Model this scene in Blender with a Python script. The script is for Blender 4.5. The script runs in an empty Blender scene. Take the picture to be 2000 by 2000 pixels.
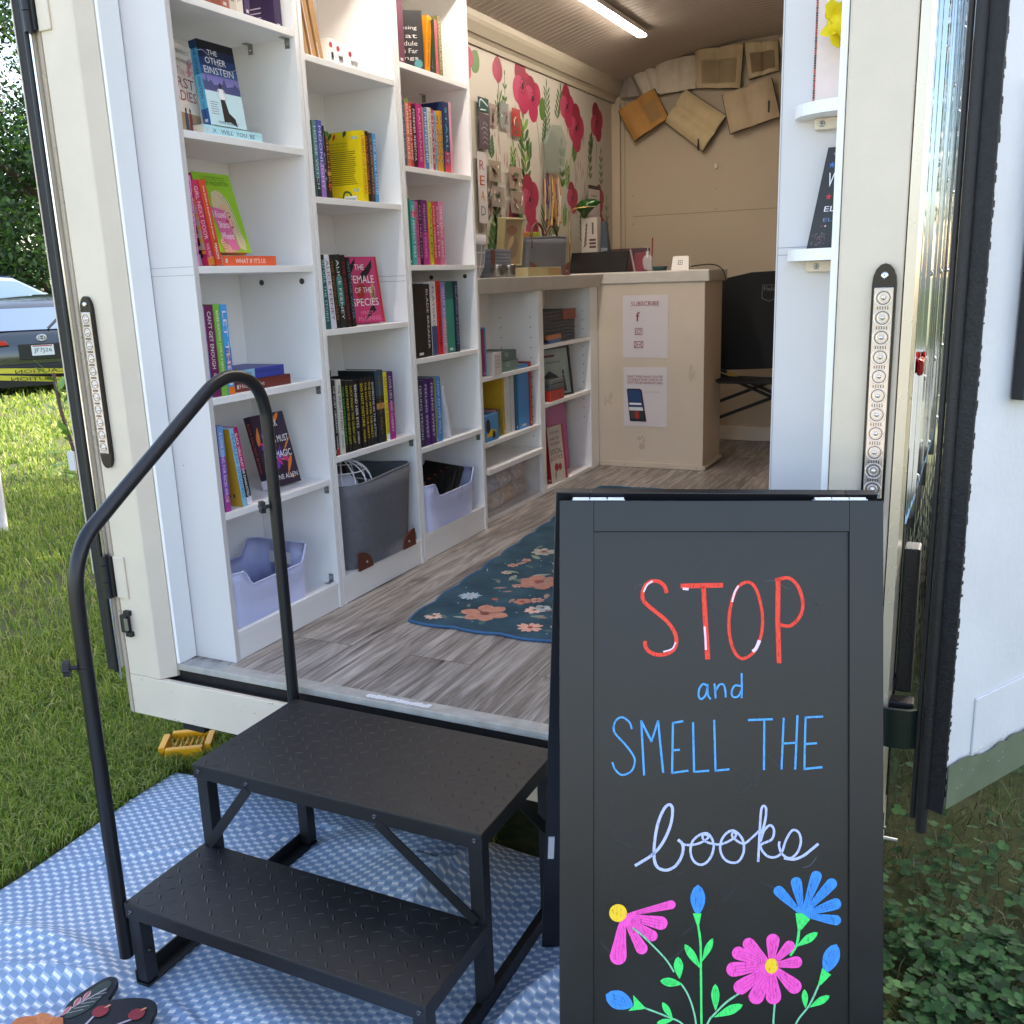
import bpy, math, random
import numpy as np
from mathutils import Vector, Matrix
random.seed(7); rng=np.random.default_rng(7)
R=math.radians
SC=bpy.context.scene
# ---------------------------------------------------------------- camera
cam=bpy.data.objects.new('camera',bpy.data.cameras.new('camera')); SC.collection.objects.link(cam)
cr=Vector((0.9004272,0.43369487,-0.0337583)); cd=Vector((0.0741265,-0.22944193,-0.97049558)); cf=Vector((-0.42864452,0.87135823,-0.23874404))
M=Matrix(((cr.x,-cd.x,-cf.x,0),(cr.y,-cd.y,-cf.y,0),(cr.z,-cd.z,-cf.z,1.0),(0,0,0,1)))
cam.matrix_world=M
cam.data.lens=33.62; cam.data.sensor_width=36; cam.data.clip_start=.02; cam.data.clip_end=500
SC.camera=cam
# ---------------------------------------------------------------- world and sun
SUN_EL=R(47); SUN_AZ=R(24)       # azimuth measured from +Y towards +X
w=bpy.data.worlds.new('World'); SC.world=w; w.use_nodes=True
nt=w.node_tree; bg=nt.nodes['Background']; sky=nt.nodes.new('ShaderNodeTexSky'); sky.sky_type='NISHITA'; sky.sun_disc=False
sky.sun_elevation=SUN_EL; sky.sun_rotation=SUN_AZ; sky.dust_density=2.0; sky.ozone_density=1.0; sky.air_density=1.0
wt=nt.nodes.new('ShaderNodeVectorMath'); wt.operation='MULTIPLY'; wt.inputs[1].default_value=(1.10,1.0,.92); nt.links.new(sky.outputs[0],wt.inputs[0]); nt.links.new(wt.outputs[0],bg.inputs[0]); bg.inputs[1].default_value=.15
sd=bpy.data.lights.new('sun','SUN'); sd.energy=3.4; sd.angle=R(.6); sd.color=(1,.95,.86)
so=bpy.data.objects.new('sun',sd); SC.collection.objects.link(so)
sv=Vector((math.sin(SUN_AZ)*math.cos(SUN_EL),math.cos(SUN_AZ)*math.cos(SUN_EL),math.sin(SUN_EL)))
so.rotation_euler=sv.to_track_quat('Z','Y').to_euler()
SC.view_settings.view_transform='Standard'; SC.view_settings.look='None'; SC.view_settings.gamma=1; SC.view_settings.exposure=2.2
SC.render.engine='CYCLES'
try:
    SC.cycles.max_bounces=10; SC.cycles.diffuse_bounces=8; SC.cycles.transparent_max_bounces=8; SC.cycles.use_denoising=True
except Exception: pass
# ---------------------------------------------------------------- materials
def lin(h):
    h=h.lstrip('#'); c=[int(h[i:i+2],16)/255 for i in (0,2,4)]
    return tuple((x/12.92 if x<=.04045 else ((x+.055)/1.055)**2.4) for x in c)+(1,)
MC={}
def mat(name,hexc,rough=.55,metal=0,var=0.0,vscale=6,bump=0,bscale=60,spec=.5,emit=None,es=0,alpha=None,trans=0,coat=0,sss=0):
    key=(name,hexc,rough,metal)
    if key in MC: return MC[key]
    m=bpy.data.materials.new(name); m.use_nodes=True; t=m.node_tree; b=t.nodes['Principled BSDF']
    c=lin(hexc); b.inputs['Base Color'].default_value=c; b.inputs['Roughness'].default_value=rough; b.inputs['Metallic'].default_value=metal
    b.inputs['Specular IOR Level'].default_value=spec
    if trans: b.inputs['Transmission Weight'].default_value=trans
    if coat: b.inputs['Coat Weight'].default_value=coat
    if alpha is not None: b.inputs['Alpha'].default_value=alpha
    if emit: b.inputs['Emission Color'].default_value=lin(emit); b.inputs['Emission Strength'].default_value=es
    if var or bump:
        tc=t.nodes.new('ShaderNodeTexCoord')
        if var:
            n=t.nodes.new('ShaderNodeTexNoise'); n.inputs['Scale'].default_value=vscale; n.inputs['Detail'].default_value=6
            t.links.new(tc.outputs['Object'],n.inputs['Vector'])
            r=t.nodes.new('ShaderNodeMapRange'); r.inputs[1].default_value=.3; r.inputs[2].default_value=.7; r.inputs[3].default_value=1-var; r.inputs[4].default_value=1+var
            t.links.new(n.outputs[0],r.inputs[0])
            x=t.nodes.new('ShaderNodeVectorMath'); x.operation='SCALE'; x.inputs[0].default_value=c[:3]; t.links.new(r.outputs[0],x.inputs['Scale'])
            t.links.new(x.outputs[0],b.inputs['Base Color'])
            r2=t.nodes.new('ShaderNodeMapRange'); r2.inputs[3].default_value=max(0,rough-.08); r2.inputs[4].default_value=min(1,rough+.08); t.links.new(n.outputs[0],r2.inputs[0]); t.links.new(r2.outputs[0],b.inputs['Roughness'])
        if bump:
            n2=t.nodes.new('ShaderNodeTexNoise'); n2.inputs['Scale'].default_value=bscale; n2.inputs['Detail'].default_value=3; t.links.new(tc.outputs['Object'],n2.inputs['Vector'])
            bp=t.nodes.new('ShaderNodeBump'); bp.inputs['Strength'].default_value=bump; bp.inputs['Distance'].default_value=.004
            t.links.new(n2.outputs[0],bp.inputs['Height']); t.links.new(bp.outputs[0],b.inputs['Normal'])
    MC[key]=m; return m
def paper(hexc): return mat('print_'+hexc.strip('#'),hexc,.42,var=.05,vscale=25)
def ink(hexc): return mat('ink_'+hexc.strip('#'),hexc,.5)
WHITE=mat('white_melamine','#f2f1f0',.38,var=.025,vscale=3,bump=.03,bscale=400)
WPAINT=mat('white_paint','#d8cab6',.42,var=.05,vscale=7,bump=.12,bscale=90)  # cream cast of reflected sun is put into this white's base colour
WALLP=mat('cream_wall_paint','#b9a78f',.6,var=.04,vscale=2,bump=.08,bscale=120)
STEEL=mat('zinc_steel','#a9aaa6',.35,.9,var=.1,vscale=40)
CHROME=mat('chrome','#d8d8d8',.12,1)
BLK=mat('black_powder_coat','#141519',.42,bump=.25,bscale=500,var=.3,vscale=9)
RUB=mat('black_rubber','#1d1b1c',.55,var=.15,vscale=30,bump=.3,bscale=200)
LEATH=mat('brown_leather','#5c2c1c',.5,var=.2,vscale=30,bump=.3,bscale=250)
FELT=mat('grey_felt','#6d6e74',.95,var=.08,vscale=60,bump=.5,bscale=500,spec=.2)
LAV=mat('lavender_plastic','#cdd1f2',.3,var=.02,vscale=10)
PAGE=mat('page_edges','#e4dcca',.8,var=.06,vscale=200,bump=.3,bscale=600)
CARD=mat('kraft_card','#a98256',.8,var=.08,vscale=12)
GLASS=mat('clear_plastic','#f2f2f2',.08,alpha=.35)
# ---------------------------------------------------------------- mesh builder
TXT={}
def text_geo(s):
    if s in TXT: return TXT[s]
    cu=bpy.data.curves.new('t','FONT'); cu.body=s; cu.resolution_u=2; cu.size=1
    o=bpy.data.objects.new('t',cu); SC.collection.objects.link(o)
    dg=bpy.context.evaluated_depsgraph_get(); me=o.evaluated_get(dg).to_mesh()
    v=[tuple(p.co[:2]) for p in me.vertices]; f=[tuple(p.vertices) for p in me.polygons]
    o.evaluated_get(dg).to_mesh_clear(); bpy.data.objects.remove(o); bpy.data.curves.remove(cu)
    if v:
        xs=[a for a,_ in v]; ys=[b for _,b in v]; x0,x1,y0,y1=min(xs),max(xs),min(ys),max(ys)
        v=[((a-x0)/max(x1-x0,1e-6),(b-y0)/max(y1-y0,1e-6)) for a,b in v]
    TXT[s]=(v,f); return TXT[s]
class Fr:
    def __init__(s,o,u,v,n=None):
        s.o=Vector(o); s.u=Vector(u); s.v=Vector(v); s.n=Vector(n) if n is not None else s.u.cross(s.v).normalized()
    def p(s,a,b,e=0): return s.o+s.u*a+s.v*b+s.n*e
def smooth_pts(P,k=5,closed=False):
    P=[Vector(p) for p in P]; n=len(P); out=[]
    rngi=range(n if closed else n-1)
    for i in rngi:
        p0=P[(i-1)%n] if (closed or i>0) else P[0]; p1=P[i]; p2=P[(i+1)%n]; p3=P[(i+2)%n] if (closed or i+2<n) else P[-1]
        for j in range(k):
            t=j/k; out.append(.5*((2*p1)+(p2-p0)*t+(2*p0-5*p1+4*p2-p3)*t*t+(3*p1-p0-3*p2+p3)*t**3))
    if not closed: out.append(P[-1])
    return out
class MB:
    def __init__(s): s.v=[];s.f=[];s.m=[];s.mats=[];s.sm=[]
    def mi(s,m):
        if m not in s.mats: s.mats.append(m)
        return s.mats.index(m)
    def add(s,vs,fs,m,smooth=False):
        b=len(s.v); s.v+= [tuple(x) for x in vs]; i=s.mi(m)
        for f in fs: s.f.append(tuple(b+k for k in f)); s.m.append(i); s.sm.append(smooth)
    def box(s,x0,x1,y0,y1,z0,z1,m):
        s.add([(x0,y0,z0),(x1,y0,z0),(x1,y1,z0),(x0,y1,z0),(x0,y0,z1),(x1,y0,z1),(x1,y1,z1),(x0,y1,z1)],
              [(0,3,2,1),(4,5,6,7),(0,1,5,4),(1,2,6,5),(2,3,7,6),(3,0,4,7)],m); return s
    def fbox(s,F,a0,a1,b0,b1,e0,e1,m):
        P=[F.p(a,b,e) for e in (e0,e1) for a,b in ((a0,b0),(a1,b0),(a1,b1),(a0,b1))]
        s.add(P,[(0,3,2,1),(4,5,6,7),(0,1,5,4),(1,2,6,5),(2,3,7,6),(3,0,4,7)],m); return s
    def poly(s,F,pts,m,e=.0004): s.add([F.p(a,b,e) for a,b in pts],[tuple(range(len(pts)))],m); return s
    def rect(s,F,a0,a1,b0,b1,m,e=.0004): return s.poly(F,[(a0,b0),(a1,b0),(a1,b1),(a0,b1)],m,e)
    def prism(s,F,pts,e0,e1,m,sm=False):
        n=len(pts); P=[F.p(a,b,e0) for a,b in pts]+[F.p(a,b,e1) for a,b in pts]
        s.add(P,[tuple(range(n-1,-1,-1)),tuple(range(n,2*n))],m); 
        s.add(P,[(i,(i+1)%n,n+(i+1)%n,n+i) for i in range(n)],m,sm); return s
    def ell(s,F,cx,cy,rx,ry,m,e=.0005,rot=0,n=20):
        c,q=math.cos(rot),math.sin(rot); P=[]
        for i in range(n):
            a=2*math.pi*i/n; x,y=rx*math.cos(a),ry*math.sin(a); P.append((cx+x*c-y*q,cy+x*q+y*c))
        return s.poly(F,P,m,e)
    def petal(s,F,b,t,wd,m,e=.0005,n=7,bl=.25):
        b=Vector(b);t=Vector(t);d=t-b;L=d.length; d/=max(L,1e-9); q=Vector((-d.y,d.x)); P=[];Qq=[]
        for i in range(n+1):
            k=i/n; ww=wd/2*(math.sin(math.pi*min(1,k**.8*.93+.03))**.7)*(bl+(1-bl)*min(1,k*1.6))
            if i==n: ww=0
            c=b+d*L*k; P.append(tuple(c+q*ww)); Qq.append(tuple(c-q*ww))
        return s.poly(F,P+Qq[::-1][1:],m,e)
    def rib(s,F,pts,wd,m,e=.0006,k=4,closed=False,jit=0):
        P=smooth_pts(pts,k,closed) if k>1 else [Vector(p) for p in pts]
        if closed: P.append(P[0])
        vs=[]; n=len(P)
        for i,p in enumerate(P):
            d=(P[min(i+1,n-1)]-P[max(i-1,0)]); d=d.normalized() if d.length>1e-9 else Vector((1,0)); q=Vector((-d.y,d.x))
            ww=wd/2*(1+jit*random.uniform(-1,1))
            if not closed and i in(0,n-1): p=p+d*(wd*.25 if i else -wd*.25)
            a=p+q*ww; c=p-q*ww; vs+=[F.p(a.x,a.y,e),F.p(c.x,c.y,e)]
        s.add(vs,[(2*i,2*i+1,2*i+3,2*i+2) for i in range(n-1)],m); return s
    def text(s,F,t,a0,b0,wd,ht,m,e=.0006):
        v,f=text_geo(t)
        if v: s.add([F.p(a0+x*wd,b0+y*ht,e) for x,y in v],f,m)
        return s
    def tube(s,pts,r,m,seg=10,cap=True,closed=False):
        P=[Vector(p) for p in pts]; n=len(P); vs=[]; up=None
        for i,p in enumerate(P):
            if closed: d=(P[(i+1)%n]-P[(i-1)%n]).normalized()
            else: d=(P[min(i+1,n-1)]-P[max(i-1,0)]).normalized()
            if up is None: up=Vector((0,0,1)) if abs(d.z)<.9 else Vector((1,0,0))
            a=d.cross(up); 
            if a.length<1e-4: a=d.orthogonal()
            a.normalize(); b=a.cross(d); up=b
            rr=r[i] if hasattr(r,'__len__') else r
            for j in range(seg):
                t=2*math.pi*j/seg; vs.append(p+a*rr*math.cos(t)+b*rr*math.sin(t))
        rngn=n if closed else n-1
        fs=[(i*seg+j,i*seg+(j+1)%seg,((i+1)%n)*seg+(j+1)%seg,((i+1)%n)*seg+j) for i in range(rngn) for j in range(seg)]
        s.add(vs,fs,m,True)
        if cap and not closed: s.add(vs[:seg],[tuple(range(seg))],m); s.add(vs[-seg:],[tuple(range(seg))],m)
        return s
    def lathe(s,F,prof,m,seg=20):
        # profile list of (radius, e) about frame normal through frame origin
        vs=[F.p(r*math.cos(2*math.pi*j/seg),r*math.sin(2*math.pi*j/seg),e) for r,e in prof for j in range(seg)]
        fs=[(i*seg+j,i*seg+(j+1)%seg,(i+1)*seg+(j+1)%seg,(i+1)*seg+j) for i in range(len(prof)-1) for j in range(seg)]
        s.add(vs,fs,m,True); return s
    def build(s,name,parent=None,bev=0,off=True,label=None):
        me=bpy.data.meshes.new(name)
        L=Vector(parent.location) if (parent is not None and off and not parent.get('_local')) else Vector((0,0,0))
        vs=[(x-L.x,y-L.y,z-L.z) for x,y,z in s.v]
        me.from_pydata(vs,[],s.f)
        for m in s.mats: me.materials.append(m)
        me.polygons.foreach_set('material_index',s.m); me.polygons.foreach_set('use_smooth',s.sm); me.update()
        o=bpy.data.objects.new(name,me); SC.collection.objects.link(o)
        if parent is not None: o.parent=parent
        if bev:
            b=o.modifiers.new('bevel','BEVEL'); b.width=bev; b.segments=2; b.limit_method='ANGLE'; b.angle_limit=R(40)
        if label: o['label']=label
        return o
def thing(name,label,cat,loc=(0,0,0),rot=(0,0,0),group=None,local=False):
    o=bpy.data.objects.new(name,None); SC.collection.objects.link(o); o.location=loc; o.rotation_euler=rot
    o['label']=label; o['category']=cat; o.empty_display_size=.05
    if group: o['group']=group
    if local or any(rot): LOC.add(o.name); 
    return o
LOC=set()
_b=MB.build
def build(s,name,parent=None,bev=0,label=None):
    off=not(parent is not None and parent.name in LOC)
    # sub-parts: parent is a mesh part whose own parent may be offset; take the root offset
    if parent is not None and parent.type=='MESH':
        r=parent
        while r.parent is not None: r=r.parent
        loc=r.location if (r.name not in LOC and r.type=='EMPTY') else Vector((0,0,0))
        s.v=[(x-loc.x,y-loc.y,z-loc.z) for x,y,z in s.v]; off=False
    return _b(s,name,parent,bev,off,label)
MB.build=build
def tag(o,label,cat,group=None,kind=None):
    o['label']=label; o['category']=cat
    if group: o['group']=group
    if kind: o['kind']=kind
    return o
def struct(o,kind='structure'): o['kind']=kind; return o
GZ=-.4
def gz(x,y):
    d=math.hypot(x+1,y-2)-6
    return GZ-(max(0,d)*.012 if d<12 else 12*.012)
# ================================================================ SETTING: ground
def ground():
    n=120; xs=np.concatenate([np.linspace(-90,-14,20),np.linspace(-13,6,60),np.linspace(8,90,20)]); ys=np.concatenate([np.linspace(-60,-4,12),np.linspace(-3,16,60),np.linspace(18,110,20)])
    vs=[(x,y,gz(x,y)-.012+.01*math.sin(x*3.1)*math.sin(y*2.7)*(0 if (-3.2<x<.5 and -1<y<3) else 1)) for y in ys for x in xs]; nx=len(xs)
    fs=[(j*nx+i,j*nx+i+1,(j+1)*nx+i+1,(j+1)*nx+i) for j in range(len(ys)-1) for i in range(nx-1)]
    m=bpy.data.materials.new('soil_and_thatch'); m.use_nodes=True; t=m.node_tree; b=t.nodes['Principled BSDF']; b.inputs['Roughness'].default_value=.95
    tc=t.nodes.new('ShaderNodeTexCoord'); n1=t.nodes.new('ShaderNodeTexNoise'); n1.inputs['Scale'].default_value=45; n1.inputs['Detail'].default_value=8
    n2=t.nodes.new('ShaderNodeTexNoise'); n2.inputs['Scale'].default_value=1.2
    cr_=t.nodes.new('ShaderNodeValToRGB'); cr_.color_ramp.elements[0].color=lin('#241c12'); cr_.color_ramp.elements[1].color=lin('#6a5a3a')
    cr2=t.nodes.new('ShaderNodeValToRGB'); cr2.color_ramp.elements[0].color=lin('#2c3a16'); cr2.color_ramp.elements[1].color=lin('#4d6a24')
    mx=t.nodes.new('ShaderNodeMix'); mx.data_type='RGBA'
    for nn in (n1,n2): t.links.new(tc.outputs['Object'],nn.inputs['Vector'])
    t.links.new(n1.outputs[0],cr_.inputs[0]); t.links.new(n1.outputs[0],cr2.inputs[0]); t.links.new(n2.outputs[0],mx.inputs[0])
    t.links.new(cr_.outputs[0],mx.inputs[6]); t.links.new(cr2.outputs[0],mx.inputs[7]); t.links.new(mx.outputs[2],b.inputs['Base Color'])
    B=MB(); B.add(vs,fs,m,True); struct(B.build('ground'))
ground()
def bounce_ground():  # unseen pale ground added behind the camera to bounce sunlight into the trailer
    B=MB(); m=mat('bounce_gravel','#a8a294',.9,var=.25,vscale=60,bump=.6,bscale=90)
    xs=[-16+i*1.3 for i in range(21)]; ys=[-15,-11,-8,-5,-2.6]
    B.add([(x,y,gz(x,y)+.004+.002*math.sin(x*3)) for y in ys for x in xs],[(j*21+i,j*21+i+1,(j+1)*21+i+1,(j+1)*21+i) for j in range(4) for i in range(20)],m); struct(B.build('unseen_bounce_ground'))
bounce_ground()
def island_mat(name,cols,rough=.6,trans=.25):
    m=bpy.data.materials.new(name); m.use_nodes=True; t=m.node_tree; b=t.nodes['Principled BSDF']; b.inputs['Roughness'].default_value=rough
    g=t.nodes.new('ShaderNodeNewGeometry'); r=t.nodes.new('ShaderNodeValToRGB'); r.color_ramp.interpolation='LINEAR'
    while len(r.color_ramp.elements)<len(cols): r.color_ramp.elements.new(.5)
    for i,c in enumerate(cols): r.color_ramp.elements[i].position=i/(len(cols)-1); r.color_ramp.elements[i].color=lin(c)
    t.links.new(g.outputs['Random Per Island'],r.inputs[0]); t.links.new(r.outputs[0],b.inputs['Base Color'])
    if trans:
        tr=t.nodes.new('ShaderNodeBsdfTranslucent'); t.links.new(r.outputs[0],tr.inputs[0]); mx=t.nodes.new('ShaderNodeMixShader'); mx.inputs[0].default_value=trans
        t.links.new(b.outputs[0],mx.inputs[1]); t.links.new(tr.outputs[0],mx.inputs[2]); t.links.new(mx.outputs[0],t.nodes['Material Output'].inputs[0])
    return m
def np_mesh(name,V,F,m,k):
    me=bpy.data.meshes.new(name); me.vertices.add(len(V)); me.vertices.foreach_set('co',V.astype(np.float32).ravel())
    me.loops.add(F.size); me.loops.foreach_set('vertex_index',F.astype(np.int32).ravel()); me.polygons.add(len(F))
    me.polygons.foreach_set('loop_start',np.arange(0,F.size,k,dtype=np.int32)); me.polygons.foreach_set('loop_total',np.full(len(F),k,np.int32))
    me.materials.append(m); me.update(calc_edges=True); o=bpy.data.objects.new(name,me); SC.collection.objects.link(o); return o
def GZv(x,y):
    d=np.hypot(x+1,y-2)-6; return GZ-np.clip(d,0,12)*.012
def blades(name,X,Y,H,Wd,m,lean=.6):
    n=len(X); Z=GZv(X,Y); a=rng.uniform(0,2*np.pi,n); la=rng.uniform(0,2*np.pi,n); l=H*rng.uniform(.1,lean*1.6,n)
    wx=np.cos(a)*Wd/2; wy=np.sin(a)*Wd/2; lx=np.cos(la)*l; ly=np.sin(la)*l
    def P(x,y,z): return np.stack([x,y,z],1)
    V=np.stack([P(X-wx,Y-wy,Z-.01),P(X+wx,Y+wy,Z-.01),P(X+wx*.8+lx*.35,Y+wy*.8+ly*.35,Z+H*.55),P(X-wx*.8+lx*.35,Y-wy*.8+ly*.35,Z+H*.55),P(X+lx,Y+ly,Z+H*.95-l*.3)],1).reshape(-1,3)
    b=np.arange(n)*5
    F=np.concatenate([np.stack([b,b+1,b+2],1),np.stack([b,b+2,b+3],1),np.stack([b+3,b+2,b+4],1)])
    return np_mesh(name,V,F,m,3)
GR=island_mat('grass_blades',['#46601f','#66842a','#8ca03a','#a8b450','#768e30','#c8bc78'],.6,.45)
def lawn():
    # density falls with distance from the camera; only ground the photo can see
    XS=[];YS=[];HS=[];WS=[]
    for r0,r1,n,h,wd in ((1.5,3.2,60000,.05,.0035),(3.2,5,60000,.055,.0045),(5,8,55000,.06,.007),(8,14,45000,.07,.013),(14,24,20000,.09,.03)):
        th=rng.uniform(R(-1),R(62),n*2); r=np.sqrt(rng.uniform(r0*r0,r1*r1,n*2))
        x=-r*np.cos(th); y=r*np.sin(th)
        k=~((x>-2.06)&(y>-.9)&(y<1.9)) & (x<-.9) & ~((x>-2.1)&(y>2.6)) ; k&=rng.uniform(0,1,len(x))<(.35+.65*(np.sin(x*2.3+1)*np.sin(y*1.9+x)>-.6))
        x=x[k][:n];y=y[k][:n]; XS.append(x);YS.append(y);HS.append(rng.uniform(.5,1.25,len(x))*h);WS.append(rng.uniform(.7,1.3,len(x))*wd)
    o=blades('grass',np.concatenate(XS),np.concatenate(YS),np.concatenate(HS),np.concatenate(WS),GR,.9)
    tag(o,'green lawn grass left of the trailer, sunlit in patches','grass',kind='stuff')
    # thin grass to the right and under the trailer edge
    n=16000; x=rng.uniform(-.75,1.2,n); y=rng.uniform(.6,3.6,n); k=(x>-.28)|(y>1.95); x=x[k];y=y[k]
    m2=island_mat('dry_grass_blades',['#3a3a22','#6d6442','#33491f','#4a6227','#8c845e'],.7,.2)
    o=blades('dry_grass',x,y,rng.uniform(.02,.07,len(x)),rng.uniform(.0012,.0036,len(x)),m2,1.8); tag(o,'sparse dry grass stems among the clover by the open door','grass',kind='stuff')
lawn()
def clover():
    n=17000; x=rng.uniform(-.3,1.1,n); y=rng.uniform(.55,3.0,n); dn=np.sin(x*5+1)*np.sin(y*4.3)+.3*np.sin(x*11)*np.sin(y*9)
    k=(rng.uniform(-.9,.9,n)<dn+.25)&((y<2.0)|(rng.uniform(0,1,n)<.35))&((x>-.05)|(y<1.45)|(rng.uniform(0,1,n)<.5)); x=x[k];y=y[k]; V=[];F=[];seg=7; b=0
    for i in range(len(x)):
        z=GZ+random.uniform(.012,.06); a0=random.uniform(0,6.28); s=random.uniform(.0045,.0105); tx,ty=random.uniform(-.35,.35),random.uniform(-.35,.35)
        for q in range(3):
            a=a0+q*2.094; cx,cy=x[i]+math.cos(a)*s*.95,y[i]+math.sin(a)*s*.95
            V.append((x[i],y[i],z))
            for j in range(seg):
                t=a+(j/(seg-1)-.5)*4.4; rr=s*(1 if j!=seg//2 else .86); px,py=cx+math.cos(t)*rr,cy+math.sin(t)*rr
                V.append((px,py,z+(px-x[i])*tx+(py-y[i])*ty+.001))
            for j in range(1,seg): F.append((b,b+j,b+j+1))
            b+=seg+1
    m=island_mat('clover_leaves',['#20381a','#2f5228','#3c6632','#4f7a3c','#284420'],.75,.3)
    o=np_mesh('clover',np.array(V),np.array(F),m,3); tag(o,'dark green clover patch beside the chalkboard sign','clover',kind='stuff')
    for k,(fx,fy) in enumerate(((.16,1.22),(-.02,1.18),(-.03,1.33))):
        t=thing('clover_flower',['large white clover flower low in the clover near the frame corner','small white clover flower close beside the chalkboard sign','pale clover bud higher up beside the chalkboard sign'][k],'flower',(fx,fy,GZ)); B=MB(); wm=mat('clover_white','#d6d0c4',.7)
        for i in range(60):
            u=random.uniform(-1,1); a=random.uniform(0,6.28); rr=math.sqrt(1-u*u); d=Vector((rr*math.cos(a),rr*math.sin(a),abs(u))); c=Vector((fx,fy,GZ+.06+.012)); q=d.orthogonal()*.0016
            s_=(1,.7,.6)[k]; B.add([c+q,c-q,c+d*.012*s_],[(0,1,2)],wm)
        B.build('blossom',t); B=MB(); B.tube([(fx,fy,GZ),(fx+.004,fy,GZ+.035),(fx,fy,GZ+.065)],.0008,mat('clover_stem','#3f5a2a',.7),5); B.build('stem',t)
clover()
# ================================================================ trees
BARK=mat('bark','#4a3d30',.9,var=.3,vscale=14,bump=.8,bscale=30)
LF=[island_mat('leaves_a',['#16290c','#27421a','#3b5c1f','#58792a'],.5,.35),island_mat('leaves_b',['#14240f','#203a17','#2e4d1c','#486625'],.5,.35),island_mat('leaves_c',['#2b4517','#43631f','#64862f','#7f9c3c'],.5,.4)]
def tree(x,y,h,cr_,label,group,kind=0,nl=9000,leaf=.11,base=.25,seed=0):
    r_=np.random.default_rng(seed+11); z0=gz(x,y); t=thing('tree',label,'tree',(x,y,z0),group=group)
    B=MB(); rd=random.Random(seed)
    P=[(x+.15*math.sin(i*1.3+seed),y+.15*math.cos(i*1.1),z0+h*.85*i/6) for i in range(7)]; B.tube(P,[.028*h*(1-.13*i) for i in range(7)],BARK,8)
    ends=[]
    for i in range(11):
        k=rd.uniform(base,.85); a=rd.uniform(0,6.28); L=cr_*rd.uniform(.6,1.0)*(1.1-.4*k); p0=Vector((x,y,z0+h*.85*k)); p2=p0+Vector((math.cos(a)*L,math.sin(a)*L,L*rd.uniform(.1,.6))); pm=(p0+p2)/2+Vector((0,0,.12*L))
        B.tube([p0,pm,p2],[.011*h,.007*h,.003*h],BARK,6,cap=False); ends+=[p2,pm,p2+Vector((rd.uniform(-.3,.3),rd.uniform(-.3,.3),rd.uniform(0,.6)))*cr_*.4]
    B.build('trunk',t)
    for i in range(8): ends.append(Vector((x+rd.uniform(-.5,.5)*cr_,y+rd.uniform(-.5,.5)*cr_,z0+h*rd.uniform(.7,1.0))))
    C=np.array([tuple(e) for e in ends]); idx=r_.integers(0,len(C),nl); rad=cr_*r_.uniform(.2,.46,len(C))[idx]
    D=r_.normal(size=(nl,3)); D/=np.linalg.norm(D,axis=1)[:,None]; Pp=C[idx]+D*(rad*r_.uniform(.35,1,nl)**.5)[:,None]*np.array([1,1,.8])
    Pp[:,2]=np.maximum(Pp[:,2],z0+h*base*.55)
    n1=r_.normal(size=(nl,3))+np.array([0,0,.6]); n1/=np.linalg.norm(n1,axis=1)[:,None]; a=np.cross(n1,r_.normal(size=(nl,3))); a/=np.linalg.norm(a,axis=1)[:,None]; b=np.cross(n1,a)
    s=leaf*r_.uniform(.6,1.3,nl)[:,None]
    V=np.stack([Pp-a*s,Pp-b*s*.5-n1*s*.15,Pp+a*s,Pp+b*s*.5-n1*s*.15],1).reshape(-1,3); k=np.arange(nl)*4
    o=np_mesh('crown',V-np.array([x,y,z0]),np.stack([k,k+1,k+2,k+3],1),LF[kind],4); o.parent=t
BT=[(-19,23,11,3.6,2,'leftmost pale green tree standing behind the parked cars'),(-21,17.5,10,3.4,0,'bright leafy tree at the left frame edge behind the cars'),(-15.5,22.5,12,3.8,1,'dark tree directly behind the blue car roof'),(-25,25,13,4.5,1,'tall dark tree far back behind the sunlit ones'),(-27,19,12,4.2,0,'mid green tree far back at the left frame edge'),(-23,30,14,5,1,'deepest tree of the wood behind the cars'),(-30,31,15,5.5,0,'far left tree of the wood, mid green'),(-34,26,15,5.5,1,'farthest dark tree at the left edge of the wood'),(-28,38,16,6,1,'farthest tall tree behind the middle of the wood')]
for i,(x,y,h,c,k,l) in enumerate(BT): tree(x,y,h,c,l,'trees behind the parked cars',k,17000,.085,.08,i)
tree(2.0,9.6,9.5,3.2,'tall shade tree standing beyond the trailer front on the right','shade trees around the trailer',0,13000,.12,.45,21)
tree(-2.6,10.2,10,3.3,'tall shade tree standing beyond the trailer front on the left','shade trees around the trailer',1,5200,.12,.5,22)
tree(4.6,6.0,9,3.0,'shade tree standing to the right of the open trailer door','shade trees around the trailer',1,11000,.12,.45,23)
tree(1.6,20,11,3.6,'distant tree mirrored in the polished trailer side','trees right of the trailer',0,7000,.16,.1,24)
tree(-1.5,25,13,5,'farther dark tree mirrored in the polished trailer side','trees right of the trailer',1,7000,.18,.15,25)
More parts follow.
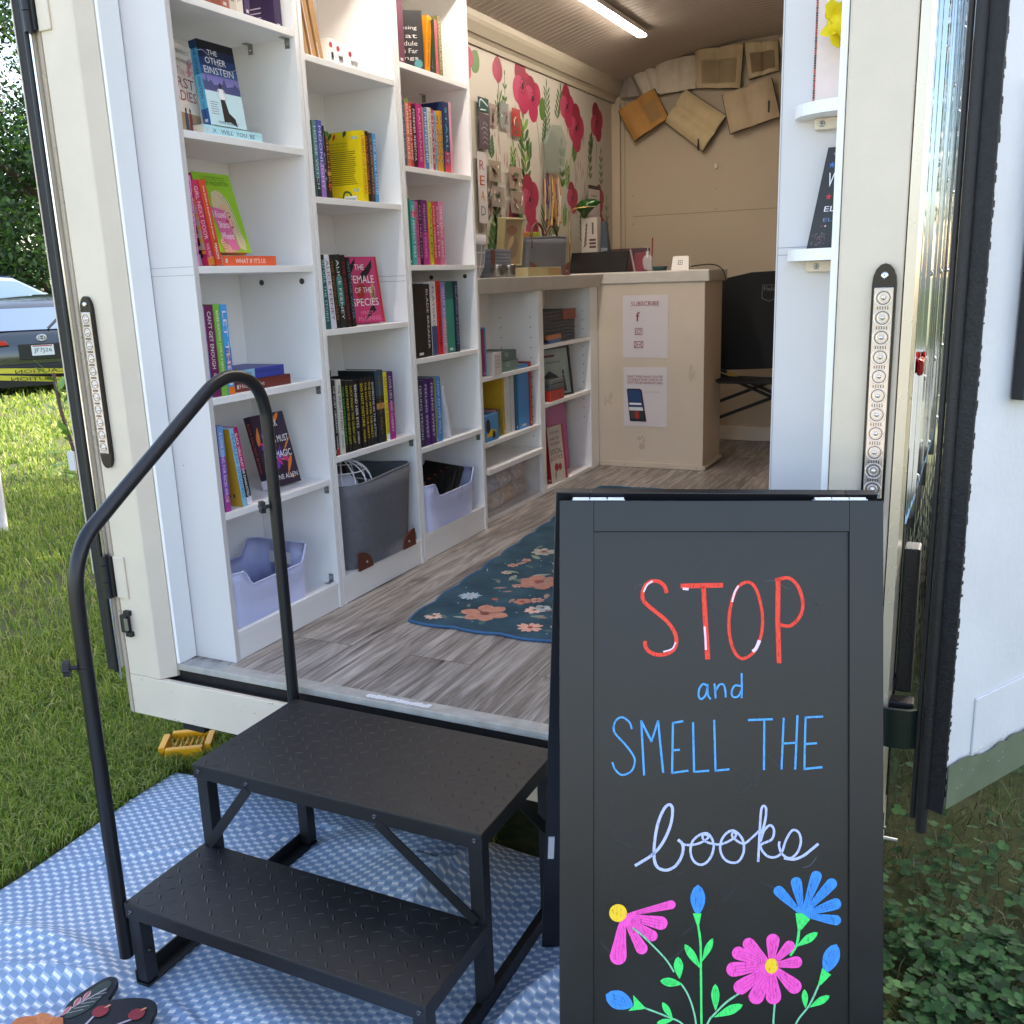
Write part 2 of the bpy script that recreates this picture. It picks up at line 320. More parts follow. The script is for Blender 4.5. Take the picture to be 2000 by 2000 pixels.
# ================================================================ TRAILER
tr=thing('trailer','white cargo trailer fitted out as a bookshop with its rear doors open','trailer',(-1.09,1.75,GZ))
XL,XR,YB=-2.05,-.13,5.70
B=MB(); # left wall with wallpaper zone
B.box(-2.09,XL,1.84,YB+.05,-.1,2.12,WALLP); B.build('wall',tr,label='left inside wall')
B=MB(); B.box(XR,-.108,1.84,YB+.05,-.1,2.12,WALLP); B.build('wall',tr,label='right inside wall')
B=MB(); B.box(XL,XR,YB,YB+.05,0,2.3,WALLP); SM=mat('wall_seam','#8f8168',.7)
FB=Fr((0,YB,0),(1,0,0),(0,0,1),(0,-1,0))
B.rect(FB,-1.93,-1.05,1.322,1.326,SM,.0008); B.rect(FB,-1.981,-1.977,.06,1.98,SM,.0008)
for px,pz in ((-1.93,1.44),(-1.93,1.28),(-1.43,1.45),(-1.43,1.34)): B.ell(FB,px,pz,.004,.004,SM,.001)
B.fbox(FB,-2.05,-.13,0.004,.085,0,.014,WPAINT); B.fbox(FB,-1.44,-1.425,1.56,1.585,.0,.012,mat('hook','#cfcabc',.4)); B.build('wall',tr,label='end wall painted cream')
def zc(x): return 2.215-.16*((x+1.09)/.95)**2
# ceiling: bead board running across
B=MB(); ys=[]; y=1.9
while y<YB+.02: ys+=[(y,0),(y+.004,.0025),(y+.040,.0025),(y+.044,0)]; y+=.046
xs=[XL-.02+i*(XR-XL+.04)/16 for i in range(17)]
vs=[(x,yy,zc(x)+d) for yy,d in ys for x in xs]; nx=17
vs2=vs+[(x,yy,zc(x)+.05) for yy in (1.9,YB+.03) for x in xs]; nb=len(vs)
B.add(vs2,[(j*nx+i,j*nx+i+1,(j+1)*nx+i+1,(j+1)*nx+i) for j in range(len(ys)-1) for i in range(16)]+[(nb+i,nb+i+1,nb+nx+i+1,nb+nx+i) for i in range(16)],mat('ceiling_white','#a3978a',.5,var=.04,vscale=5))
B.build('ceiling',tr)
B=MB(); B.box(-2.10,-.10,1.76,1.90,2.06,2.30,WPAINT); B.build('header',tr,.003)
B=MB(); B.box(-2.12,-.08,1.80,5.8,2.30,2.34,mat('roof_skin','#d5d7d8',.4,.3)); B.build('roof',tr)
# crown moulding
B=MB(); F=Fr((XL,0,0),(1,0,0),(0,0,1),(0,1,0))
B.prism(F,[(0,1.965),(.012,1.965),(.016,1.985),(.03,2.0),(.036,2.0),(.06,2.035),(.066,2.05),(.066,2.09),(0,2.09)],1.9,YB,mat('moulding_paint','#a69c88',.5)); B.build('crown_moulding',tr)
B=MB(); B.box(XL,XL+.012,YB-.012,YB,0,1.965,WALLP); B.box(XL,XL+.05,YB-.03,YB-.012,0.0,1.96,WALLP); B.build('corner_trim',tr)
# ceiling light
B=MB(); B.box(-1.65,-1.60,2.05,4.96,zc(-1.62)-.026,zc(-1.62)-.004,WHITE); L1=B.build('ceiling_light',tr)
B=MB(); B.box(-1.645,-1.605,2.06,4.95,zc(-1.62)-.034,zc(-1.62)-.0265,mat('led_diffuser','#fff6ea',.4,emit='#fff4e8',es=14)); B.build('diffuser',L1)
# floor planks
def planks():
    m=bpy.data.materials.new('grey_wood_planks'); m.use_nodes=True; t=m.node_tree; b=t.nodes['Principled BSDF']; b.inputs['Roughness'].default_value=.42
    tc=t.nodes.new('ShaderNodeTexCoord'); mp=t.nodes.new('ShaderNodeMapping'); mp.inputs['Rotation'].default_value=(0,0,R(90)); mp.inputs['Location'].default_value=(.33,.07,0)
    br=t.nodes.new('ShaderNodeTexBrick'); br.inputs['Scale'].default_value=1; br.inputs['Brick Width'].default_value=1.3; br.inputs['Row Height'].default_value=.19; br.inputs['Mortar Size'].default_value=.0012; br.offset=.37
    br.inputs['Color1'].default_value=(0,0,0,1); br.inputs['Color2'].default_value=(1,1,1,1); br.inputs['Mortar'].default_value=(.5,.5,.5,1)
    t.links.new(tc.outputs['Object'],mp.inputs[0]); t.links.new(mp.outputs[0],br.inputs['Vector'])
    ml=t.nodes.new('ShaderNodeVectorMath'); ml.operation='SCALE'; ml.inputs['Scale'].default_value=7; t.links.new(br.outputs['Color'],ml.inputs[0])
    ad=t.nodes.new('ShaderNodeVectorMath'); t.links.new(tc.outputs['Object'],ad.inputs[0]); t.links.new(ml.outputs[0],ad.inputs[1])
    m2=t.nodes.new('ShaderNodeMapping'); m2.inputs['Scale'].default_value=(14,1.3,1); t.links.new(ad.outputs[0],m2.inputs[0])
    n=t.nodes.new('ShaderNodeTexNoise'); n.inputs['Scale'].default_value=2.2; n.inputs['Detail'].default_value=9; n.inputs['Roughness'].default_value=.62; n.inputs['Distortion'].default_value=1.1; t.links.new(m2.outputs[0],n.inputs['Vector'])
    m3=t.nodes.new('ShaderNodeMapping'); m3.inputs['Scale'].default_value=(90,3,1); t.links.new(ad.outputs[0],m3.inputs[0])
    n3=t.nodes.new('ShaderNodeTexNoise'); n3.inputs['Scale'].default_value=2; n3.inputs['Detail'].default_value=4; t.links.new(m3.outputs[0],n3.inputs['Vector'])
    mm=t.nodes.new('ShaderNodeMath'); mm.operation='MULTIPLY_ADD'; mm.inputs[1].default_value=.35; t.links.new(n3.outputs[0],mm.inputs[0]); t.links.new(n.outputs[0],mm.inputs[2])
    cr_=t.nodes.new('ShaderNodeValToRGB'); E=cr_.color_ramp.elements; E[0].position=.44; E[0].color=lin('#3b3430'); E[1].position=.86; E[1].color=lin('#b6afa8'); e=E.new(.62); e.color=lin('#7d746d'); e=E.new(.52); e.color=lin('#665e58')
    t.links.new(mm.outputs[0],cr_.inputs[0])
    pv=t.nodes.new('ShaderNodeMapRange'); pv.inputs[3].default_value=.82; pv.inputs[4].default_value=1.15; t.links.new(br.outputs['Color'],pv.inputs[0])
    sc=t.nodes.new('ShaderNodeVectorMath'); sc.operation='SCALE'; t.links.new(cr_.outputs[0],sc.inputs[0]); t.links.new(pv.outputs[0],sc.inputs['Scale'])
    mx=t.nodes.new('ShaderNodeMix'); mx.data_type='RGBA'; mx.inputs[7].default_value=lin('#3a342f'); t.links.new(br.outputs['Fac'],mx.inputs[0]); t.links.new(sc.outputs[0],mx.inputs[6]); t.links.new(mx.outputs[2],b.inputs['Base Color'])
    bp=t.nodes.new('ShaderNodeBump'); bp.inputs['Strength'].default_value=.25; bp.inputs['Distance'].default_value=.002; t.links.new(mm.outputs[0],bp.inputs['Height']); t.links.new(bp.outputs[0],b.inputs['Normal'])
    return m
PL=planks()
B=MB(); B.box(XL,XR,1.835,YB,-.02,0,PL); B.build('floor',tr)
SILL=mat('grey_oak_strip','#a9a59e',.5,var=.16,vscale=30,bump=.3,bscale=90)
B=MB(); B.box(-1.945,-.23,1.79,1.834,-.016,.003,SILL); 
F=Fr((0,0,.0034),(1,0,0),(0,1,0),(0,0,1))
for i in range(14):
    a=-1.31+i*.013; B.poly(F,[(a,1.797+random.uniform(0,.008)),(a+.013,1.797+random.uniform(0,.006)),(a+.0135,1.815+random.uniform(0,.008)),(a+.001,1.812+random.uniform(0,.01))],mat('tape_remnant','#dcdcdf',.6),.0005)
B.build('threshold_strip',tr,.002)
DIRT=mat('dirty_black_channel','#1b1512',.8,var=.5,vscale=25,bump=.8,bscale=60)
B=MB(); B.box(-2.05,-.13,1.795,1.84,-.12,-.0165,DIRT); B.box(-2.0,-.2,1.766,1.795,-.09,-.045,DIRT); B.tube([(-1.99,1.768,-.042),(-.2,1.768,-.042)],.007,mat('rusty_rail','#3a2c24',.7,var=.4,vscale=30),8); B.build('door_channel',tr)
B=MB(); B.box(-2.06,-.124,1.75,1.765,-.15,-.034,WPAINT); Fb=Fr((0,1.75,0),(1,0,0),(0,0,1),(0,-1,0)); gm_=mat('grime','#8f8878',.8)
for k in range(70): a=random.uniform(-2.05,-.2); b=-.035-abs(random.gauss(0,.02)) if k%2 else -.149+abs(random.gauss(0,.012)); B.rect(Fb,a,a+random.uniform(.0008,.006),max(b,-.149),max(b,-.149)+random.uniform(.0006,.0025),gm_)
B.build('rear_bumper',tr,.002)
UND=mat('underframe_black','#17171a',.7,var=.3,vscale=10)
B=MB(); B.box(-2.0,-.16,1.80,1.86,-.165,-.125,UND); B.box(-2.0,-1.92,1.86,5.6,-.24,-.12,UND); B.box(-.24,-.16,1.86,5.6,-.24,-.12,UND); B.box(-2.05,-.13,1.84,5.75,-.12,-.1,UND)
for yy in (2.6,3.4,4.2,5.0): B.box(-1.92,-.24,yy,yy+.05,-.22,-.12,UND)
B.build('chassis',tr)
for xx in (-2.24,.06):
    for yy in (3.7,4.5): B=MB(); B.lathe(Fr((xx,yy,-.08),(0,1,0),(0,0,1),(1,0,0)),[(0,-.06),(.18,-.06),(.3,-.08),(.32,-.04),(.32,.06),(.3,.1),(.18,.08),(0,.08)],RUB,24); B.build('wheel',tr)
# rear corner posts
def post(pts,name):
    B=MB(); B.prism(Fr((0,0,0),(1,0,0),(0,1,0),(0,0,1)),pts,-.032,2.2,WPAINT); return B.build(name,tr,.003)
post([(-2.06,1.75),(-1.951,1.75),(-1.946,1.752),(-1.918,1.786),(-1.918,1.835),(-2.06,1.835)],'corner_post')
post([(-.124,1.75),(-.124,1.835),(-.228,1.835),(-.228,1.754),(-.224,1.75)],'corner_post')
B=MB(); B.box(-1.916,-1.906,1.788,1.852,.004,2.06,WHITE); B.build('door_stop',tr,.001); B=MB(); B.box(-.242,-.230,1.76,1.852,.004,2.06,WHITE); B.build('door_stop',tr,.001)
ALU=mat('reflection_tinted_trim','#ded2c0',.28,.45,var=.04,vscale=5)  # warm reflection of the surroundings is put into the trim's base colour
B=MB(); B.prism(Fr((0,0,0),(1,0,0),(0,1,0),(0,0,1)),[(-2.062,1.747),(-2.084,1.757),(-2.087,1.80),(-2.062,1.80)],-.15,2.2,ALU); B.build('edge_trim',tr)
B=MB(); B.prism(Fr((0,0,0),(1,0,0),(0,1,0),(0,0,1)),[(-.122,1.747),(-.106,1.754),(-.102,1.80),(-.122,1.80)],-.15,2.2,ALU); B.build('edge_trim',tr)
# polished side cladding
def mirror():
    m=bpy.data.materials.new('polished_metal'); m.use_nodes=True; t=m.node_tree; b=t.nodes['Principled BSDF']; b.inputs['Metallic'].default_value=1; b.inputs['Roughness'].default_value=.06; b.inputs['Base Color'].default_value=lin('#a2abb2')
    tc=t.nodes.new('ShaderNodeTexCoord'); mp=t.nodes.new('ShaderNodeMapping'); mp.inputs['Scale'].default_value=(1,3.2,.5); t.links.new(tc.outputs['Object'],mp.inputs[0])
    n=t.nodes.new('ShaderNodeTexNoise'); n.inputs['Scale'].default_value=1.6; n.inputs['Detail'].default_value=2; t.links.new(mp.outputs[0],n.inputs['Vector'])
    bp=t.nodes.new('ShaderNodeBump'); bp.inputs['Strength'].default_value=.16; bp.inputs['Distance'].default_value=.05; t.links.new(n.outputs[0],bp.inputs['Height']); t.links.new(bp.outputs[0],b.inputs['Normal']); return m
MIR=mirror()
B=MB(); B.box(-.107,-.10,1.805,5.75,.0,2.28,MIR)
for yy in (1.95,2.35,2.75,3.2,3.8,4.4,5.0): 
    B.box(-.0995,-.092,yy,yy+.02,.5,2.27,MIR)
    for k in range(9): B.lathe(Fr((-.092,yy+.01,.6+k*.19),(0,1,0),(0,0,1),(1,0,0)),[(.006,0),(.004,.003),(0,.004)],CHROME,8)
B.build('side_cladding',tr)
LUG=MB(); FS=Fr((-.0985,1.82,-.12),(0,1,0),(0,0,1),(1,0,0)); LUG.fbox(FS,0,3.9,0,.66,-.004,0,MIR)
def lug(B,F,a,b,rot,L,wd,h,m):
    c,s_=math.cos(rot),math.sin(rot); P=[]
    for (u,v,e) in ((-L,0,0),(-L*.5,-wd*.8,0),(L*.5,-wd*.8,0),(L,0,0),(L*.5,wd*.8,0),(-L*.5,wd*.8,0),(-L*.6,0,h),(L*.6,0,h)): P.append(F.p(a+u*c-v*s_,b+u*s_+v*c,e))
    B.add(P,[(0,1,6),(1,2,7,6),(2,3,7),(3,4,7),(4,5,6,7),(5,0,6)],m,True)
for i in range(66):
    for j in range(11):
        lug(LUG,FS,.03+i*.058,.03+j*.054,R(45 if (i+j)%2 else -45),.020,.0045,.0009,MIR)
LUG.build('diamond_plate_skirt',tr)
RED=mat('red_lens','#b01018',.15,coat=.6)
B=MB(); B.fbox(Fr((-.1,1.84,.805),(0,1,0),(0,0,1),(1,0,0)),0,.06,0,.03,0,.012,RED); B.build('marker_light',tr,.006)
# black stabiliser bracket at right corner
B=MB(); B.box(-.098,-.07,1.80,1.85,.22,.50,RUB); B.box(-.11,-.062,1.765,1.80,.20,.215,RUB); B.build('door_holder',tr,.004)
B=MB(); F=Fr((0,0,0),(1,0,0),(0,1,0),(0,0,1)); B.prism(F,[(-.125,1.742),(-.10,1.735),(-.07,1.738),(-.05,1.75),(-.048,1.745),(-.068,1.73),(-.10,1.727),(-.127,1.735)],.14,.215,mat('green_black_band','#18211c',.35),True); B.build('holder_band',tr)
B=MB(); B.prism(F,[(-.125,1.742),(-.11,1.733),(-.10,1.74),(-.098,1.735),(-.11,1.726),(-.128,1.735)],-.08,.0,mat('green_black_band','#18211c',.35),True); B.build('latch_band',tr); B=MB(); B.tube([(-.13,1.8,-.09),(-.075,1.8,-.09)],.004,STEEL,8); B.build('latch_rod',tr); B=MB(); B.tube([(-.105,1.735,-.08),(-.105,1.735,-.15)],.004,CHROME,8); B.build('latch_rod',tr)
# bar lights
def bar_light(cx,ztop,label):
    F=Fr((cx,1.7495,ztop),(1,0,0),(0,0,1),(0,-1,0)); W_,L_=.0195,.43; B=MB()
    out=[(W_*math.cos(a),-.03+.034*math.sin(a)) for a in [math.pi*i/8 for i in range(9)]]+[(-W_*math.cos(a),-L_+.03-.034*math.sin(a)) for a in [math.pi*i/8 for i in range(9)]]
    B.prism(F,out,0,.010,mat('smoked_bezel','#33302e',.2,.6)); o=B.build('tail_light',tr,.002,label)
    B=MB(); CL=mat('clear_lens_back','#cfc4bb',.18,.55); B.fbox(F,-.0155,.0155,-L_+.035,-.035,.010,.0135,CL); l=B.build('lens',o,.002)
    B=MB(); RG=mat('lens_ring','#efe6df',.1,.7)
    for k in range(11):
        c=F.p(0,-.052-k*.0326,.0135)
        for rr in (.0135,.0105,.0075):
            B.tube([c+F.u*rr*math.cos(2*math.pi*j/18)+F.v*rr*math.sin(2*math.pi*j/18) for j in range(18)],.0009,RG if rr!=.0105 else mat('lens_ring_dark','#6d625c',.2,.5),5,closed=True)
        B.lathe(Fr(c,F.u,F.v,F.n),[(.0042,0),(.0036,.003),(0,.0042)],RG,10)
        for q in range(5): B.fbox(F,-.009+q*.004,-.0075+q*.004,-.071-k*.0326,-.066-k*.0326,.0135,.0145,mat('lens_ring_dark','#6d625c',.2,.5))
    B.build('reflector',l)
    B=MB(); B.lathe(Fr(F.p(0,-.016,.010),F.u,F.v,F.n),[(.0065,0),(.006,.003),(.002,.0035),(0,.002)],CHROME,12); B.build('screw',o)
bar_light(-.152,.997,'clear bar light on the right corner post'); bar_light(-2.025,.985,'clear bar light on the left corner post')
# left hinges and clips
def hinge(z):
    B=MB(); B.tube([(-2.082,1.738,z),(-2.082,1.738,z+.045)],.0115,BLK,12); B.tube([(-2.082,1.738,z+.047),(-2.082,1.738,z+.092)],.0115,BLK,12); B.tube([(-2.082,1.738,z+.094),(-2.082,1.738,z+.12)],.0115,BLK,12)
    B.box(-2.078,-2.062,1.738,1.747,z+.004,z+.116,BLK); o=B.build('hinge',tr)
    B=MB(); B.box(-2.060,-2.020,1.7445,1.7500,z+.0,z+.118,WPAINT); B.build('hinge_leaf',o,.0025)
hinge(.19); hinge(1.60)
B=MB(); B.box(-2.052,-2.028,1.735,1.7495,.095,.145,RUB); B.box(-2.041,-2.02,1.738,1.7495,.083,.097,RUB); B.box(-2.041,-2.02,1.738,1.7495,.143,.157,RUB); B.box(-2.036,-2.022,1.733,1.735,.103,.137,mat('worn_steel','#8b8a84',.4,.7)); B.build('door_catch',tr,.003)
# doors
SEAL=mat('black_door_edge','#1a191b',.65,var=.6,vscale=60,bump=.4,bscale=160)
dl=MB(); dl.box(-2.138,-2.091,1.752,2.72,-.02,2.15,WPAINT); d1=dl.build('door',tr,.002,'left rear door folded back along the trailer side')
B=MB(); B.box(-2.138,-2.095,1.746,1.752,-.03,2.15,SEAL); B.build('edge_seal',d1); B=MB(); B.tube([(-2.100,1.742,-.03),(-2.100,1.742,2.15)],.006,BLK,8); B.tube([(-2.0895,1.7445,-.05),(-2.0895,1.7445,2.15)],.0032,CHROME,8); B.build('hinge_rod',d1)
B=MB(); B.box(-2.1415,-2.1385,1.744,1.752,.25,2.15,WPAINT); B.build('edge_lip',d1)
DD=Vector((.496,.868,0)).normalized(); DN=Vector((.868,-.496,0)).normalized()
FD=Fr((.0,1.72,0),DD,(0,0,1),DN)
DP=mat('door_inside_white','#cbccd0',.5,var=.05,vscale=5,bump=.25,bscale=70)
B=MB(); B.fbox(FD,0,.95,.045,2.12,-.034,0,DP)
# raised trim boards
B.fbox(FD,.075,.95,.125,.235,0,.004,DP); B.fbox(FD,.0,.95,1.5,1.6,0,.004,DP); d2=B.build('door',tr,.0015,'right rear door swung wide open')
OL=mat('olive_paint','#5b6650',.6,var=.1,vscale=20)
B=MB(); pts=[(0,.042),(.95,.042)]
tp=[]; n=70
for i in range(n+1): tp.append((.95*(1-i/n),.118+random.uniform(-.004,.005)+(.01 if i>n-6 else 0)))
B.prism(FD,pts+tp,.0044,.0056,OL)
for i in range(420):
    a=random.uniform(0,.6); b=.122+abs(random.gauss(0,.006)); s_=random.uniform(.0006,.002); B.poly(FD,[(a,b),(a+s_,b+s_*.3),(a+s_*.6,b+s_*1.2)],OL,.0062)
for i in range(12): a=random.uniform(.01,.4); b=random.uniform(.05,.11); B.ell(FD,a,b,.001,.001,DP,.0064,n=6)
B.build('painted_kick_strip',d2)
B=MB(); n=240; P=[(-.002,.045)]+[(random.uniform(-.0035,.0012) if i%2 else random.uniform(-.001,.0008),.045+i/n*2.07) for i in range(n+1)]+[(-.034,2.12),(-.034,.045)]
FE=Fr((0,1.72,0),(-DN.x,-DN.y,0),(0,0,1),-DD)
B.fbox(Fr((0,1.72,0),DN,(0,0,1),-DD),-.036,.0012,.03,2.12,0,.004,SEAL); 
for i in range(260):
    z_=.05+random.uniform(0,2.05); w_=abs(random.gauss(0,.0035)); B.rect(FD,-.0003,w_*.8,z_,z_+random.uniform(.002,.014),SEAL,.0009+.0004*random.random())
B.build('edge_seal',d2)
B=MB(); B.tube([(-.034,1.735,-.02),(-.034,1.735,2.15)],.0105,RUB,12); B.tube([(-.05,1.742,-.0),(-.05,1.742,2.15)],.005,RUB,8); B.build('seal_tube',d2)
fm=thing('picture_frame','black picture frame hanging on the open right door','frame',(.03,1.77,.74)); FF=Fr(FD.p(.098,.772,.0045),DD,(0,0,1),DN)
B=MB(); FBK=mat('frame_black','#17181b',.35)
B.fbox(FF,0,.018,0,.5,0,.02,FBK); B.fbox(FF,.382,.4,0,.5,0,.02,FBK); B.fbox(FF,.018,.382,0,.018,0,.02,FBK); B.fbox(FF,.018,.382,.482,.5,0,.02,FBK); B.build('frame_border',fm,.001)
B=MB(); B.fbox(FF,.018,.382,.018,.482,0,.008,mat('dark_print','#23252b',.3)); B.build('picture_panel',fm)
# ================================================================ BOOKCASES
SH={0:[1.679,1.371,1.052,.722,.416],1:[1.628,1.245,.864,.477],2:[1.691,1.371,1.05,.732,.416]}
PZ=[.084,.091,.100]
def bookcase(i,y0,label):
    y1=y0+.498; t=thing('bookcase',label,'bookcase',(-1.905,(y0+y1)/2,0),group='tall white bookcases along the left wall')
    SE=mat('panel_seam','#8e8e92',.6)
    B=MB(); B.box(-2.045,-1.765,y0,y0+.0165,.001,2.02,mat('darkened_end_panel','#cfcbca',.4,var=.025,vscale=3,bump=.03,bscale=400) if i==0 else WHITE)  # nearest end panel: darker copy of the white melamine, offsets strong outdoor light
    if i==0: 
        F=Fr((0,y0,0),(1,0,0),(0,0,1),(0,-1,0)); B.rect(F,-2.0,-1.766,1.030,1.0312,SE,.0004); B.rect(F,-2.0,-1.766,1.050,1.0512,SE,.0004); B.ell(F,-1.875,.545,.002,.002,SE,.0006)
    B.build('side_panel',t,.0008)
    B=MB(); B.box(-2.045,-1.765,y1-.0165,y1,.001,2.02,WHITE); FI=Fr((0,y1-.0165,0),(1,0,0),(0,0,1),(0,-1,0))
    if i==1: B.rect(FI,-2.03,-1.767,.998,.9992,SE); B.rect(FI,-2.03,-1.767,1.015,1.0162,SE)
    B.build('side_panel',t,.0008)
    B=MB(); B.box(-2.048,-2.045,y0+.0165,y1-.0165,.09,2.02,WHITE); B.box(-2.0448,-2.0445,y0+.245,y0+.2462,.1,2.0,SE); B.build('back_panel',t)
    B=MB(); B.box(-2.044,-1.766,y0+.0167,y1-.0167,2.0,2.018,WHITE); B.build('top_panel',t,.0008)
    for z in SH[i]+[PZ[i]]:
        B=MB(); B.box(-2.044,-1.7665,y0+.0167,y1-.0167,z-.018,z,WHITE); B.build('shelf',t,.0008)
    B=MB(); B.box(-1.785,-1.7685,y0+.0167,y1-.0167,.002,PZ[i]-.0185,WHITE); B.build('plinth',t,.0008)
    def brk(z,x,up=False):
        B=MB(); y=y1-.0167; s=1 if up else -1
        z0=z+(.0005 if up else -.0185); B.box(x,x+.016,y-.0022,y-.0002,min(z0,z0+s*.026),max(z0,z0+s*.026),STEEL); B.box(x,x+.016,y-.026,y-.0022,min(z0,z0+s*.002),max(z0,z0+s*.002),STEEL)
        B.lathe(Fr((x+.008,y-.0022,z0+s*.015),(1,0,0),(0,0,1),(0,-1,0)),[(.003,0),(.0025,.0012),(0,.0014)],CHROME,8); B.build('bracket',t)
    bl={0:[(1.679,-1.80),(1.679,-1.93),(.722,-1.79),(.416,-1.79)],1:[(.477,-1.79)],2:[(1.691,-1.96),(.416,-1.79)]}[i]
    for z,x in bl: brk(z,x)
    if i==0: brk(PZ[0],-1.80,True)
    if i==1: brk(PZ[1],-1.80,True)
    if i in(0,2):
        B=MB()
        for x in (-1.81,-1.96): B.lathe(Fr((x,y1-.0168,1.008),(1,0,0),(0,0,1),(0,-1,0)),[(.0085,0),(.0085,.002),(.006,.003),(.003,.002),(0,.001)],mat('screw_dark','#55564f',.4,.6),14)
        B.build('screw',t)
    return t
bookcase(0,1.855,'tall white bookcase nearest the door with three empty-sided shelves of mixed books')
bookcase(1,2.358,'middle tall white bookcase with the grey felt basket at its foot')
bookcase(2,2.860,'farthest tall white bookcase, next to the low counter')
# ---------------------------------------------------------------- books
CN={'':''}
BOOKN=[0]
def book(loc,t,h,w,col,label,tcol='#ffffff',title='',sub='',rot=(0,0,0),bands=(),art=None,group=None,hard=False,name='book'):
    """local frame: spine faces +x, thickness along +y, height +z"""
    B=MB(); c=paper(col); g=.0009; ov=.002 if hard else 0
    B.box(-w,0,0,g,0,h,c); B.box(-w,0,t-g,t,0,h,c); B.box(-g,0,g,t-g,0,h,c)
    Fs=Fr((0,0,h),(0,0,-1),(0,1,0),(1,0,0))
    for a0,a1,bc in bands: B.rect(Fs,a0*h,a1*h,0,t,paper(bc),.0003)
    if title:
        T=ink(tcol); L=h*(.62 if sub else .82); st=h*.07; hh=min(t*.55,L/len(title)*1.45,.013); B.text(Fs,title,st,(t-hh)/2,L,hh,T,.0005)
        if sub: B.text(Fs,sub,h*.74,t*.5-min(t*.2,.005),h*.18,min(t*.4,.010),T,.0005)
    elif name=='book': 
        B.rect(Fs,h*.93,h*.965,t*.3,t*.7,ink('#cfcfcf'),.0004)
    if art: art(B,Fr((0,t,0),(-1,0,0),(0,0,1),(0,1,0)),Fr((-w,0,0),(1,0,0),(0,0,1),(0,-1,0)),Fs)
    o=B.build(name); o.location=loc; o.rotation_euler=rot; tag(o,label,'book',group)
    B=MB(); B.box(-w+.0025+ov,-.001,g,t-g,.0015+ov,h-.0025-ov,PAGE); pg=_b(B,'page_block',o,0,False)
    return o
ORD=['first','second','third','fourth','fifth','sixth','seventh','eighth','ninth','tenth','eleventh','twelfth','thirteenth','fourteenth','fifteenth']
CASE=['nearest','middle','farthest']; 
def row(case,z,where,data,group,w=.14,x0=-1.774,hard=False):
    for i,d in enumerate(data):
        y,t,h,ln,cn,col,tc,title=d[:8]; kw=d[8] if len(d)>8 else {}
        dx=kw.pop('dx',random.uniform(-.005,.0)); ww=kw.pop('w',w); lab=kw.pop('lab',None)
        L=lab or f"{cn} spine, {ORD[i]} from left, {where}"
        ry=0
        book((x0+dx,y,z+.0006),t-.0008,h,ww,col,L,tc,title,rot=(R(ln) if ln>3 else 0,ry,0),group=group,**kw)
def art_girl(B,Fp,Fm,Fs):
    w=.14; B.rect(Fm,.03,w,.04,.15,ink('#c9b49c')); 
    for k in range(6):
        B.rect(Fm,.10,w,.155-k*.0,.165,ink('#e0b020')) if k==0 else None
        B.rect(Fm,.105,.128,.02+k*.03,.04+k*.03,ink('#3a1430'),.0006); B.rect(Fm,.128,w,.03+k*.03,.037+k*.03,ink('#e0a020'),.0006)
    B.rect(Fm,.05,.12,.002,.03,ink('#dfe0f0'),.0007)
    for k in range(12): B.rect(Fm,.06+k*.004,.062+k*.004,.008,.022,ink('#1a1a20'),.0009)
g='books on the shelf below the highest open one of the nearest bookcase'
row(0,1.052,'middle shelf, nearest bookcase',[(1.874,.015,.215,0,'pale pink','#e48fc4','#7a3a98','RED WHITE & ROYAL BLUE'),(1.924,.024,.207,9,'magenta','#c42f5e','#f2c8cc','GIRL NEXT DOOR',dict(sub='RACHEL MEREDITH',bands=((.9,1,'#d98030'),),art=art_girl)),(1.950,.023,.209,9.5,'orange red','#d44a2c','#ffffff','the build-a-boyfriend project',dict(sub='MASON'))],'books leaning on the middle shelf of the nearest bookcase')
def art_nice(B,Fp,Fm,Fs): B.rect(Fs,.11,.2,0,.024,ink('#3f78c8'),.0004); B.text(Fs,'WE SO NICE',.115,.005,.085,.014,ink('#f0a030'),.0007); B.rect(Fs,.212,.232,0,.024,ink('#e87820'),.0007)
row(0,.722,'shelf behind the handrail top',[(1.873,.014,.232,0,'lilac','#a79bd0','#b8283c','UNANCHORED PLAN',dict(bands=((.6,1,'#3c6cc0'),))),(1.888,.032,.234,0,'thick plum purple','#6e1c54','#f0e8ee',"CAN'T GET ENOUGH",dict(sub='KENNEDY RYAN')),(1.921,.022,.235,0,'lime green','#7cb845','#f4f6e0','RENEE WATSON  LOVE IS A REVOLUTION'),(1.944,.024,.233,0,'sky blue','#4aa0e0','#f6e6f2','LET THEM',dict(art=art_nice))],'upright books left of the flat stack behind the handrail')
def art_must(B,Fp,Fm,Fs):
    B.rect(Fm,0,.139,0,.218,ink('#c29a2c'))
    for k in range(16): B.rect(Fm,.05,.05+random.uniform(.03,.06),.05+k*.0085,.0525+k*.0085,ink('#6e4e1a'),.0007)
    for k in range(4): B.ell(Fm,.07+k*.015,.03,.003,.006,ink('#2a2a50'),.0007)
row(0,.416,'beside the purple face-out book',[(1.875,.012,.232,0,'dark maroon','#46203c','#b87098',''),(1.888,.023,.230,0,'purple','#8a50b8','#f4e8f8','A LOVE SONG FOR RICKI WILDE',dict(bands=((0,.35,'#6f9fd8'),(.8,1,'#a83c98')))),(1.955,.016,.218,6.5,'light blue','#8ac8e6','#3a4aa0','FEARLESS GODDESS',dict(art=art_must)),(1.974,.022,.217,8,'magenta and black','#b81a66','#ffffff','BLACK GIRLS MUST DIE EXHAUSTED',dict(bands=((.55,.9,'#1c1016'),(.9,1,'#e8e4f2'))))],'books left of the purple face-out book')
g2='books in the row with the yellow book on the middle bookcase'
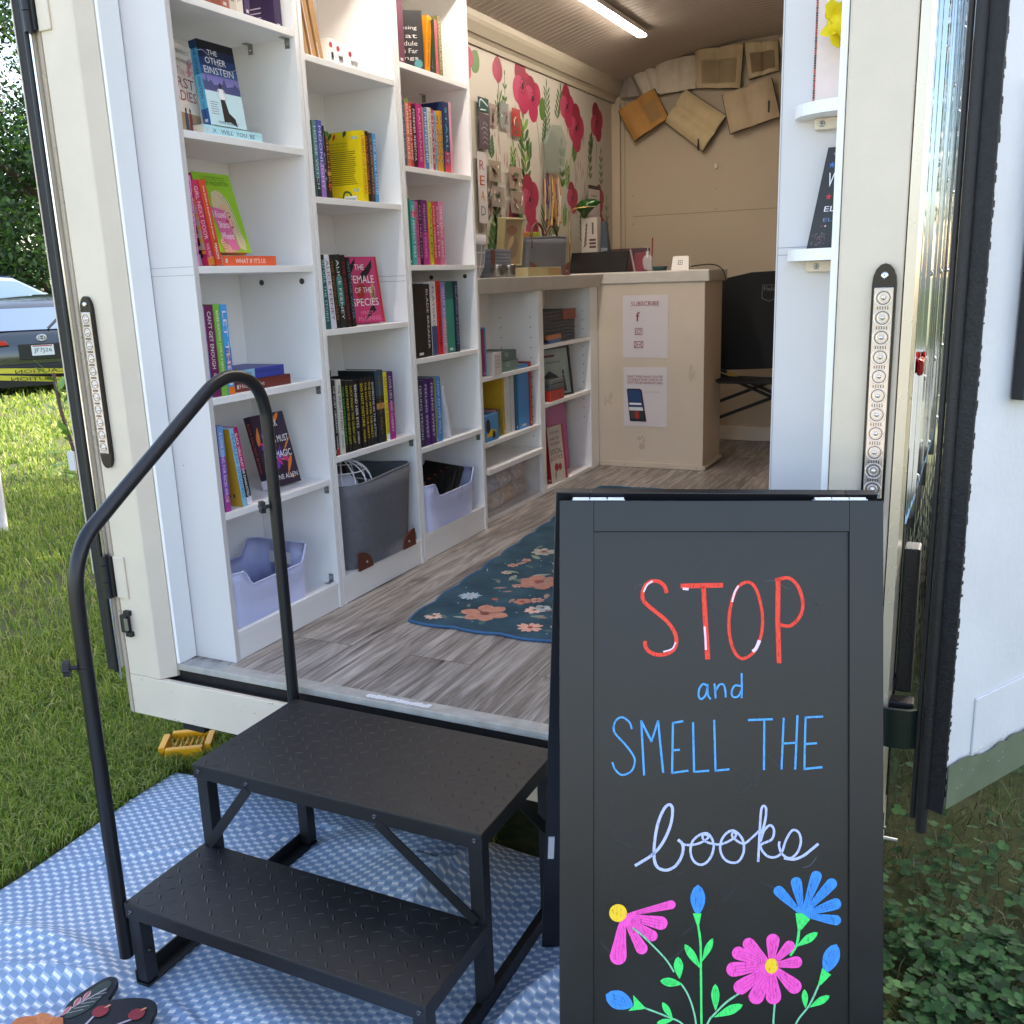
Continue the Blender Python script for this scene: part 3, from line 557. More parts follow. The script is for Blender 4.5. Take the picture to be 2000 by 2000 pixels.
def art_yel(B,Fp,Fm,Fs):
    h=.209
    for k in range(3): B.text(Fm,['HOW FAR WOULD','YOU GO FOR A','FORBIDDEN WORD?'][k],.02,.172-k*.009,.07,.005,ink('#6a5c10'),.0007)
    for k in range(17): B.rect(Fm,.02,.02+random.uniform(.085,.1),.148-k*.006,.1505-k*.006,ink('#8a7a12'),.0007)
    for (a,b,r,c) in ((.02,.200,.012,'#2f6a30'),(.035,.196,.01,'#c03820'),(.075,.203,.014,'#2c5028'),(.01,.206,.012,'#3c3420')): B.petal(Fm,(a,b-.012),(a+.01,b+.008),r,ink(c),.0008)
    for (a,b) in ((.115,.185),(.11,.030)): B.petal(Fm,(a,b),(a+.012,b+.008),.010,ink('#8fb8c8'),.0008); B.petal(Fm,(a,b),(a-.010,b+.008),.008,ink('#8fb8c8'),.0008)
    B.rib(Fm,[(.06,.014),(.068,.03),(.085,.028),(.092,.018)],.006,ink('#2c5a30'),.0008); B.rect(Fm,.065,.112,.0005,.018,ink('#e8e8ec'),.0009)
    for k in range(10): B.rect(Fm,.07+k*.004,.0715+k*.004,.003,.012,ink('#151515'),.0012)
row(1,1.245,'shelf with the yellow back cover',[(2.384,.015,.21,0,'black','#17191e','#9aa0a8','GARDEN OF SECRETS'),(2.399,.02,.21,0,'grey teal','#5c8c8e','#d6e4e0','HOUSE WITCH',dict(bands=((.75,1,'#2f3038'),))),(2.419,.023,.213,0,'violet blue','#5556ac','#ded6f2','MOONLIGHT',dict(bands=((.55,1,'#9c74c4'),))),(2.443,.013,.201,0,'thin black','#15161a','#8890a0','VEIL'),(2.458,.018,.187,0,'dark brown','#2c2118','#e89038','ORCHARD',dict(bands=((.0,.08,'#3a6a30'),(.6,.66,'#c0a040'),(.8,.84,'#b03a28')))),(2.632,.026,.209,0,'bright yellow','#e8cf10','#d04a20','LIBRARY OF FLOWERS',dict(art=art_yel,dx=.002,w=.138)),(2.659,.026,.211,0,'dark brown and orange','#33201a','#f08a28','DEATH AND OTHER CUTE'),(2.686,.018,.208,0,'charcoal','#4a4346','#c8a070','A SLOW WINTER'),(2.705,.018,.208,0,'clear blue','#4c98d2','#d8ecf8','THE BLUE HOUR')],g2)
row(1,.864,'beside the hot pink cover',[(2.386,.032,.218,0,'dark teal','#1f5f66','#a8d8d4','BEFORE THE STORM',dict(bands=((0,.2,'#1a2426'),))),(2.421,.025,.218,4,'white','#dfe0ec','#7a4a5c','ALICE FEENEY'),(2.447,.022,.217,4,'black and gold','#1a1714','#9a6a2c','THE SNOW CHILD'),(2.471,.033,.218,4,'black and teal','#16201f','#e2f0ee','ALICE FEENEY',dict(bands=((.3,.7,'#2f7a74'),))),(2.505,.024,.217,4,'dark red-brown','#241418','#a02c34','THE RED ROOM'),(2.531,.02,.21,4,'black','#121316','#5a9ab0','INTO THE WATER')],'dark books left of the pink face-out book')
K4=[(2.388,.008,.265,0,'tall thin black','#0f0f12','#777777',''),(2.397,.018,.233,0,'black and white lettered','#17161a','#f0f0f0','THE QUIET LIBRARIAN',dict(sub='ALLEN ESKENS',bands=((.9,1,'#a02020'),))),(2.416,.023,.233,0,'white','#d2d0c6','#2a2a2c','THE SILENT PATIENT',dict(sub='MICHAELIDES')),(2.440,.017,.226,0,'black with green lettering','#141a14','#48c848','THE HUNTING PARTY'),(2.458,.019,.224,0,'yellow lettered black, left twin','#14171a','#d8d030','LUCY FOLEY THE GUEST LIST'),(2.480,.022,.222,0,'yellow lettered black, right twin','#14171a','#d8d030','LUCY FOLEY THE GUEST LIST'),(2.505,.03,.222,0,'thick black','#101114','#f2f2f2','BEHIND HER EYES',dict(sub='SARAH PINBOROUGH')),(2.538,.025,.222,0,'black with bold yellow lettering','#121316','#ecd020','DO NOT DISTURB',dict(sub='FREIDA')),(2.565,.018,.224,0,'narrow yellow lettered black, left twin','#17181c','#e8cc28','THE DAY AFTER THE PARTY'),(2.585,.02,.224,0,'narrow yellow lettered black, right twin','#17181c','#e8cc28','THE DAY AFTER THE PARTY'),(2.607,.02,.22,0,'navy black','#131c2c','#e0e4ea','SOMEONE IN THE ATTIC'),(2.629,.047,.239,0,'thickest black','#1b2226','#9a7448','STEPHEN KING  HOLLY',dict(bands=((0,.35,'#25485a'),(.45,.53,'#c08a48')))),(2.678,.02,.23,0,'acid yellow','#e2d82c','#a06a20','DEATH OF THE AUTHOR',dict(bands=((.9,1,'#eceaf2'),))),(2.700,.036,.228,0,'purple and magenta','#50286c','#f0e4f4','LOVE LIES AND CHERRY',dict(bands=((.45,1,'#b02890'),)))]
row(1,.477,'row above the grey basket',K4,'thrillers in the long dark row above the grey basket',w=.145)
def dark_art(B,Fp,Fm,Fs): pass
row(2,1.691,'top visible shelf, farthest bookcase',[(2.894,.042,.235,0,'thick maroon','#6a2440','#c89060',''),(3.137,.018,.176,0,'pink and green','#2c4a28','#e06078','RIOT',dict(bands=((0,1,'#c8526a'),))),(3.160,.024,.193,0,'olive','#7c7444','#d8cc94','WOODLAND')],'books on the highest visible shelf of the farthest bookcase')
row(2,1.371,'second visible shelf, farthest bookcase',[(2.89,.018,.208,0,'slate blue','#55607c','#a8b4cc','THE LAST HOUR'),(2.909,.024,.213,0,'salmon','#d07860','#f8e0d0','SUMMER RULES',dict(bands=((0,.06,'#6a9a40'),))),(2.935,.02,.206,0,'bright red','#c83034','#f8e8e0','LETS MAKE A SCENE'),(2.956,.024,.201,0,'black and white lettered','#1a1216','#f0f0f0','FOREVER REBECCA',),(2.982,.039,.207,0,'wide magenta','#b41a70','#f0b0d0','RADIANCE'),(3.022,.007,.2,0,'thin tan','#c0a070','#604020',''),(3.03,.023,.2,0,'cornflower blue','#5078b0','#e4ecf8','FRIENDSHIP'),(3.055,.025,.204,0,'cream','#d4d2c4','#8a8a80','PAPER MOON'),(3.082,.018,.202,0,'rose','#b83058','#f0c0d0','HEARTS'),(3.101,.016,.199,0,'powder blue','#78b4cc','#3a5a70','SEASIDE'),(3.118,.02,.201,0,'golden yellow, left of two','#d89a20','#3a70a0','SUNNY'),(3.139,.021,.204,0,'golden yellow, right of two','#cc9420','#3a70a0','SUNNY'),(3.164,.042,.237,0,'tall navy and pink','#1c2c58','#70d0d8','STARLIT',dict(bands=((.7,.9,'#b83a68'),(.9,1,'#d8505c')))),(3.208,.022,.241,0,'tall pale pink','#e4a8b8','#7a3a4a','')],'books in the colourful row of the farthest bookcase')
row(2,1.05,'middle shelf, farthest bookcase',[(2.894,.017,.219,0,'deep teal','#12806e','#c0e8e0',''),(2.912,.027,.211,0,'pale turquoise','#4aa8a8','#e0f4f4','ONE PERFECT DAY',dict(bands=((.15,.25,'#d02c68'),))),(2.94,.023,.211,0,'pink','#d0609c','#6a1c40','THE STARS COME OUT'),(2.965,.019,.213,0,'black','#1a1418','#d8a0c0','FAST FREE LOVE'),(2.985,.04,.218,0,'thick violet','#6a1c70','#e8a0e0','MIDNIGHT ESCAPE',dict(bands=((.5,1,'#b02888'),))),(3.027,.006,.214,0,'thin orange','#e07830','#ffffff',''),(3.034,.023,.214,0,'lime yellow','#b8b820','#4a6a20','VALLEY'),(3.059,.021,.216,0,'coral red','#cc4048','#f8d0c8','LONG WEEKEND'),(3.081,.019,.217,0,'raspberry','#b84474','#f4d0e0','SWEETER'),(3.102,.037,.219,0,'wide light pink','#cc7098','#f6e6ee','ONE LAST SHOT',dict(bands=((.0,.4,'#d88cb0'),)))],'books on the middle shelf of the farthest bookcase')
row(2,.732,'fourth shelf, farthest bookcase',[(2.895,.074,.255,0,'very thick plain black','#0f0d0e','#888888',''),(2.973,.040,.253,0,'black and silver lettered','#131214','#d8d8dc','BLADE BREAKER'),(3.016,.04,.261,0,'white with blue marks','#dcd8d4','#304080','PLAYGROUND',dict(bands=((.6,1,'#3a4c78'),))),(3.058,.03,.262,0,'scarlet','#d81c20','#301010','HEARTLESS HUNTER'),(3.091,.028,.258,0,'lilac fading to pink','#8c84c0','#e8dcf4','WILD REVERENCE',dict(bands=((.5,1,'#c08aa0'),))),(3.121,.062,.26,0,'wide sea green','#1f6a62','#7ad0b8','',dict(bands=((.25,.98,'#2f8f7c'),))),(3.186,.026,.259,0,'navy','#1c2440','#8ca0c8','ISLAND STORM')],'hardbacks on the fourth shelf of the farthest bookcase',hard=True,w=.15)
def art_sw(B,Fp,Fm,Fs): pass
row(2,.416,'above the bin of board books',[(2.895,.033,.236,0,'navy','#1e2048','#e4e0f0','FEELING STRONG'),(2.93,.036,.236,0,'deep purple, left of two alike','#4a1e6c','#f0e4f6','FEELING SWEET'),(2.97,.035,.238,0,'deep purple, right of two alike','#4a1e6c','#f0e4f6','FEELING SWEET'),(3.007,.012,.239,0,'thin green and yellow','#90a840','#404020',''),(3.021,.034,.238,0,'cornflower','#4a88cc','#d8e8f8','HOW TO LIVE WELL')],'self-help books above the lavender bin')
# the top shelf books of case A seen only at their feet
row(0,1.679,'shelf cut by the frame top',[(2.06,.03,.21,0,'terracotta','#a8604c','#3a2018',''),(2.092,.026,.21,0,'cream','#cfc6b8','#6a5a50','THE WOMEN',dict(bands=((.8,1,'#c8beb0'),))),(2.12,.028,.215,0,'ivory','#ddd6cc','#8a8078','FATHER'),(2.150,.022,.22,0,'dark plum','#44305c','#d8c8e0','')],'books cut by the top of the frame')
book((-1.80,2.30,1.6796),.03,.215,.145,'#3c2a50','dark plum hardback with white cover lines, right end of the shelf at the frame top','#e8e0f0','',art=lambda B,Fp,Fm,Fs:[B.rect(Fm,.02,.1,.02+k*.012,.023+k*.012,ink('#d8d0e0')) for k in range(4)],group='books cut by the top of the frame')
# ---- face-out books (cover towards the aisle)
def faceout(x,y,z,psi,lean,w,h,t,col,label,art,title='',tc='#ffffff',lift=0):
    # book local spine(+x) -> world -y ; cover (+y local) -> world +x turned by psi; leaning back
    Mx=Matrix.Rotation(psi,4,'Z')@Matrix.Rotation(-lean,4,'Y')@Matrix.Rotation(R(-90),4,'Z')
    # local point of bottom spine/cover edge: (0,t,0)
    o=book((0,0,0),t,h,w,col,label,tc,title,art=art)
    off=Mx@Vector((0,t,0)); low=(Mx@Vector((0,0,0))).z-off.z
    o.rotation_euler=Mx.to_euler(); o.location=Vector((x,y,z))-off+Vector((0,0,max(0,-min(0,low))*1.0+lift)); o['group']='' ; del o['group']; return o
def art_einstein(B,Fp,Fm,Fs):
    w,h=.135,.205; F=Fp
    for k,c in enumerate(['#cfe4ee','#a8d6e6','#7cc0dc','#5a9ccc','#8088c4','#7c78b8','#3a5a94','#23406e','#182a4a','#15181f']): B.rect(F,0,w,h*k/10,h*(k+1)/10,paper(c),.0003)
    B.poly(F,[(0,.085),(0,.11),(.01,.105),(.014,.122),(.018,.104),(.03,.11),(.04,.1),(.07,.104),(.08,.12),(.086,.1),(.11,.104),(.118,.112),(w,.1),(w,.083)],ink('#3c4478'),.0005)
    B.rect(F,0,w,0,.083,ink('#c2dfe8'),.0006)
    B.poly(F,[(.052,.01),(.075,.012),(.10,.002),(.096,.022),(.076,.035),(.068,.068),(.052,.068)],ink('#15161a'),.0008); B.poly(F,[(.05,.066),(.07,.066),(.067,.092),(.052,.092)],ink('#e6e8ec'),.0009); B.ell(F,.06,.1,.005,.007,ink('#1c1414'),.0009); B.rib(F,[(.05,.09),(.044,.075),(.05,.066)],.003,ink('#d0c8c4'),.0009); B.rib(F,[(.069,.09),(.075,.075),(.07,.066)],.003,ink('#d0c8c4'),.0009)
    for k in range(6): B.rect(F,.012,.012+random.uniform(.024,.032),.056-k*.0058,.0575-k*.0058,ink('#5a6a78'),.0008)
    B.text(F,'THE',.035,.172,.035,.012,ink('#f4f4f4'),.0008); B.text(F,'OTHER',.022,.150,.075,.016,ink('#f4f4f4'),.0008); B.text(F,'EINSTEIN',.012,.126,.108,.017,ink('#f4f4f4'),.0008)
    B.rib(F,[(.0,.176),(.02,.18),(.045,.165),(.07,.146),(.1,.14),(.135,.15)],.0016,ink('#b0b4b8'),.0007); B.text(F,'MARIE BENEDICT',.03,.005,.075,.007,ink('#1c2430'),.0008)
    for a0,a1,c in ((0,.1,'#1c3a5c'),(.1,.4,'#3f8cb4'),(.4,.8,'#5fb4d4'),(.8,1,'#2f5f9c')): B.rect(Fs,a0*h,a1*h,0,.024,paper(c),.0003)
    B.text(Fs,'THE OTHER EINSTEIN',.014,.008,.125,.009,ink('#16202c'),.0006); B.text(Fs,'MARIE BENEDICT',.148,.008,.04,.006,ink('#16202c'),.0006)
faceout(-1.797,2.005,1.3985,R(0),R(7),.135,.203,.023,'#1a1c22','night blue face-out cover leaning above the pale blue flat book',art_einstein)
def art_shara(B,Fp,Fm,Fs):
    w,h=.14,.21; F=Fp; B.rect(F,0,w,0,h,paper('#98c830'),.0003)
    B.text(F,'CASEY McQUISTON',.02,.176,.104,.012,ink('#1c2a10'),.0008); B.text(F,'FROM THE NEW YORK TIMES BESTSELLING AUTHOR',.026,.197,.09,.004,ink('#3a5a18'),.0008); B.text(F,'OF RED WHITE AND ROYAL BLUE',.026,.191,.09,.003,ink('#3a5a18'),.0008)
    for k,s in enumerate(['YOUR','HOMETOWN','FAVORITE','LOVES']): B.text(F,s,.014,.155-k*.008,.02,.004,ink('#5a7a30'),.0008)
    hair=[(.045,.02),(.04,.06),(.046,.1),(.042,.13),(.05,.158),(.07,.166),(.09,.158),(.104,.135),(.112,.1),(.116,.06),(.128,.03),(.122,.004),(.1,.012),(.096,.05),(.06,.05)]
    B.poly(F,hair,ink('#d8c69c'),.0006); 
    for q in range(7): B.rib(F,[(.055+q*.007,.16-q*.002),(.085+q*.004,.13),(.1+q*.003,.07),(.105+q*.003,.02)],.0015,ink('#8f7a4c' if q%2 else '#f0e4c4'),.0008)
    B.poly(F,[(.062,.05),(.06,.115),(.075,.13),(.094,.126),(.101,.1),(.1,.07),(.09,.045)],ink('#e2b190'),.0009); B.ell(F,.094,.095,.004,.0025,ink('#2c2418'),.001); B.rib(F,[(.086,.104),(.094,.107),(.099,.103)],.0018,ink('#8a6a40'),.001); B.petal(F,(.086,.066),(.1,.068),.007,ink('#b8485a'),.001); B.rib(F,[(.098,.09),(.102,.079),(.097,.077)],.001,ink('#a87858'),.001)
    B.poly(F,[(.028,.122),(.082,.112),(.097,.005),(.048,.008)],ink('#dd6f9e'),.0012); B.rib(F,[(.028,.122),(.06,.075),(.082,.112)],.0014,ink('#b84c7c'),.0013,k=1); B.rib(F,[(.048,.008),(.066,.06),(.097,.005)],.0014,ink('#b84c7c'),.0013,k=1)
    for (s,a,b,wd) in (('I Kissed',.034,.092,.045),('Shara',.044,.065,.037),('Wheeler',.042,.035,.048)): B.text(F,s,a,b,wd,.018,ink('#fdf0f4'),.0016)
    B.petal(F,(.073,.082),(.087,.084),.011,ink('#cc3060'),.0014); B.petal(F,(.046,.08),(.058,.086),.008,ink('#c84070'),.0014)
    B.poly(F,[(.038,.0),(.03,.03),(.04,.04),(.048,.026),(.06,.02),(.066,.006),(.085,.004),(.08,0)],ink('#e0ae8e'),.0018)
    for q in range(4): B.rib(F,[(.036,.028-q*.006),(.048,.03-q*.007),(.056,.022-q*.006)],.0012,ink('#9a6648'),.002)
    B.rect(Fs,0,h,0,.026,paper('#c4567a'),.0003)
    for q in range(70): B.ell(Fs,random.uniform(0,h),random.uniform(.001,.023),.0013,.0013,ink('#f0a8c0'),.0005,n=6)
    B.text(Fs,'CASEY McQUISTON',.02,.009,.055,.008,ink('#5c2038'),.0007); B.text(Fs,'I Kissed Shara Wheeler',.085,.008,.095,.010,ink('#3f88a8'),.0007)
faceout(-1.80,1.975,1.0805,R(0),R(15),.14,.208,.026,'#98c830','lime green face-out cover with a blonde head and pink envelope',art_shara)
def art_fem(B,Fp,Fm,Fs):
    w,h=.145,.215; F=Fp; B.rect(F,0,w,0,h,paper('#d8407e'),.0003); B.rect(F,w-.011,w,0,h,paper('#d02430'),.0005)
    for P in ([(.006,.185),(.02,.19),(.045,.21),(.04,.19),(.02,.165),(.01,.16)],[(.05,.13),(.06,.16),(.09,.18),(.122,.205),(.118,.18),(.1,.16),(.07,.14)],[(.06,.02),(.085,.05),(.1,.06),(.11,.04),(.09,.03),(.05,.005)]): B.poly(F,P,ink('#241418'),.0006)
    B.poly(F,[(.03,.09),(.03,.12),(.06,.13),(.075,.12),(.065,.09),(.05,.07)],ink('#b83020'),.0007); B.ell(F,.063,.115,.008,.004,ink('#1c1010'),.0008); B.petal(F,(.035,.075),(.055,.078),.012,ink('#5c1010'),.0008)
    B.poly(F,[(.095,.07),(.088,.11),(.11,.13),(.12,.11),(.112,.07)],ink('#e0a888'),.0007)
    for q in range(4): B.rib(F,[(.1,.12-q*.01),(.112,.105-q*.01),(.098,.09-q*.008)],.002,ink('#1c1216'),.0009)
    for s,a,b,wd,hh in (('THE',.035,.172,.045,.018),('FEMALE',.006,.130,.114,.024),('OF THE',.022,.098,.08,.018),('SPECIES',.004,.056,.122,.024)): B.text(F,s,a,b,wd,hh,ink('#ffffff'),.0011)
    B.text(F,'MINDY',.035,.028,.06,.012,ink('#f090b4'),.001); B.text(F,'McGINNIS',.02,.008,.105,.014,ink('#f090b4'),.001)
faceout(-1.845,2.640,.8646,R(-9),R(7),.145,.215,.024,'#c83468','hot pink face-out cover with black bird shapes and white lettering',art_fem,'THE FEMALE OF THE SPECIES')
def art_bg(B,Fp,Fm,Fs):
    w,h=.137,.217; F=Fp; B.rect(F,0,w,0,h,paper('#33203a'),.0003); r_=random.Random(3)
    for q in range(26):
        a,b=r_.uniform(.0,w-.02),r_.uniform(.01,h-.02); t_=(min(w-.002,max(.002,a+r_.uniform(-.05,.05))),min(h-.002,max(.002,b+r_.uniform(-.06,.06)))); B.petal(F,(a,b),t_,r_.uniform(.006,.02),ink(r_.choice(['#7a3cb4','#e8802c','#d8387c','#5a3aa0','#f0a030','#b04cc0','#8a4cc8'])),.0005+q*.00003)
    for s,a,b,wd in (('BLACK',.045,.176,.055),('GIRLS MUST',.03,.128,.1),('BE MAGIC',.034,.083,.092)): B.text(F,s,a,b,wd,.02,ink('#ffffff'),.002)
    B.text(F,'JAYNE ALLEN',.02,.014,.108,.019,ink('#f4f0f6'),.002); B.rect(Fs,.19,.217,0,.024,ink('#eae6f4'),.0005); B.text(Fs,'BLACK GIRLS MUST BE MAGIC',.02,.008,.15,.01,ink('#e07030'),.0006)
faceout(-1.835,2.135,.4166,R(-4),R(14),.137,.217,.024,'#33203a','dark purple face-out cover with orange swirls behind the handrail',art_bg)
def art_lad(B,Fp,Fm,Fs):
    w,h=.14,.21; F=Fp; B.rect(F,0,w,0,h,paper('#d8cfc4'),.0003); B.text(F,'MARIE BENEDICT',.02,.188,.1,.009,ink('#5a5a58'),.0007); B.text(F,'VICTORIA CHRISTOPHER MURRAY',.012,.168,.118,.008,ink('#5a5a58'),.0007)
    B.text(F,'The',.05,.138,.04,.018,ink('#c8848c'),.0007); B.text(F,'FIRST',.012,.108,.115,.024,ink('#8c2838'),.0007); B.text(F,'LADIES',.01,.078,.12,.024,ink('#8c2838'),.0007)
    B.rect(F,0,w,0,.05,paper('#9c8464'),.0005)
    for a,c in ((.07,'#3c4458'),(.09,'#7c3238')): B.poly(F,[(a-.009,.005),(a+.009,.005),(a+.006,.05),(a-.006,.05)],ink(c),.0008); B.ell(F,a,.056,.004,.006,ink('#2c2420'),.0008)
    for q in range(14): B.petal(F,(.11+random.uniform(-.02,.02),.15+random.uniform(-.02,.03)),(.12+random.uniform(-.02,.02),.16+random.uniform(-.02,.03)),.008,ink('#dc9c98'),.0006)
faceout(-1.80,1.876,1.3716,R(14),R(2),.105,.208,.02,'#d8cfc4','cream face-out cover half hidden by the side panel, top visible shelf',art_lad)
# ---- flat-lying books (spine towards the aisle)
def flat(x,y,z,L,t,w,col,label,title,tc,art=None,rz=0,flip=1):
    # lying: local height axis -> world y ; thickness -> world z
    Mx=Matrix.Rotation(rz,4,'Z')@Matrix.Rotation(R(-90),4,'X')
    o=book((0,0,0),t,L,w,col,label,tc,title,art=art); # local z-> +y ; local y -> -z
    o.rotation_euler=Mx.to_euler(); o.location=(x,y,z+t); return o
def rtxt(s,tc,a=.06,hh=.011,wd=None):
    def f(B,Fp,Fm,Fs):
        Fq=Fr(Fs.o+Vector((0,0,0)),Fs.u,Fs.v,Fs.n)
        # spine text when lying reads left-to-right along world y: u must be +local z, v = -local y
        h=Fs.o.z; t=max(.018,0); F2=Fr((0,.0,0),(0,0,1),(0,-1,0),(1,0,0)); B.text(F2,s,a,-hh-.007,wd or (h-2*a),hh,ink(tc),.0006)
    return f
flat(-1.786,1.966,1.3716,.22,.0245,.14,'#b4e0ec','pale blue book lying flat under the night blue cover','','#445566',rtxt('X   WILL  YOU  BE','#3c5868',.03,.010))
flat(-1.784,1.985,1.0526,.21,.0255,.14,'#e8643c','orange book lying flat under the lime green cover','','#ffffff',rtxt("WHAT IF IT'S US",'#fff4ee',.045,.012))
flat(-1.79,1.985,.7226,.235,.028,.15,'#6c2c28','brown red book at the bottom of the flat pair','','#ffffff',rtxt('House of Eve','#e8ccc4',.02,.012,.10),0)
flat(-1.795,1.975,.7515,.225,.028,.14,'#3c48a4','blue and violet book on top of the flat pair','','#ffffff',lambda B,Fp,Fm,Fs:(B.rect(Fr((0,0,0),(0,0,1),(0,-1,0),(1,0,0)),0,.1,-.028,0,paper('#8fc0dc'),.0004),rtxt('TIA WILLIAMS    SEVEN DAYS IN JUNE','#28305c',.02,.009)(B,Fp,Fm,Fs)),0)
# ---- kraft envelopes and white slips on case B top visible shelf
for i in range(4):
    t=thing('kraft_envelope',['kraft board at the back left of the leaning four','kraft board second in the leaning four','kraft board third in the leaning four','kraft board in front of the leaning four, right side'][i],'envelope',(-1.80,2.385+i*.035,1.629),(R(12),0,0),'kraft boards leaning on the middle bookcase',local=True)
    B=MB(); B.box(-.2,0,0,.024,0,.34,CARD); B.build('board_cover',t,.001)
    B=MB(); B.box(-.19,.0006,.003,.0045,.0,.15 if i in(1,2) else .05,mat('white_slip','#e8e8ea',.6)); B.build('slip',t)
for i,(y,wd,h) in enumerate(((2.545,.022,.075),(2.575,.045,.068),(2.628,.075,.062))):
    t=thing('small_white_box',['narrow white carton leaning on the kraft boards','middle white carton with a red seal','widest white carton with scribbled lettering'][i],'box',(-1.80,y,1.629),group='small white cartons beside the kraft boards'); B=MB(); B.box(-1.88,-1.80,y,y+wd,1.6285,1.6285+h,WHITE); B.build('carton',t,.002)
    F=Fr((-1.80,y,1.629),(0,1,0),(0,0,1),(1,0,0)); B=MB(); B.ell(F,wd*.28,h*.75,.008,.008,ink('#b83040')); 
    for q in range(5): B.rib(F,[(wd*.3+q*wd*.1,h*.2),(wd*.35+q*wd*.1,h*.5),(wd*.4+q*wd*.1,h*.25)],.0015,ink('#202024'))
    B.build('printed_label',t)
tg=thing('place_card','tiny white cards lying at the shelf edge right of the cartons','card',(-1.79,2.75,1.629)); B=MB(); B.box(-1.80,-1.78,2.725,2.755,1.6285,1.634,WHITE); B.box(-1.80,-1.78,2.77,2.80,1.6285,1.633,WHITE); B.build('card_pair',tg)
# ---- tilted books in case C top
def art_cod(B,Fp,Fm,Fs):
    for k,s in enumerate(['Not','Choosing','That','Schedule','Reads Far','Things']): B.text(Fm,s,.02,.15-k*.024,.1-(k==0)*.05,.015,ink('#d8d4d0'),.0008)
    B.ell(Fm,.12,.02,.014,.014,ink('#4a8a8c'),.0007)
    for q,c in enumerate(('#c86050','#d8a050','#7aa080')): B.rib(Fm,[(.02,.105),(.03,.12-q*.005),(.045,.105)],.003,ink(c),.0007)
ob=book((-1.80,2.965,1.6925),.012,.19,.14,'#211f20','black card with rainbow and white script tilted against orange book','#fff','',art=art_cod,rot=(0,0,0)); ob.rotation_euler=(R(-4),0,R(38)); ob.location=(-1.775,3.055,1.6925)
o=book((-1.79,3.085,1.6925),.030,.19,.135,'#e29018','orange book tilting right over the black script card','#7a3c10','Beyond the Valley'); o.rotation_euler=(R(-9),0,0)
o=book((-1.79,3.118,1.6925),.024,.185,.135,'#28345c','navy book tilting right behind the orange one','#c09090','Midnight Library'); o.rotation_euler=(R(-9),0,0)
# white leaning booklet in case C shelf 5
def art_wh(B,Fp,Fm,Fs):
    for k in range(5): B.rect(Fm,.02,.1,.02+k*.004,.022+k*.004,ink('#b8b8c0'))
    B.poly(Fm,[(.05,.09),(.075,.085),(.08,.12),(.06,.125)],ink('#c85a3a'),.0008); B.poly(Fm,[(.055,.05),(.062,.05),(.067,.088),(.054,.088)],ink('#2c2c34'),.0008); B.poly(Fm,[(.075,.05),(.082,.05),(.078,.088),(.068,.088)],ink('#2c2c34'),.0008); B.ell(Fm,.068,.132,.005,.006,ink('#6a4432'),.0009); B.text(Fm,'SHALL WE',.03,.012,.07,.008,ink('#303040'),.0009)
o=book((-1.79,3.075,.4166),.014,.21,.15,'#e4e4ea','white book with a dancing figure slumped against the cornflower one','#8888aa','',art=art_wh); o.rotation_euler=(R(16),0,R(8)); o.location=(-1.785,3.125,.4166)
# ---------------------------------------------------------------- bins
def bin_(x1,y0,z,L,D,H,label):
    t=thing('storage_bin',label,'bin',(x1-D/2,y0+L/2,z),group='lavender storage bins'); th=.003
    out=[]; r=.035
    def rr(off):
        P=[]; 
        for cx,cy,a0 in ((x1-r,y0+r,-90),(x1-r,y0+L-r,0),(x1-D+r,y0+L-r,90),(x1-D+r,y0+r,180)):
            for k in range(7): a=R(a0+k*15); P.append((cx+(r-off)*math.cos(a),cy+(r-off)*math.sin(a)))
        # dense sides
        Q=[]; n=len(P)
        for i in range(n):
            a=Vector(P[i]);b=Vector(P[(i+1)%n]); m=max(1,int((b-a).length/.012)); 
            for j in range(m): Q.append(tuple(a+(b-a)*j/m))
        return Q
    O=rr(0); I=rr(th); 
    if len(I)!=len(O): I=[(x1-D/2+(x-(x1-D/2))*.975,y0+L/2+(y-(y0+L/2))*.98) for x,y in O]
    def hh(x,y):
        k=(y-y0)/L; s=min(1,max(0,(min(k-.14,.95-k))/.10)); s=s*s*(3-2*s); side=abs(x-(x1-D/2))/(D/2); 
        return H*(1-.30*s*(1 if side>.7 else 0))
    B=MB(); n=len(O); tp=lambda x,y,f:(x1-D/2+(x-(x1-D/2))*f,y0+L/2+(y-(y0+L/2))*f)
    lv=[0,.55,.78,1.0]; vs=[]
    for P,s in ((O,0),(I,th)):
        for l in lv:
            for (x,y),(ox,oy) in zip(P,O): xx,yy=tp(x,y,.93+.07*l); vs.append((xx,yy,z+max(s,hh(ox,oy)*l)))
    fs=[]; nl=len(lv); skip=set()
    for i in range(n):
        x,y=O[i]; x2,y2=O[(i+1)%n]
        if y>y0+L-.004 and y2>y0+L-.004 and abs((x+x2)/2-(x1-D/2))<.045: skip.add(i)
    for s in range(2):
        for l in range(nl-1):
            for i in range(n):
                if l==1 and i in skip: continue
                a=(s*nl+l)*n; fs.append((a+i,a+(i+1)%n,a+n+(i+1)%n,a+n+i))
    for i in range(n): a=(nl-1)*n; b=(2*nl-1)*n; fs.append((a+i,a+(i+1)%n,b+(i+1)%n,b+i))
    for l in (1,2):
        for i in skip: a=l*n; b=(nl+l)*n; fs.append((a+i,a+(i+1)%n,b+(i+1)%n,b+i))
    fs.append(tuple(range(n))); fs.append(tuple(nl*n+i for i in range(n)))
    B.add(vs,fs,LAV,True); B.build('bin_body',t)
    B=MB(); rim=[tp(x,y,1.0)+(z+hh(x,y),) for x,y in O]; B.tube(rim,.0026,LAV,6,closed=True); B.build('rim',t)
    return t
bin_(-1.772,1.876,.0845,.345,.23,.158,'empty lavender plastic bin at the foot of the nearest bookcase')
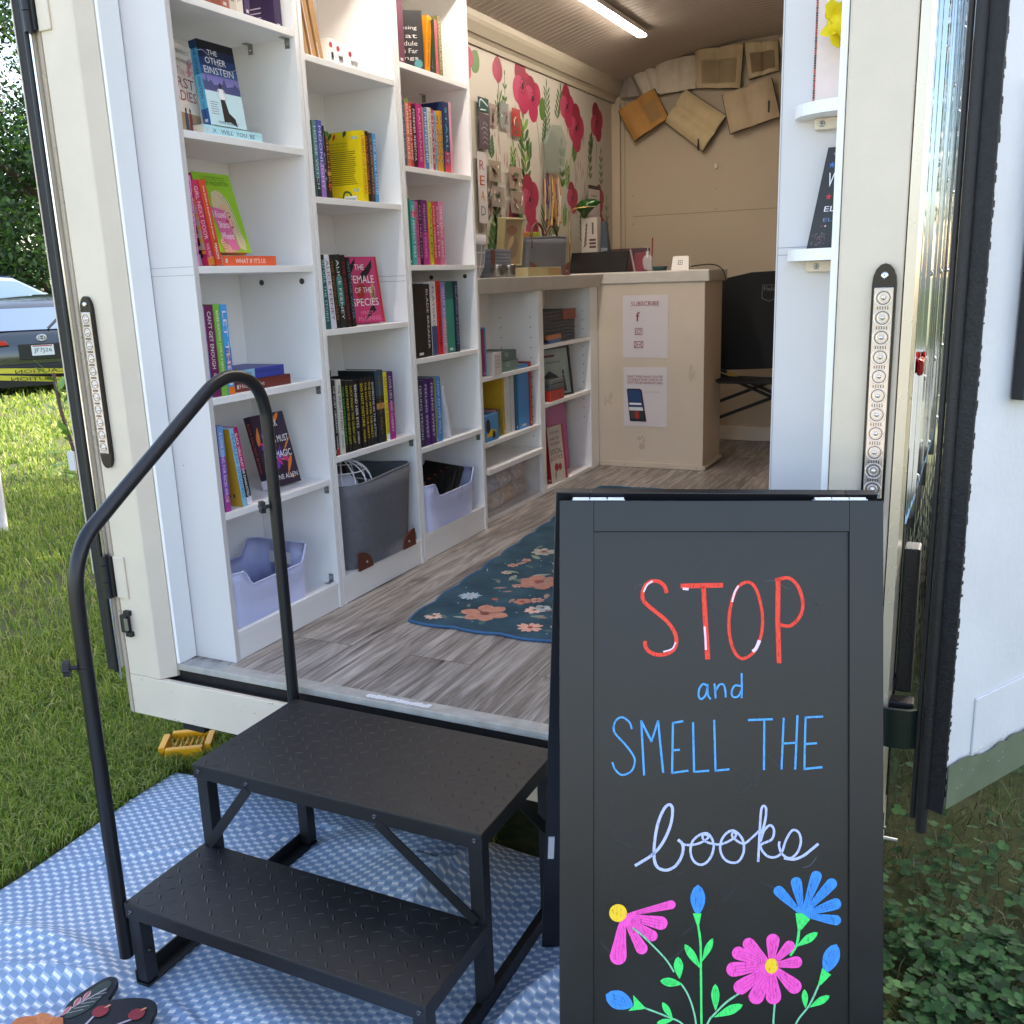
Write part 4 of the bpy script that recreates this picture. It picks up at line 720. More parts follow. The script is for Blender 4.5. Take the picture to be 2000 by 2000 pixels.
bin_(-1.758,2.884,.1005,.385,.25,.175,'lavender plastic bin full of black board books')
def art_boat(B,Fp,Fm,Fs):
    cols=['#e85a2c','#f0b030','#7a4cc0','#28a0a8','#e8862c','#30b0b0','#d84878']
    for i,(ch,a,b) in enumerate((('B',.10,.11),('O',.07,.085),('A',.09,.07),('T',.125,.08),('M',.06,.055),('N',.10,.045),('L',.08,.03))): B.text(Fm,ch,a,b+.045,.020,.03,ink(cols[i]),.0008)
    B.petal(Fm,(.13,.14),(.145,.125),.012,ink('#d8a890'),.0008); B.rect(Fm,.01,.035,.09,.12,ink('#c8b8a0'),.0007)
for i in range(5):
    o=book((-1.775,2.925+i*.034,.125),.016,.20,.17,'#17120f',f'black board book in the lavender bin, {ORD[i]} from the door side','#e05a3a','',art=art_boat,group='board books in the lavender bin'); o.rotation_euler=(R(-44+i*4),R(-3+i*2),R(10-i*3))
# ---------------------------------------------------------------- grey felt basket with wire lamp
def basket(name,label,x0,x1,y0,y1,z0,h,flare,handles):
    t=thing(name,label,'basket',((x0+x1)/2,(y0+y1)/2,z0)); B=MB(); 
    cx,cy=(x0+x1)/2,(y0+y1)/2; a,b=(x1-x0)/2,(y1-y0)/2
    def ring(f,z,off,sag=0):
        P=[]; n=48
        for i in range(n):
            q=2*math.pi*i/n; c,s=math.cos(q),math.sin(q); e=4.5; d=(abs(c)**e+abs(s)**e)**(-1/e)
            bul=1+.02*math.sin(3*q+z*9)
            P.append((cx+(a*f-off)*c*d*bul,cy+(b*f-off)*s*d,z+ (sag*math.sin(q*2+.6))))
        return P
    R_=[ring(1-flare*(1-k/6),z0+h*k/6,0,.006*(k==6)) for k in range(7)]; I_=[ring(1-flare*(1-k/6),z0+h*k/6,.006,.006*(k==6)) for k in range(6,0,-1)]
    vs=sum(R_+I_,[]); n=48; L=len(R_+I_); B.add(vs,[(j*n+i,j*n+(i+1)%n,(j+1)*n+(i+1)%n,(j+1)*n+i) for j in range(L-1) for i in range(n)]+[tuple(range(n))],FELT,True)
    B.add(ring(1-flare,z0+.004,.006),[tuple(range(n))],FELT); B.build('basket_body',t)
    B=MB(); B.tube(ring(1.0,z0+h,.003,.006),.0042,FELT,6,closed=True); B.build('rim',t)
    for (hx,hy,sy) in handles:
        B=MB(); P=[]; 
        for k in range(11): q=math.pi*k/10; P.append((hx,hy+sy*math.cos(q),z0+h+.055*math.sin(q)*1.1-.0)) 
        P=[(hx,hy+sy,z0+h-.05)]+P+[(hx,hy-sy,z0+h-.05)]
        vs=[];
        for p in P: vs+=[(p[0],p[1]-.0,p[2]),(p[0]+.0,p[1]+.012,p[2]+.006),]
        B.tube(P,.006,LEATH,8); o=B.build('handle',t)
    # leather corner pieces
    for (qx,qy) in ((x1,y0),(x1,y1)):
        B=MB(); f=1-flare; px=cx+(qx-cx)*f*.985; py=cy+(qy-cy)*f*.985; F=Fr((px+.005,py,z0),(0,1 if qy<cy else -1,0),(0,0,1),(1,0,0)); pts=[(-.004,0)]+[(.0+.075*math.sin(R(a)),.06*math.cos(R(a))) for a in range(0,91,10)]
        F2=Fr((px+.0045,py+(.012 if qy<cy else -.012),z0-.001),(0,1 if qy<cy else -1,0),(0,0,1),(1,0,0)); B.prism(F2,pts,-.003,.0035,LEATH)
        B.lathe(Fr(F2.p(.04,.022,.0035),F2.u,F2.v,F2.n),[(.0045,0),(.003,.0025),(0,.003)],CHROME,10); B.build('leather_corner',t)
    return t
basket('felt_basket','large grey felt basket with leather corners holding a wire lamp',-2.02,-1.742,2.40,2.82,.092,.285,.12,[(-1.99,2.66,.06)])
cl=thing('caged_lamp','white wire cage lamp with a paper globe lying in the grey basket','lamp',(-1.86,2.52,.30)); B=MB(); c=Vector((-1.86,2.52,.335)); wm=mat('white_wire','#ededf2',.35)
for k in range(7):
    a=math.pi*k/7; P=[]
    for j in range(17):
        q=-math.pi*.5+math.pi*1.0*j/16; P.append(c+Vector((.10*math.cos(q)*math.cos(a),.10*math.cos(q)*math.sin(a)*1.05,.085*math.sin(q)+.02)))
    B.tube(P,.0022,wm,5); B.tube([2*c+Vector((0,0,.04))*1-p if False else Vector((2*c.x-p.x,2*c.y-p.y,p.z)) for p in P],.0022,wm,5)
for z_,r_ in ((.02,.10),(-.03,.085),(.07,.08)): B.tube([c+Vector((r_*math.cos(2*math.pi*j/24),r_*1.05*math.sin(2*math.pi*j/24),z_)) for j in range(24)],.0022,wm,5,closed=True)
B.build('wire_cage',cl); B=MB(); B.lathe(Fr(c+Vector((0,0,.0)),(1,0,0),(0,1,0),(0,0,1)),[(0,-.055),(.03,-.05),(.052,-.03),(.06,0),(.052,.03),(.03,.05),(0,.055)],mat('paper_globe','#d4d8e6',.8,bump=.6,bscale=80,var=.05),20); B.build('globe',cl)
B=MB(); B.lathe(Fr(c+Vector((-.02,-.09,-.06)),(1,0,0),(0,1,0),(0,0,1)),[(0,0),(.04,.0),(.045,.03),(.04,.04),(0,.04)],mat('white_plastic','#e6e8f2',.35),20); B.build('lamp_base',cl)
# ================================================================ low counter cabinet
cb=thing('counter_cabinet','low white built-in cabinet with open shelves under the counter top','cabinet',(-1.92,4.05,0))
def P_(x0,x1,y0,y1,z0,z1,name,lab=None,bev=.0012,m=None): B=MB(); B.box(x0,x1,y0,y1,z0,z1,m or WHITE); return B.build(name,cb,bev,lab)
P_(-2.045,-1.80,3.362,3.432,.001,.935,'side_panel'); 
for y0_,y1_ in ((3.995,4.045),(4.635,4.742)):
    B=MB(); B.box(-2.045,-1.80,y0_,y1_,.001,.935,WHITE); hm=mat('peg_hole','#3c3a3a',.8)
    for k in range(13):
        for x in (-1.84,-1.99): B.ell(Fr((0,y0_,0),(1,0,0),(0,0,1),(0,-1,0)),x,.28+k*.045,.0028,.0028,hm,.0004,n=8)
    B.build('side_panel',cb)
P_(-2.048,-2.045,3.362,4.742,.001,.935,'back_panel')
for y0,y1,zz in ((3.433,3.994,(.018,.337,.607)),(4.046,4.634,(.018,.42,.69))):
    for z in zz: P_(-2.044,-1.802,y0,y1,z-.018,z,'shelf')

CT=mat('worn_white_counter','#c9c2b8',.4,var=.08,vscale=12,bump=.1)
B=MB(); B.prism(Fr((0,0,0),(1,0,0),(0,0,1),(0,1,0)),[(-2.046,.935),(-1.80,.935),(-1.80,.94),(-1.785,.94),(-1.765,.995),(-1.765,.998),(-2.046,.998)],3.362,4.742,CT); B.build('counter_top',cb,.002)
# things on its shelves
def sbook(x,y,z,t,h,w,col,label,rot=(0,0,0),title='',tc='#ffffff',art=None,g=None): o=book((x,y,z),t,h,w,col,label,tc,title,art=art,group=g); o.rotation_euler=rot; return o
gD='books on the open counter shelves'
for i,(y,t,h,c,cn) in enumerate(((3.440,.055,.19,'#33363e','charcoal printed box file'),(3.497,.022,.19,'#a01a6c','magenta folder'),(3.520,.012,.195,'#58a8d8','light blue folder'))): sbook(-1.83,y,.6075,t,h,.16,c,cn+' at the left of the upper counter shelf',art=(lambda B,Fp,Fm,Fs:[B.petal(Fs,(.12,.01+q*.012),(.17,.02+q*.01),.02,ink('#c8ccd8')) for q in range(3)]) if i==0 else None,g=gD)
flat(-1.815,3.60,.6075,.20,.045,.13,'#6f8f86','green book lying in the lower place of the pair','','#223333',rtxt('ATLAS','#c8d8d0',.08,.018))
flat(-1.82,3.60,.654,.195,.04,.13,'#5f7878','blue grey book lying on the green one','','#223333',rtxt('TRAVEL','#c8d8d0',.08,.018))
nt_=thing('gift_box','pale printed gift box in front of the flat green books','box',(-1.81,3.55,.6075)); B=MB(); B.box(-1.88,-1.795,3.53,3.60,.6076,.70,mat('pale_box','#cfc8c4',.5)); F=Fr((-1.795,3.53,.6076),(0,1,0),(0,0,1),(1,0,0)); 
for k in range(4): B.text(F,['BE KIND','AND READ','BOOKS','ALWAYS'][k],.012,.07-k*.014,.045,.008,ink('#6a6066'))
B.build('box_body',nt_,.002)
sbook(-1.84,3.445,.3375,.012,.255,.18,'#dcdce0','white sheet-like picture book behind the small blue box',(0,0,R(-40)),art=lambda B,Fp,Fm,Fs:(B.text(Fp,'2000 SERVE',.06,.215,.1,.016,ink('#7a2c20')),[B.rect(Fp,.03,.15,.19-k*.012,.193-k*.012,ink('#a8a8ac')) for k in range(9)]),g=gD)
for i,(y,t,h,c,cn) in enumerate(((3.675,.018,.25,'#c8a02c','mustard picture book'),(3.700,.04,.26,'#dcdad2','thick white picture book'),(3.748,.03,.27,'#cfcdd0','grey white picture book'),(3.785,.022,.27,'#1c5a78','petrol blue picture book'),(3.81,.11,.285,'#3a8cd0','wide bright blue box set'),(3.925,.022,.29,'#a83c28','rust red picture book'))): sbook(-1.835+i*.003,y,.3375,t,h,.19,c,cn+' on the middle left counter shelf',g=gD)
bb=thing('card_game_box','small blue card box with a yellow racing car on the counter shelf','box',(-1.82,3.47,.3375)); B=MB(); B.box(-1.90,-1.808,3.445,3.575,.3376,.45,mat('blue_card','#4a8fc8',.4)); F=Fr((-1.808,3.445,.3376),(0,1,0),(0,0,1),(1,0,0)); B.poly(F,[(.02,.02),(.1,.02),(.11,.04),(.07,.05),(.03,.045)],ink('#e0c020')); B.ell(F,.085,.025,.014,.016,ink('#202020'),.0007); B.ell(F,.035,.065,.02,.03,ink('#2c1c18'),.0006); B.build('box_body',bb,.002)
for i,(c,n_) in enumerate((('#b88a94','dusty pink card pack'),('#b8343c','red card pack'),('#4a7a58','green card pack'))):
    t=thing('card_pack',n_+' beside the small blue card box','box',(-1.84,3.59+i*.022,.3375),group='card packs on the counter shelf'); B=MB(); B.box(-1.91,-1.83,3.580+i*.021,3.599+i*.021,.3376,.455,mat('cp'+c,c,.5)); B.build('box_body',t,.001)
# lower left: plastic tub with lid and rolls
tb=thing('plastic_tub','clear plastic tub with a white lid full of rolled gifts','tub',(-1.90,3.70,.018)); B=MB(); TP=mat('frosted_plastic','#e8e8ea',.25,alpha=.28); B.box(-2.02,-1.80,3.445,3.975,.0185,.205,TP); B.build('tub_body',tb,.012)
B=MB(); B.box(-2.03,-1.786,3.438,3.992,.2055,.228,WHITE); B.box(-2.0,-1.815,3.47,3.96,.228,.232,WHITE); B.build('lid',tb,.01)
for i,(y,z,c) in enumerate(((3.50,.06,'#c8b8a8'),(3.60,.055,'#d8ccc4'),(3.72,.06,'#c8aa90'),(3.55,.13,'#b8bcd0'),(3.68,.135,'#d0c4c0'),(3.84,.07,'#b8a498'),(3.83,.14,'#c8b0a8'))):
    t=thing('gift_roll',['speckled cream roll at the tub front left','white capped roll in the tub centre','tan printed roll in the tub','bluish roll on top at the left','cream roll on top in the middle','brown grey roll at the tub right','pink beige roll on top at the right'][i],'roll',(-1.86,y,z),group='rolled gifts inside the plastic tub'); B=MB(); B.lathe(Fr((-1.87,y-.045,z),(1,0,0),(0,0,1),(0,1,0)),[(0,0),(.034,0),(.036,.005),(.036,.095),(.034,.1),(0,.1)],mat('roll'+c,c,.6,var=.3,vscale=60),16); B.build('roll_body',t)
# right column
sbg=thing('storage_basket','ribbed grey box with a rust leather tab on the top right counter shelf','box',(-1.90,4.3,.69)); B=MB()
for k in range(9): B.box(-2.02,-1.83+.001*(k%2),4.10,4.50+.002*(k%2),.6905+k*.0165,.6905+k*.0165+.0155,mat('ribbed_grey','#5c5c62',.8))
B.build('box_body',sbg,.003); B=MB(); B.box(-1.829,-1.825,4.34,4.505,.79,.84,mat('rust_leather','#8c3c1c',.5)); B.build('leather_tab',sbg,.003)
obx=thing('small_tin','small orange and blue tin in front of the grey ribbed box','tin',(-1.815,4.2,.69)); B=MB(); B.box(-1.822,-1.806,4.13,4.27,.6905,.708,mat('blue_tin','#3c60a0',.4)); B.box(-1.822,-1.806,4.11,4.27,.7085,.73,mat('orange_tin','#c87838',.4)); B.build('tin_body',obx,.002)
pf=thing('framed_game','black framed teal poster game standing on the middle right shelf','game',(-1.9,4.3,.42)); F=Fr((-1.90,4.07,.4205),(.18,.98,0),(-.1,0,.995),None); B=MB(); DF=mat('dark_frame','#2b2226',.4); B.fbox(F,0,.40,0,.245,-.02,-.003,DF); B.fbox(F,0,.4,.232,.245,-.003,.004,DF); B.fbox(F,.387,.4,0,.232,-.003,.004,DF); B.fbox(F,0,.387,0,.01,-.003,.004,DF); B.fbox(F,0,.012,.01,.232,-.003,.004,DF); B.build('frame_border',pf)
B=MB(); B.rect(F,.012,.387,.01,.232,paper('#9fb0ac'),-.0025); TI=ink('#26303a'); B.text(F,'PRIDE & PREJUDICE',.09,.16,.22,.014,TI,-.001); B.rect(F,.1,.27,.195,.206,ink('#6a3440'),-.0015); B.rect(F,.14,.28,.03,.10,TI,-.0015); B.poly(F,[(.14,.10),(.21,.13),(.28,.10)],TI,-.0013)
for k in range(4): B.rect(F,.15+k*.033,.17+k*.033,.04,.06,paper('#9fb0ac'),-.001); B.rect(F,.15+k*.033,.17+k*.033,.072,.092,paper('#9fb0ac'),-.001)
for a in (.07,.33): B.poly(F,[(a-.02,.02),(a+.02,.02),(a+.008,.1),(a-.008,.1)],TI,-.0012); B.ell(F,a,.115,.009,.013,TI,-.0012)
B.build('picture',pf)
for i,(z,t,c,n_) in enumerate(((.4205,.05,'#c0392e','red boxed game lying under the grey one'),(.472,.028,'#5a5e60','grey boxed game lying on the red one'),(.501,.02,'#6e7474','slim slate box on top of the pair'))): 
    q=thing('game_box',n_,'box',(-1.84,4.2,z),group='boxed games in front of the framed one'); B=MB(); B.box(-1.87,-1.806,4.13,4.29,z,z+t-.001,mat('gb'+c,c,.5)); B.build('box_body',q,.002)
def art_just(B,Fp,Fm,Fs):
    w,h=.14,.27; F=Fp; B.rect(F,0,w,0,h,paper('#d2c6bc'),.0003); K=ink('#2c2426'); 
    for s,b in (('A IS FOR',.235),('ABC OF',.205),('WOMAN',.18)): B.text(F,s,.02,b,.09,.012,K)
    B.text(F,'SOCIAL',.012,.135,.118,.026,K); B.text(F,'JUSTICE',.008,.1,.122,.026,ink('#8c2430')); B.ell(F,.06,.07,.02,.02,ink('#a83038')); B.ell(F,.095,.068,.016,.018,ink('#a83038')); B.petal(F,(.04,.0),(.05,.06),.012,ink('#3a5a3a'))
faceout(-1.82,4.15,.0195,R(-6),R(5),.16,.27,.02,'#b02028','cream activist picture book with red spine on the lowest right shelf',art_just)
sbook(-1.83,4.075,.0185,.03,.26,.18,'#c8c0b0','worn ivory book at the left end of the lowest right shelf',g=gD)
def art_pink(B,Fp,Fm,Fs): B.rect(Fp,.03,.12,.17,.235,ink('#d8a040')); B.ell(Fp,.06,.2,.018,.018,ink('#5c3430'),.0007); B.rect(Fp,.04,.11,.225,.24,ink('#7a8cc0'),.0007)
faceout(-1.87,4.25,.0195,R(4),R(3),.30,.345,.03,'#b85a98','large orchid pink picture book with a yellow bus on its cover',art_pink)
sbook(-1.93,4.585,.0185,.02,.34,.1,'#8c6848','tan picture book edge behind the orchid pink one',g=gD)
# ================================================================ checkout counter
CP=mat('counter_front_paint','#cfc0ad',.5,var=.06,vscale=3,bump=.08)
ck=thing('checkout_counter','cream checkout counter with taped notices on its front','counter',(-1.6,4.92,0)); B=MB(); B.box(-2.04,-1.240,4.752,5.10,.002,.945,CP); B.build('counter_body',ck,.002)
B=MB(); B.box(-2.044,-1.218,4.7435,5.12,.9455,1.004,CT); B.build('counter_top',ck,.006,); B=MB(); B.box(-1.795,-1.240,4.742,4.7515,.002,.028,CP); B.tube([(-1.236,4.748,.014),(-1.236,5.10,.014)],.012,CP,8); 
for a in (-1.66,-1.27): B.lathe(Fr((a,4.742,.012),(1,0,0),(0,0,1),(0,-1,0)),[(.003,0),(0,.001)],SM,8)
B.build('skirting',ck)
FC=Fr((0,4.7515,0),(1,0,0),(0,0,1),(0,-1,0))
B=MB(); 
for (a,b,s1,s2) in ((-1.57,.14,.02,.03),(-1.30,.5,.014,.06),(-1.75,.35,.02,.05)):
    for q in range(5): B.ell(FC,a+random.uniform(-.02,.02),b+random.uniform(-.03,.03),s1*random.uniform(.2,.6),s2*random.uniform(.2,.6),mat('scuff','#bfae99',.6),.0004+q*.0001)
B.build('scuff_marks',ck)
PPR=mat('notice_paper','#d8d0d2',.25); CR=ink('#8e1f2c')
n1=thing('notice','laminated notice headed SUBSCRIBE taped on the counter front, upper one','notice',(-1.545,4.75,.573)); B=MB(); B.fbox(FC,-1.665,-1.426,.573,.888,.0006,.0012,PPR); F=Fr((-1.665,4.7503-.001,.573),(1,0,0),(0,0,1),(0,-1,0)); B.build('sheet',n1)
B=MB(); e=.0012; B.text(F,'SUBSCRIBE',.045,.262,.148,.022,CR,e); B.text(F,'f',.07,.185,.022,.045,CR,e)
B.rib(F,[(.068,.118),(.068,.15),(.104,.15),(.104,.118)],.0035,CR,e,k=1,closed=True); B.rib(F,[(.086+.009*math.cos(q*.6),.134+.009*math.sin(q*.6)) for q in range(11)],.003,CR,e,k=1); B.ell(F,.098,.145,.0022,.0022,CR,e)
B.rib(F,[(.062,.052),(.062,.083),(.108,.083),(.108,.052)],.0035,CR,e,k=1,closed=True); B.rib(F,[(.062,.083),(.085,.064),(.108,.083)],.003,CR,e,k=1); B.rib(F,[(.062,.052),(.078,.069)],.003,CR,e,k=1); B.rib(F,[(.108,.052),(.092,.069)],.003,CR,e,k=1)
B.build('lettering',n1)
n2=thing('notice','laminated notice with a phone picture taped low on the counter front','notice',(-1.545,4.75,.219)); B=MB(); B.fbox(FC,-1.663,-1.43,.219,.526,.0006,.0012,PPR); B.build('sheet',n2)
F=Fr((-1.663,4.7493,.219),(1,0,0),(0,0,1),(0,-1,0)); B=MB()
for k,s in enumerate(("CAN'T FIND WHAT YOU'VE","LOOKING FOR? CHECK US","OUT ON BOOKSHOP.ORG")): B.text(F,s,.02,.253-k*.016,.19,.012,CR,e)
B.poly(F,[(.018,.19),(.022,.196),(.09,.196),(.1,.188),(.125,.025),(.035,.025)],ink('#1c2230'),e); B.poly(F,[(.024,.188),(.092,.188),(.104,.1),(.03,.1)],ink('#23406e'),e+.0003); B.poly(F,[(.032,.122),(.096,.122),(.098,.112),(.033,.112)],ink('#e8e8ee'),e+.0006); B.poly(F,[(.03,.1),(.104,.1),(.108,.082),(.032,.082)],ink('#d8d8dc'),e+.0003)
for k,c in enumerate(('#3c4438','#a82424','#303830')): B.poly(F,[(.036+k*.024,.08),(.058+k*.024,.08),(.062+k*.024,.04),(.04+k*.024,.04)],ink(c),e+.0004)
B.text(F,'bookshop.org',.118,.176,.075,.008,ink('#b08088'),e); B.build('printed_picture',n2)
# items on the counters
rd_=thing('card_reader','small white square card reader on the checkout counter','card reader',(-1.385,4.85,1.004)); B=MB(); B.prism(Fr((-1.43,4.82,1.0045),(1,0,0),(0,.25,.97),None),[(0,0),(.086,0),(.088,.004),(.084,.066),(.08,.07),(.006,.07),(.002,.066),(-.002,.004)],-.03,0,mat('reader_white','#e8e2da',.3)); B.build('reader_body',rd_,.003)
F=Fr((-1.43,4.82,1.0045),(1,0,0),(0,.25,.97),None); B=MB(); K=ink('#3a3430'); B.rib(F,[(.032,.028),(.032,.048),(.052,.048),(.052,.028)],.003,K,.0008,k=1,closed=True); B.rect(F,.039,.045,.035,.041,K,.0008); B.build('emblem',rd_)
cw=MB(); cw.tube(smooth_pts([(-1.345,4.87,1.02),(-1.30,4.9,1.026),(-1.25,4.93,1.026),(-1.215,4.95,1.01),(-1.195,4.97,.97),(-1.19,5.02,.85)],5),.003,RUB,8); tag(cw.build('cable'),'black cable running from the card reader over the counter edge','cable')
tbt=thing('tablet','black tablet screen standing on the corner of the counters','tablet',(-1.83,4.86,1.0)); F=Fr((-1.985,4.82,1.0045),(1,.06,0),(-.06*.2,.35,.93),None); B=MB(); SCR=mat('black_screen','#08080a',.2); B.fbox(F,0,.31,0,.115,-.01,0,SCR); B.build('screen',tbt,.002)
B=MB(); B.poly(F,[(.315,.12),(.322,.122),(.36,.0),(.35,.0)],mat('pinkish_edge','#8c7070',.4),0); B.fbox(F,.04,.27,-.002,.0,-.09,-.01,SCR); B.build('stand',tbt)
rf=thing('red_folder','dark red folder lying tilted behind the tablet','folder',(-1.75,5.0,1.0)); B=MB(); B.fbox(Fr((-1.66,4.9,1.0045),(1,0,0),(0,.3,.95),None),0,.075,0,.10,-.008,0,mat('crimson','#6a0e24',.5)); B.fbox(Fr((-1.87,5.0,1.0045),(1,0,0),(0,.2,.97),None),0,.26,0,.125,-.012,0,mat('dark_maroon','#3a1418',.5)); B.build('folder_cover',rf,.002)
bt=thing('dispenser_bottle','clear pump bottle standing behind the card reader','bottle',(-1.59,4.93,1.004)); B=MB(); B.lathe(Fr((-1.59,4.93,1.0045),(1,0,0),(0,1,0),(0,0,1)),[(0,0),(.026,0),(.028,.01),(.028,.06),(.02,.075),(.01,.082),(.01,.1),(0,.1)],GLASS,18); B.build('bottle_body',bt); B=MB(); B.tube([(-1.572,4.94,1.03),(-1.567,4.94,1.17)],.0035,mat('red_straw','#8c2018',.4),8); B.tube([(-1.59,4.93,1.1),(-1.59,4.93,1.125),(-1.61,4.925,1.13)],.003,GLASS,8); B.build('pump',bt)
dh=thing('tape_dish','low teal glass dish behind the card reader','dish',(-1.52,4.93,1.004)); B=MB(); B.lathe(Fr((-1.525,4.93,1.0045),(1,0,0),(0,1,0),(0,0,1)),[(0,0),(.035,0),(.04,.02),(.038,.022),(.03,.006),(0,.005)],mat('teal_glass','#2c4a4a',.2),18); B.build('dish_body',dh)
pb=thing('patterned_box','white patterned box with striped label behind the tablet','box',(-1.90,4.98,1.004)); B=MB(); B.box(-1.965,-1.875,4.95,5.01,1.0045,1.29,mat('pattern_white','#b8aca0',.5)); F=Fr((-1.965,4.95,1.0045),(1,0,0),(0,0,1),(0,-1,0))
for k in range(3): B.rect(F,.045,.082,.13+k*.018,.141+k*.018,ink('#4a2c2c'))
for q in range(6): B.petal(F,(.01+q*.004,.13+q*.02),(.03,.16+q*.02),.012,ink('#5a4c44'))
B.rect(F,.06,.07,.2,.26,ink('#5c4840')); B.build('box_body',pb,.002)
ps=thing('slate_cone_box','slate grey pyramid box with pale script next to the patterned box','box',(-1.85,5.0,1.004)); B=MB(); B.add([(-1.875,4.97,1.0045),(-1.815,4.97,1.0045),(-1.815,5.03,1.0045),(-1.875,5.03,1.0045),(-1.865,4.99,1.27),(-1.84,4.99,1.27),(-1.84,5.015,1.27),(-1.865,5.015,1.27)],[(0,3,2,1),(4,5,6,7),(0,1,5,4),(1,2,6,5),(2,3,7,6),(3,0,4,7)],mat('slate_card','#39424a',.5)); F=Fr((-1.87,4.975,1.06),(1,0,0),(0,.08,.99),None); B.text(F,'glow',.006,.05,.035,.03,ink('#b0b4b8'),.004); B.build('box_body',ps,.001)
# anthurium leaf lamp
lp=thing('leaf_plant','glossy green leaf on a brass stem standing behind the felt bag','plant',(-2.0,4.85,1.0)); B=MB(); br=mat('brass','#a8864c',.25,.9); B.tube([(-2.0,4.87,1.0),(-2.0,4.87,1.32),(-1.97,4.88,1.338),(-1.90,4.9,1.342)],.004,br,8); B.lathe(Fr((-2.0,4.87,1.0005),(1,0,0),(0,1,0),(0,0,1)),[(0,0),(.03,0),(.03,.006),(0,.01)],br,16); B.build('stem',lp)
B=MB(); LG=mat('glossy_leaf','#17470f',.22,coat=.4); o_=Vector((-1.985,4.87,1.335)); tip=Vector((-1.84,4.95,1.36)); LO=[(100,240),(130,170),(190,110),(300,70),(440,82),(575,135),(470,215),(400,280),(340,340),(275,425),(215,385),(175,300)]
pl=[(-1.99+(X-100)/3536,1.338-(Y-240)/3536) for X,Y in LO]; mid=(-1.93,1.335); n=len(pl)
vs=[(mid[0],4.90,mid[1]+.004)]+[(x,4.93+.3*(x+1.99)*(1 if k%2 else .9),z) for k,(x,z) in enumerate(pl)]+[((x+mid[0])/2,4.90,(z+mid[1])/2+.006) for x,z in pl]
B.add(vs,[(0,1+n+k,1+n+(k+1)%n) for k in range(n)]+[(1+n+k,1+k,1+(k+1)%n,1+n+(k+1)%n) for k in range(n)],LG,True); B.tube([(-1.985,4.925,1.335),(-1.93,4.893,1.343),(-1.87,4.92,1.342)],.0022,mat('pale_vein','#8ca070',.5),5)
B.build('leaf',lp)
fb=basket('felt_tote','charcoal felt tote bag with leather handles on the counter',-2.0,-1.83,3.97,4.48,.9995,.17,.07,[(-1.84,4.10,.07),(-1.90,4.40,.07)])
for i,(y,c,n_) in enumerate(((4.08,'#c8c4cc','white packet'),(4.16,'#b87840','orange striped packet'),(4.28,'#98a020','yellow green pouch'))): q=thing('packet',n_+' poking out of the charcoal felt bag','packet',(-1.92,y,1.0),group='packets in the felt bag'); B=MB(); B.box(-1.95,-1.93,y-.04,y+.05,1.006,1.20,mat('pk'+c,c,.4)); B.build('packet_body',q,.003)
wb=thing('wooden_box','pale wooden bow-tie box leaning back against the felt bag','box',(-1.87,3.8,1.0)); WD=mat('pale_wood','#a89a70',.6,var=.1,vscale=10); F=Fr((-1.87,3.86,1.045),(.35,.9,0),(-.28,-.42,.86),None); Fn=F.n
u=Vector((.25,.55,0)).normalized(); v=Vector((-.05,-.42,.9)).normalized(); v=(v-u*v.dot(u)).normalized(); F=Fr((-1.90,3.855,1.046),u,v,None)
B=MB(); B.fbox(F,0,.11,0,.20,-.05,-.012,WD); B.fbox(F,0,.006,0,.20,-.012,0,WD); B.fbox(F,.104,.11,0,.20,-.012,0,WD); B.fbox(F,.006,.104,0,.006,-.012,0,WD); B.fbox(F,.006,.104,.194,.20,-.012,0,WD); B.build('box_body',wb,.001)
B=MB(); B.rect(F,.006,.104,.006,.194,mat('inner_print','#9a8466',.5),-.0115); B.ell(F,.05,.15,.03,.02,ink('#8a6450'),-.010); B.ell(F,.06,.08,.03,.05,ink('#80705c'),-.010); B.petal(F,(.03,.06),(.06,.13),.03,ink('#b89c74'),-.0095); B.build('contents',wb)
w2=thing('wooden_block','flat cream wooden block at the counter edge in front of the box','block',(-1.81,4.06,.998)); B=MB(); B.box(-1.85,-1.79,3.875,4.245,.999,1.037,WD); F=Fr((-1.79,3.875,.999),(0,1,0),(0,0,1),(1,0,0)); B.rect(F,.22,.368,.002,.036,ink('#9a7c4c')); B.build('block_body',w2,.0015)
for i,y in enumerate((3.63,3.74)): q=thing('metal_tin',['left of the two shiny metal tins at the counter edge','right of the two shiny metal tins at the counter edge'][i],'tin',(-1.80,y,.998),group='shiny metal tins'); B=MB(); B.lathe(Fr((-1.815,y,.999),(1,0,0),(0,1,0),(0,0,1)),[(0,0),(.028,0),(.029,.002),(.029,.03),(.030,.032),(.030,.046),(.028,.05),(0,.05)],mat('tin_metal','#7c7a78',.25,.9),22); B.build('tin_body',q)
rs=thing('ribbed_stack','stack of grey ribbed coasters with a leather tag behind the tins','stack',(-1.87,3.76,.998)); B=MB()
for k in range(8): B.box(-1.93,-1.855,3.655,3.85,.999+k*.0145,.999+k*.0145+.0135,mat('ribbed_blue','#6d707c',.7))
B.build('coasters',rs,.002); B=MB(); B.box(-1.854,-1.851,3.655,3.685,1.05,1.112,LEATH); B.build('leather_tag',rs)
wk=thing('wire_basket','white wire basket with a cloth liner at the near end of the counter','basket',(-1.87,3.52,.998)); B=MB(); wmat=mat('white_wire2','#cfcfd2',.4); c=Vector((-1.90,3.53,.999))
def ov(z,f): return [c+Vector((.07*f*math.cos(2*math.pi*j/24),.10*f*math.sin(2*math.pi*j/24),z)) for j in range(24)]
for z,f in ((.004,.62),(.045,.86),(.10,.96),(.165,1.0)): B.tube(ov(z,f),.0022,wmat,5,closed=True)
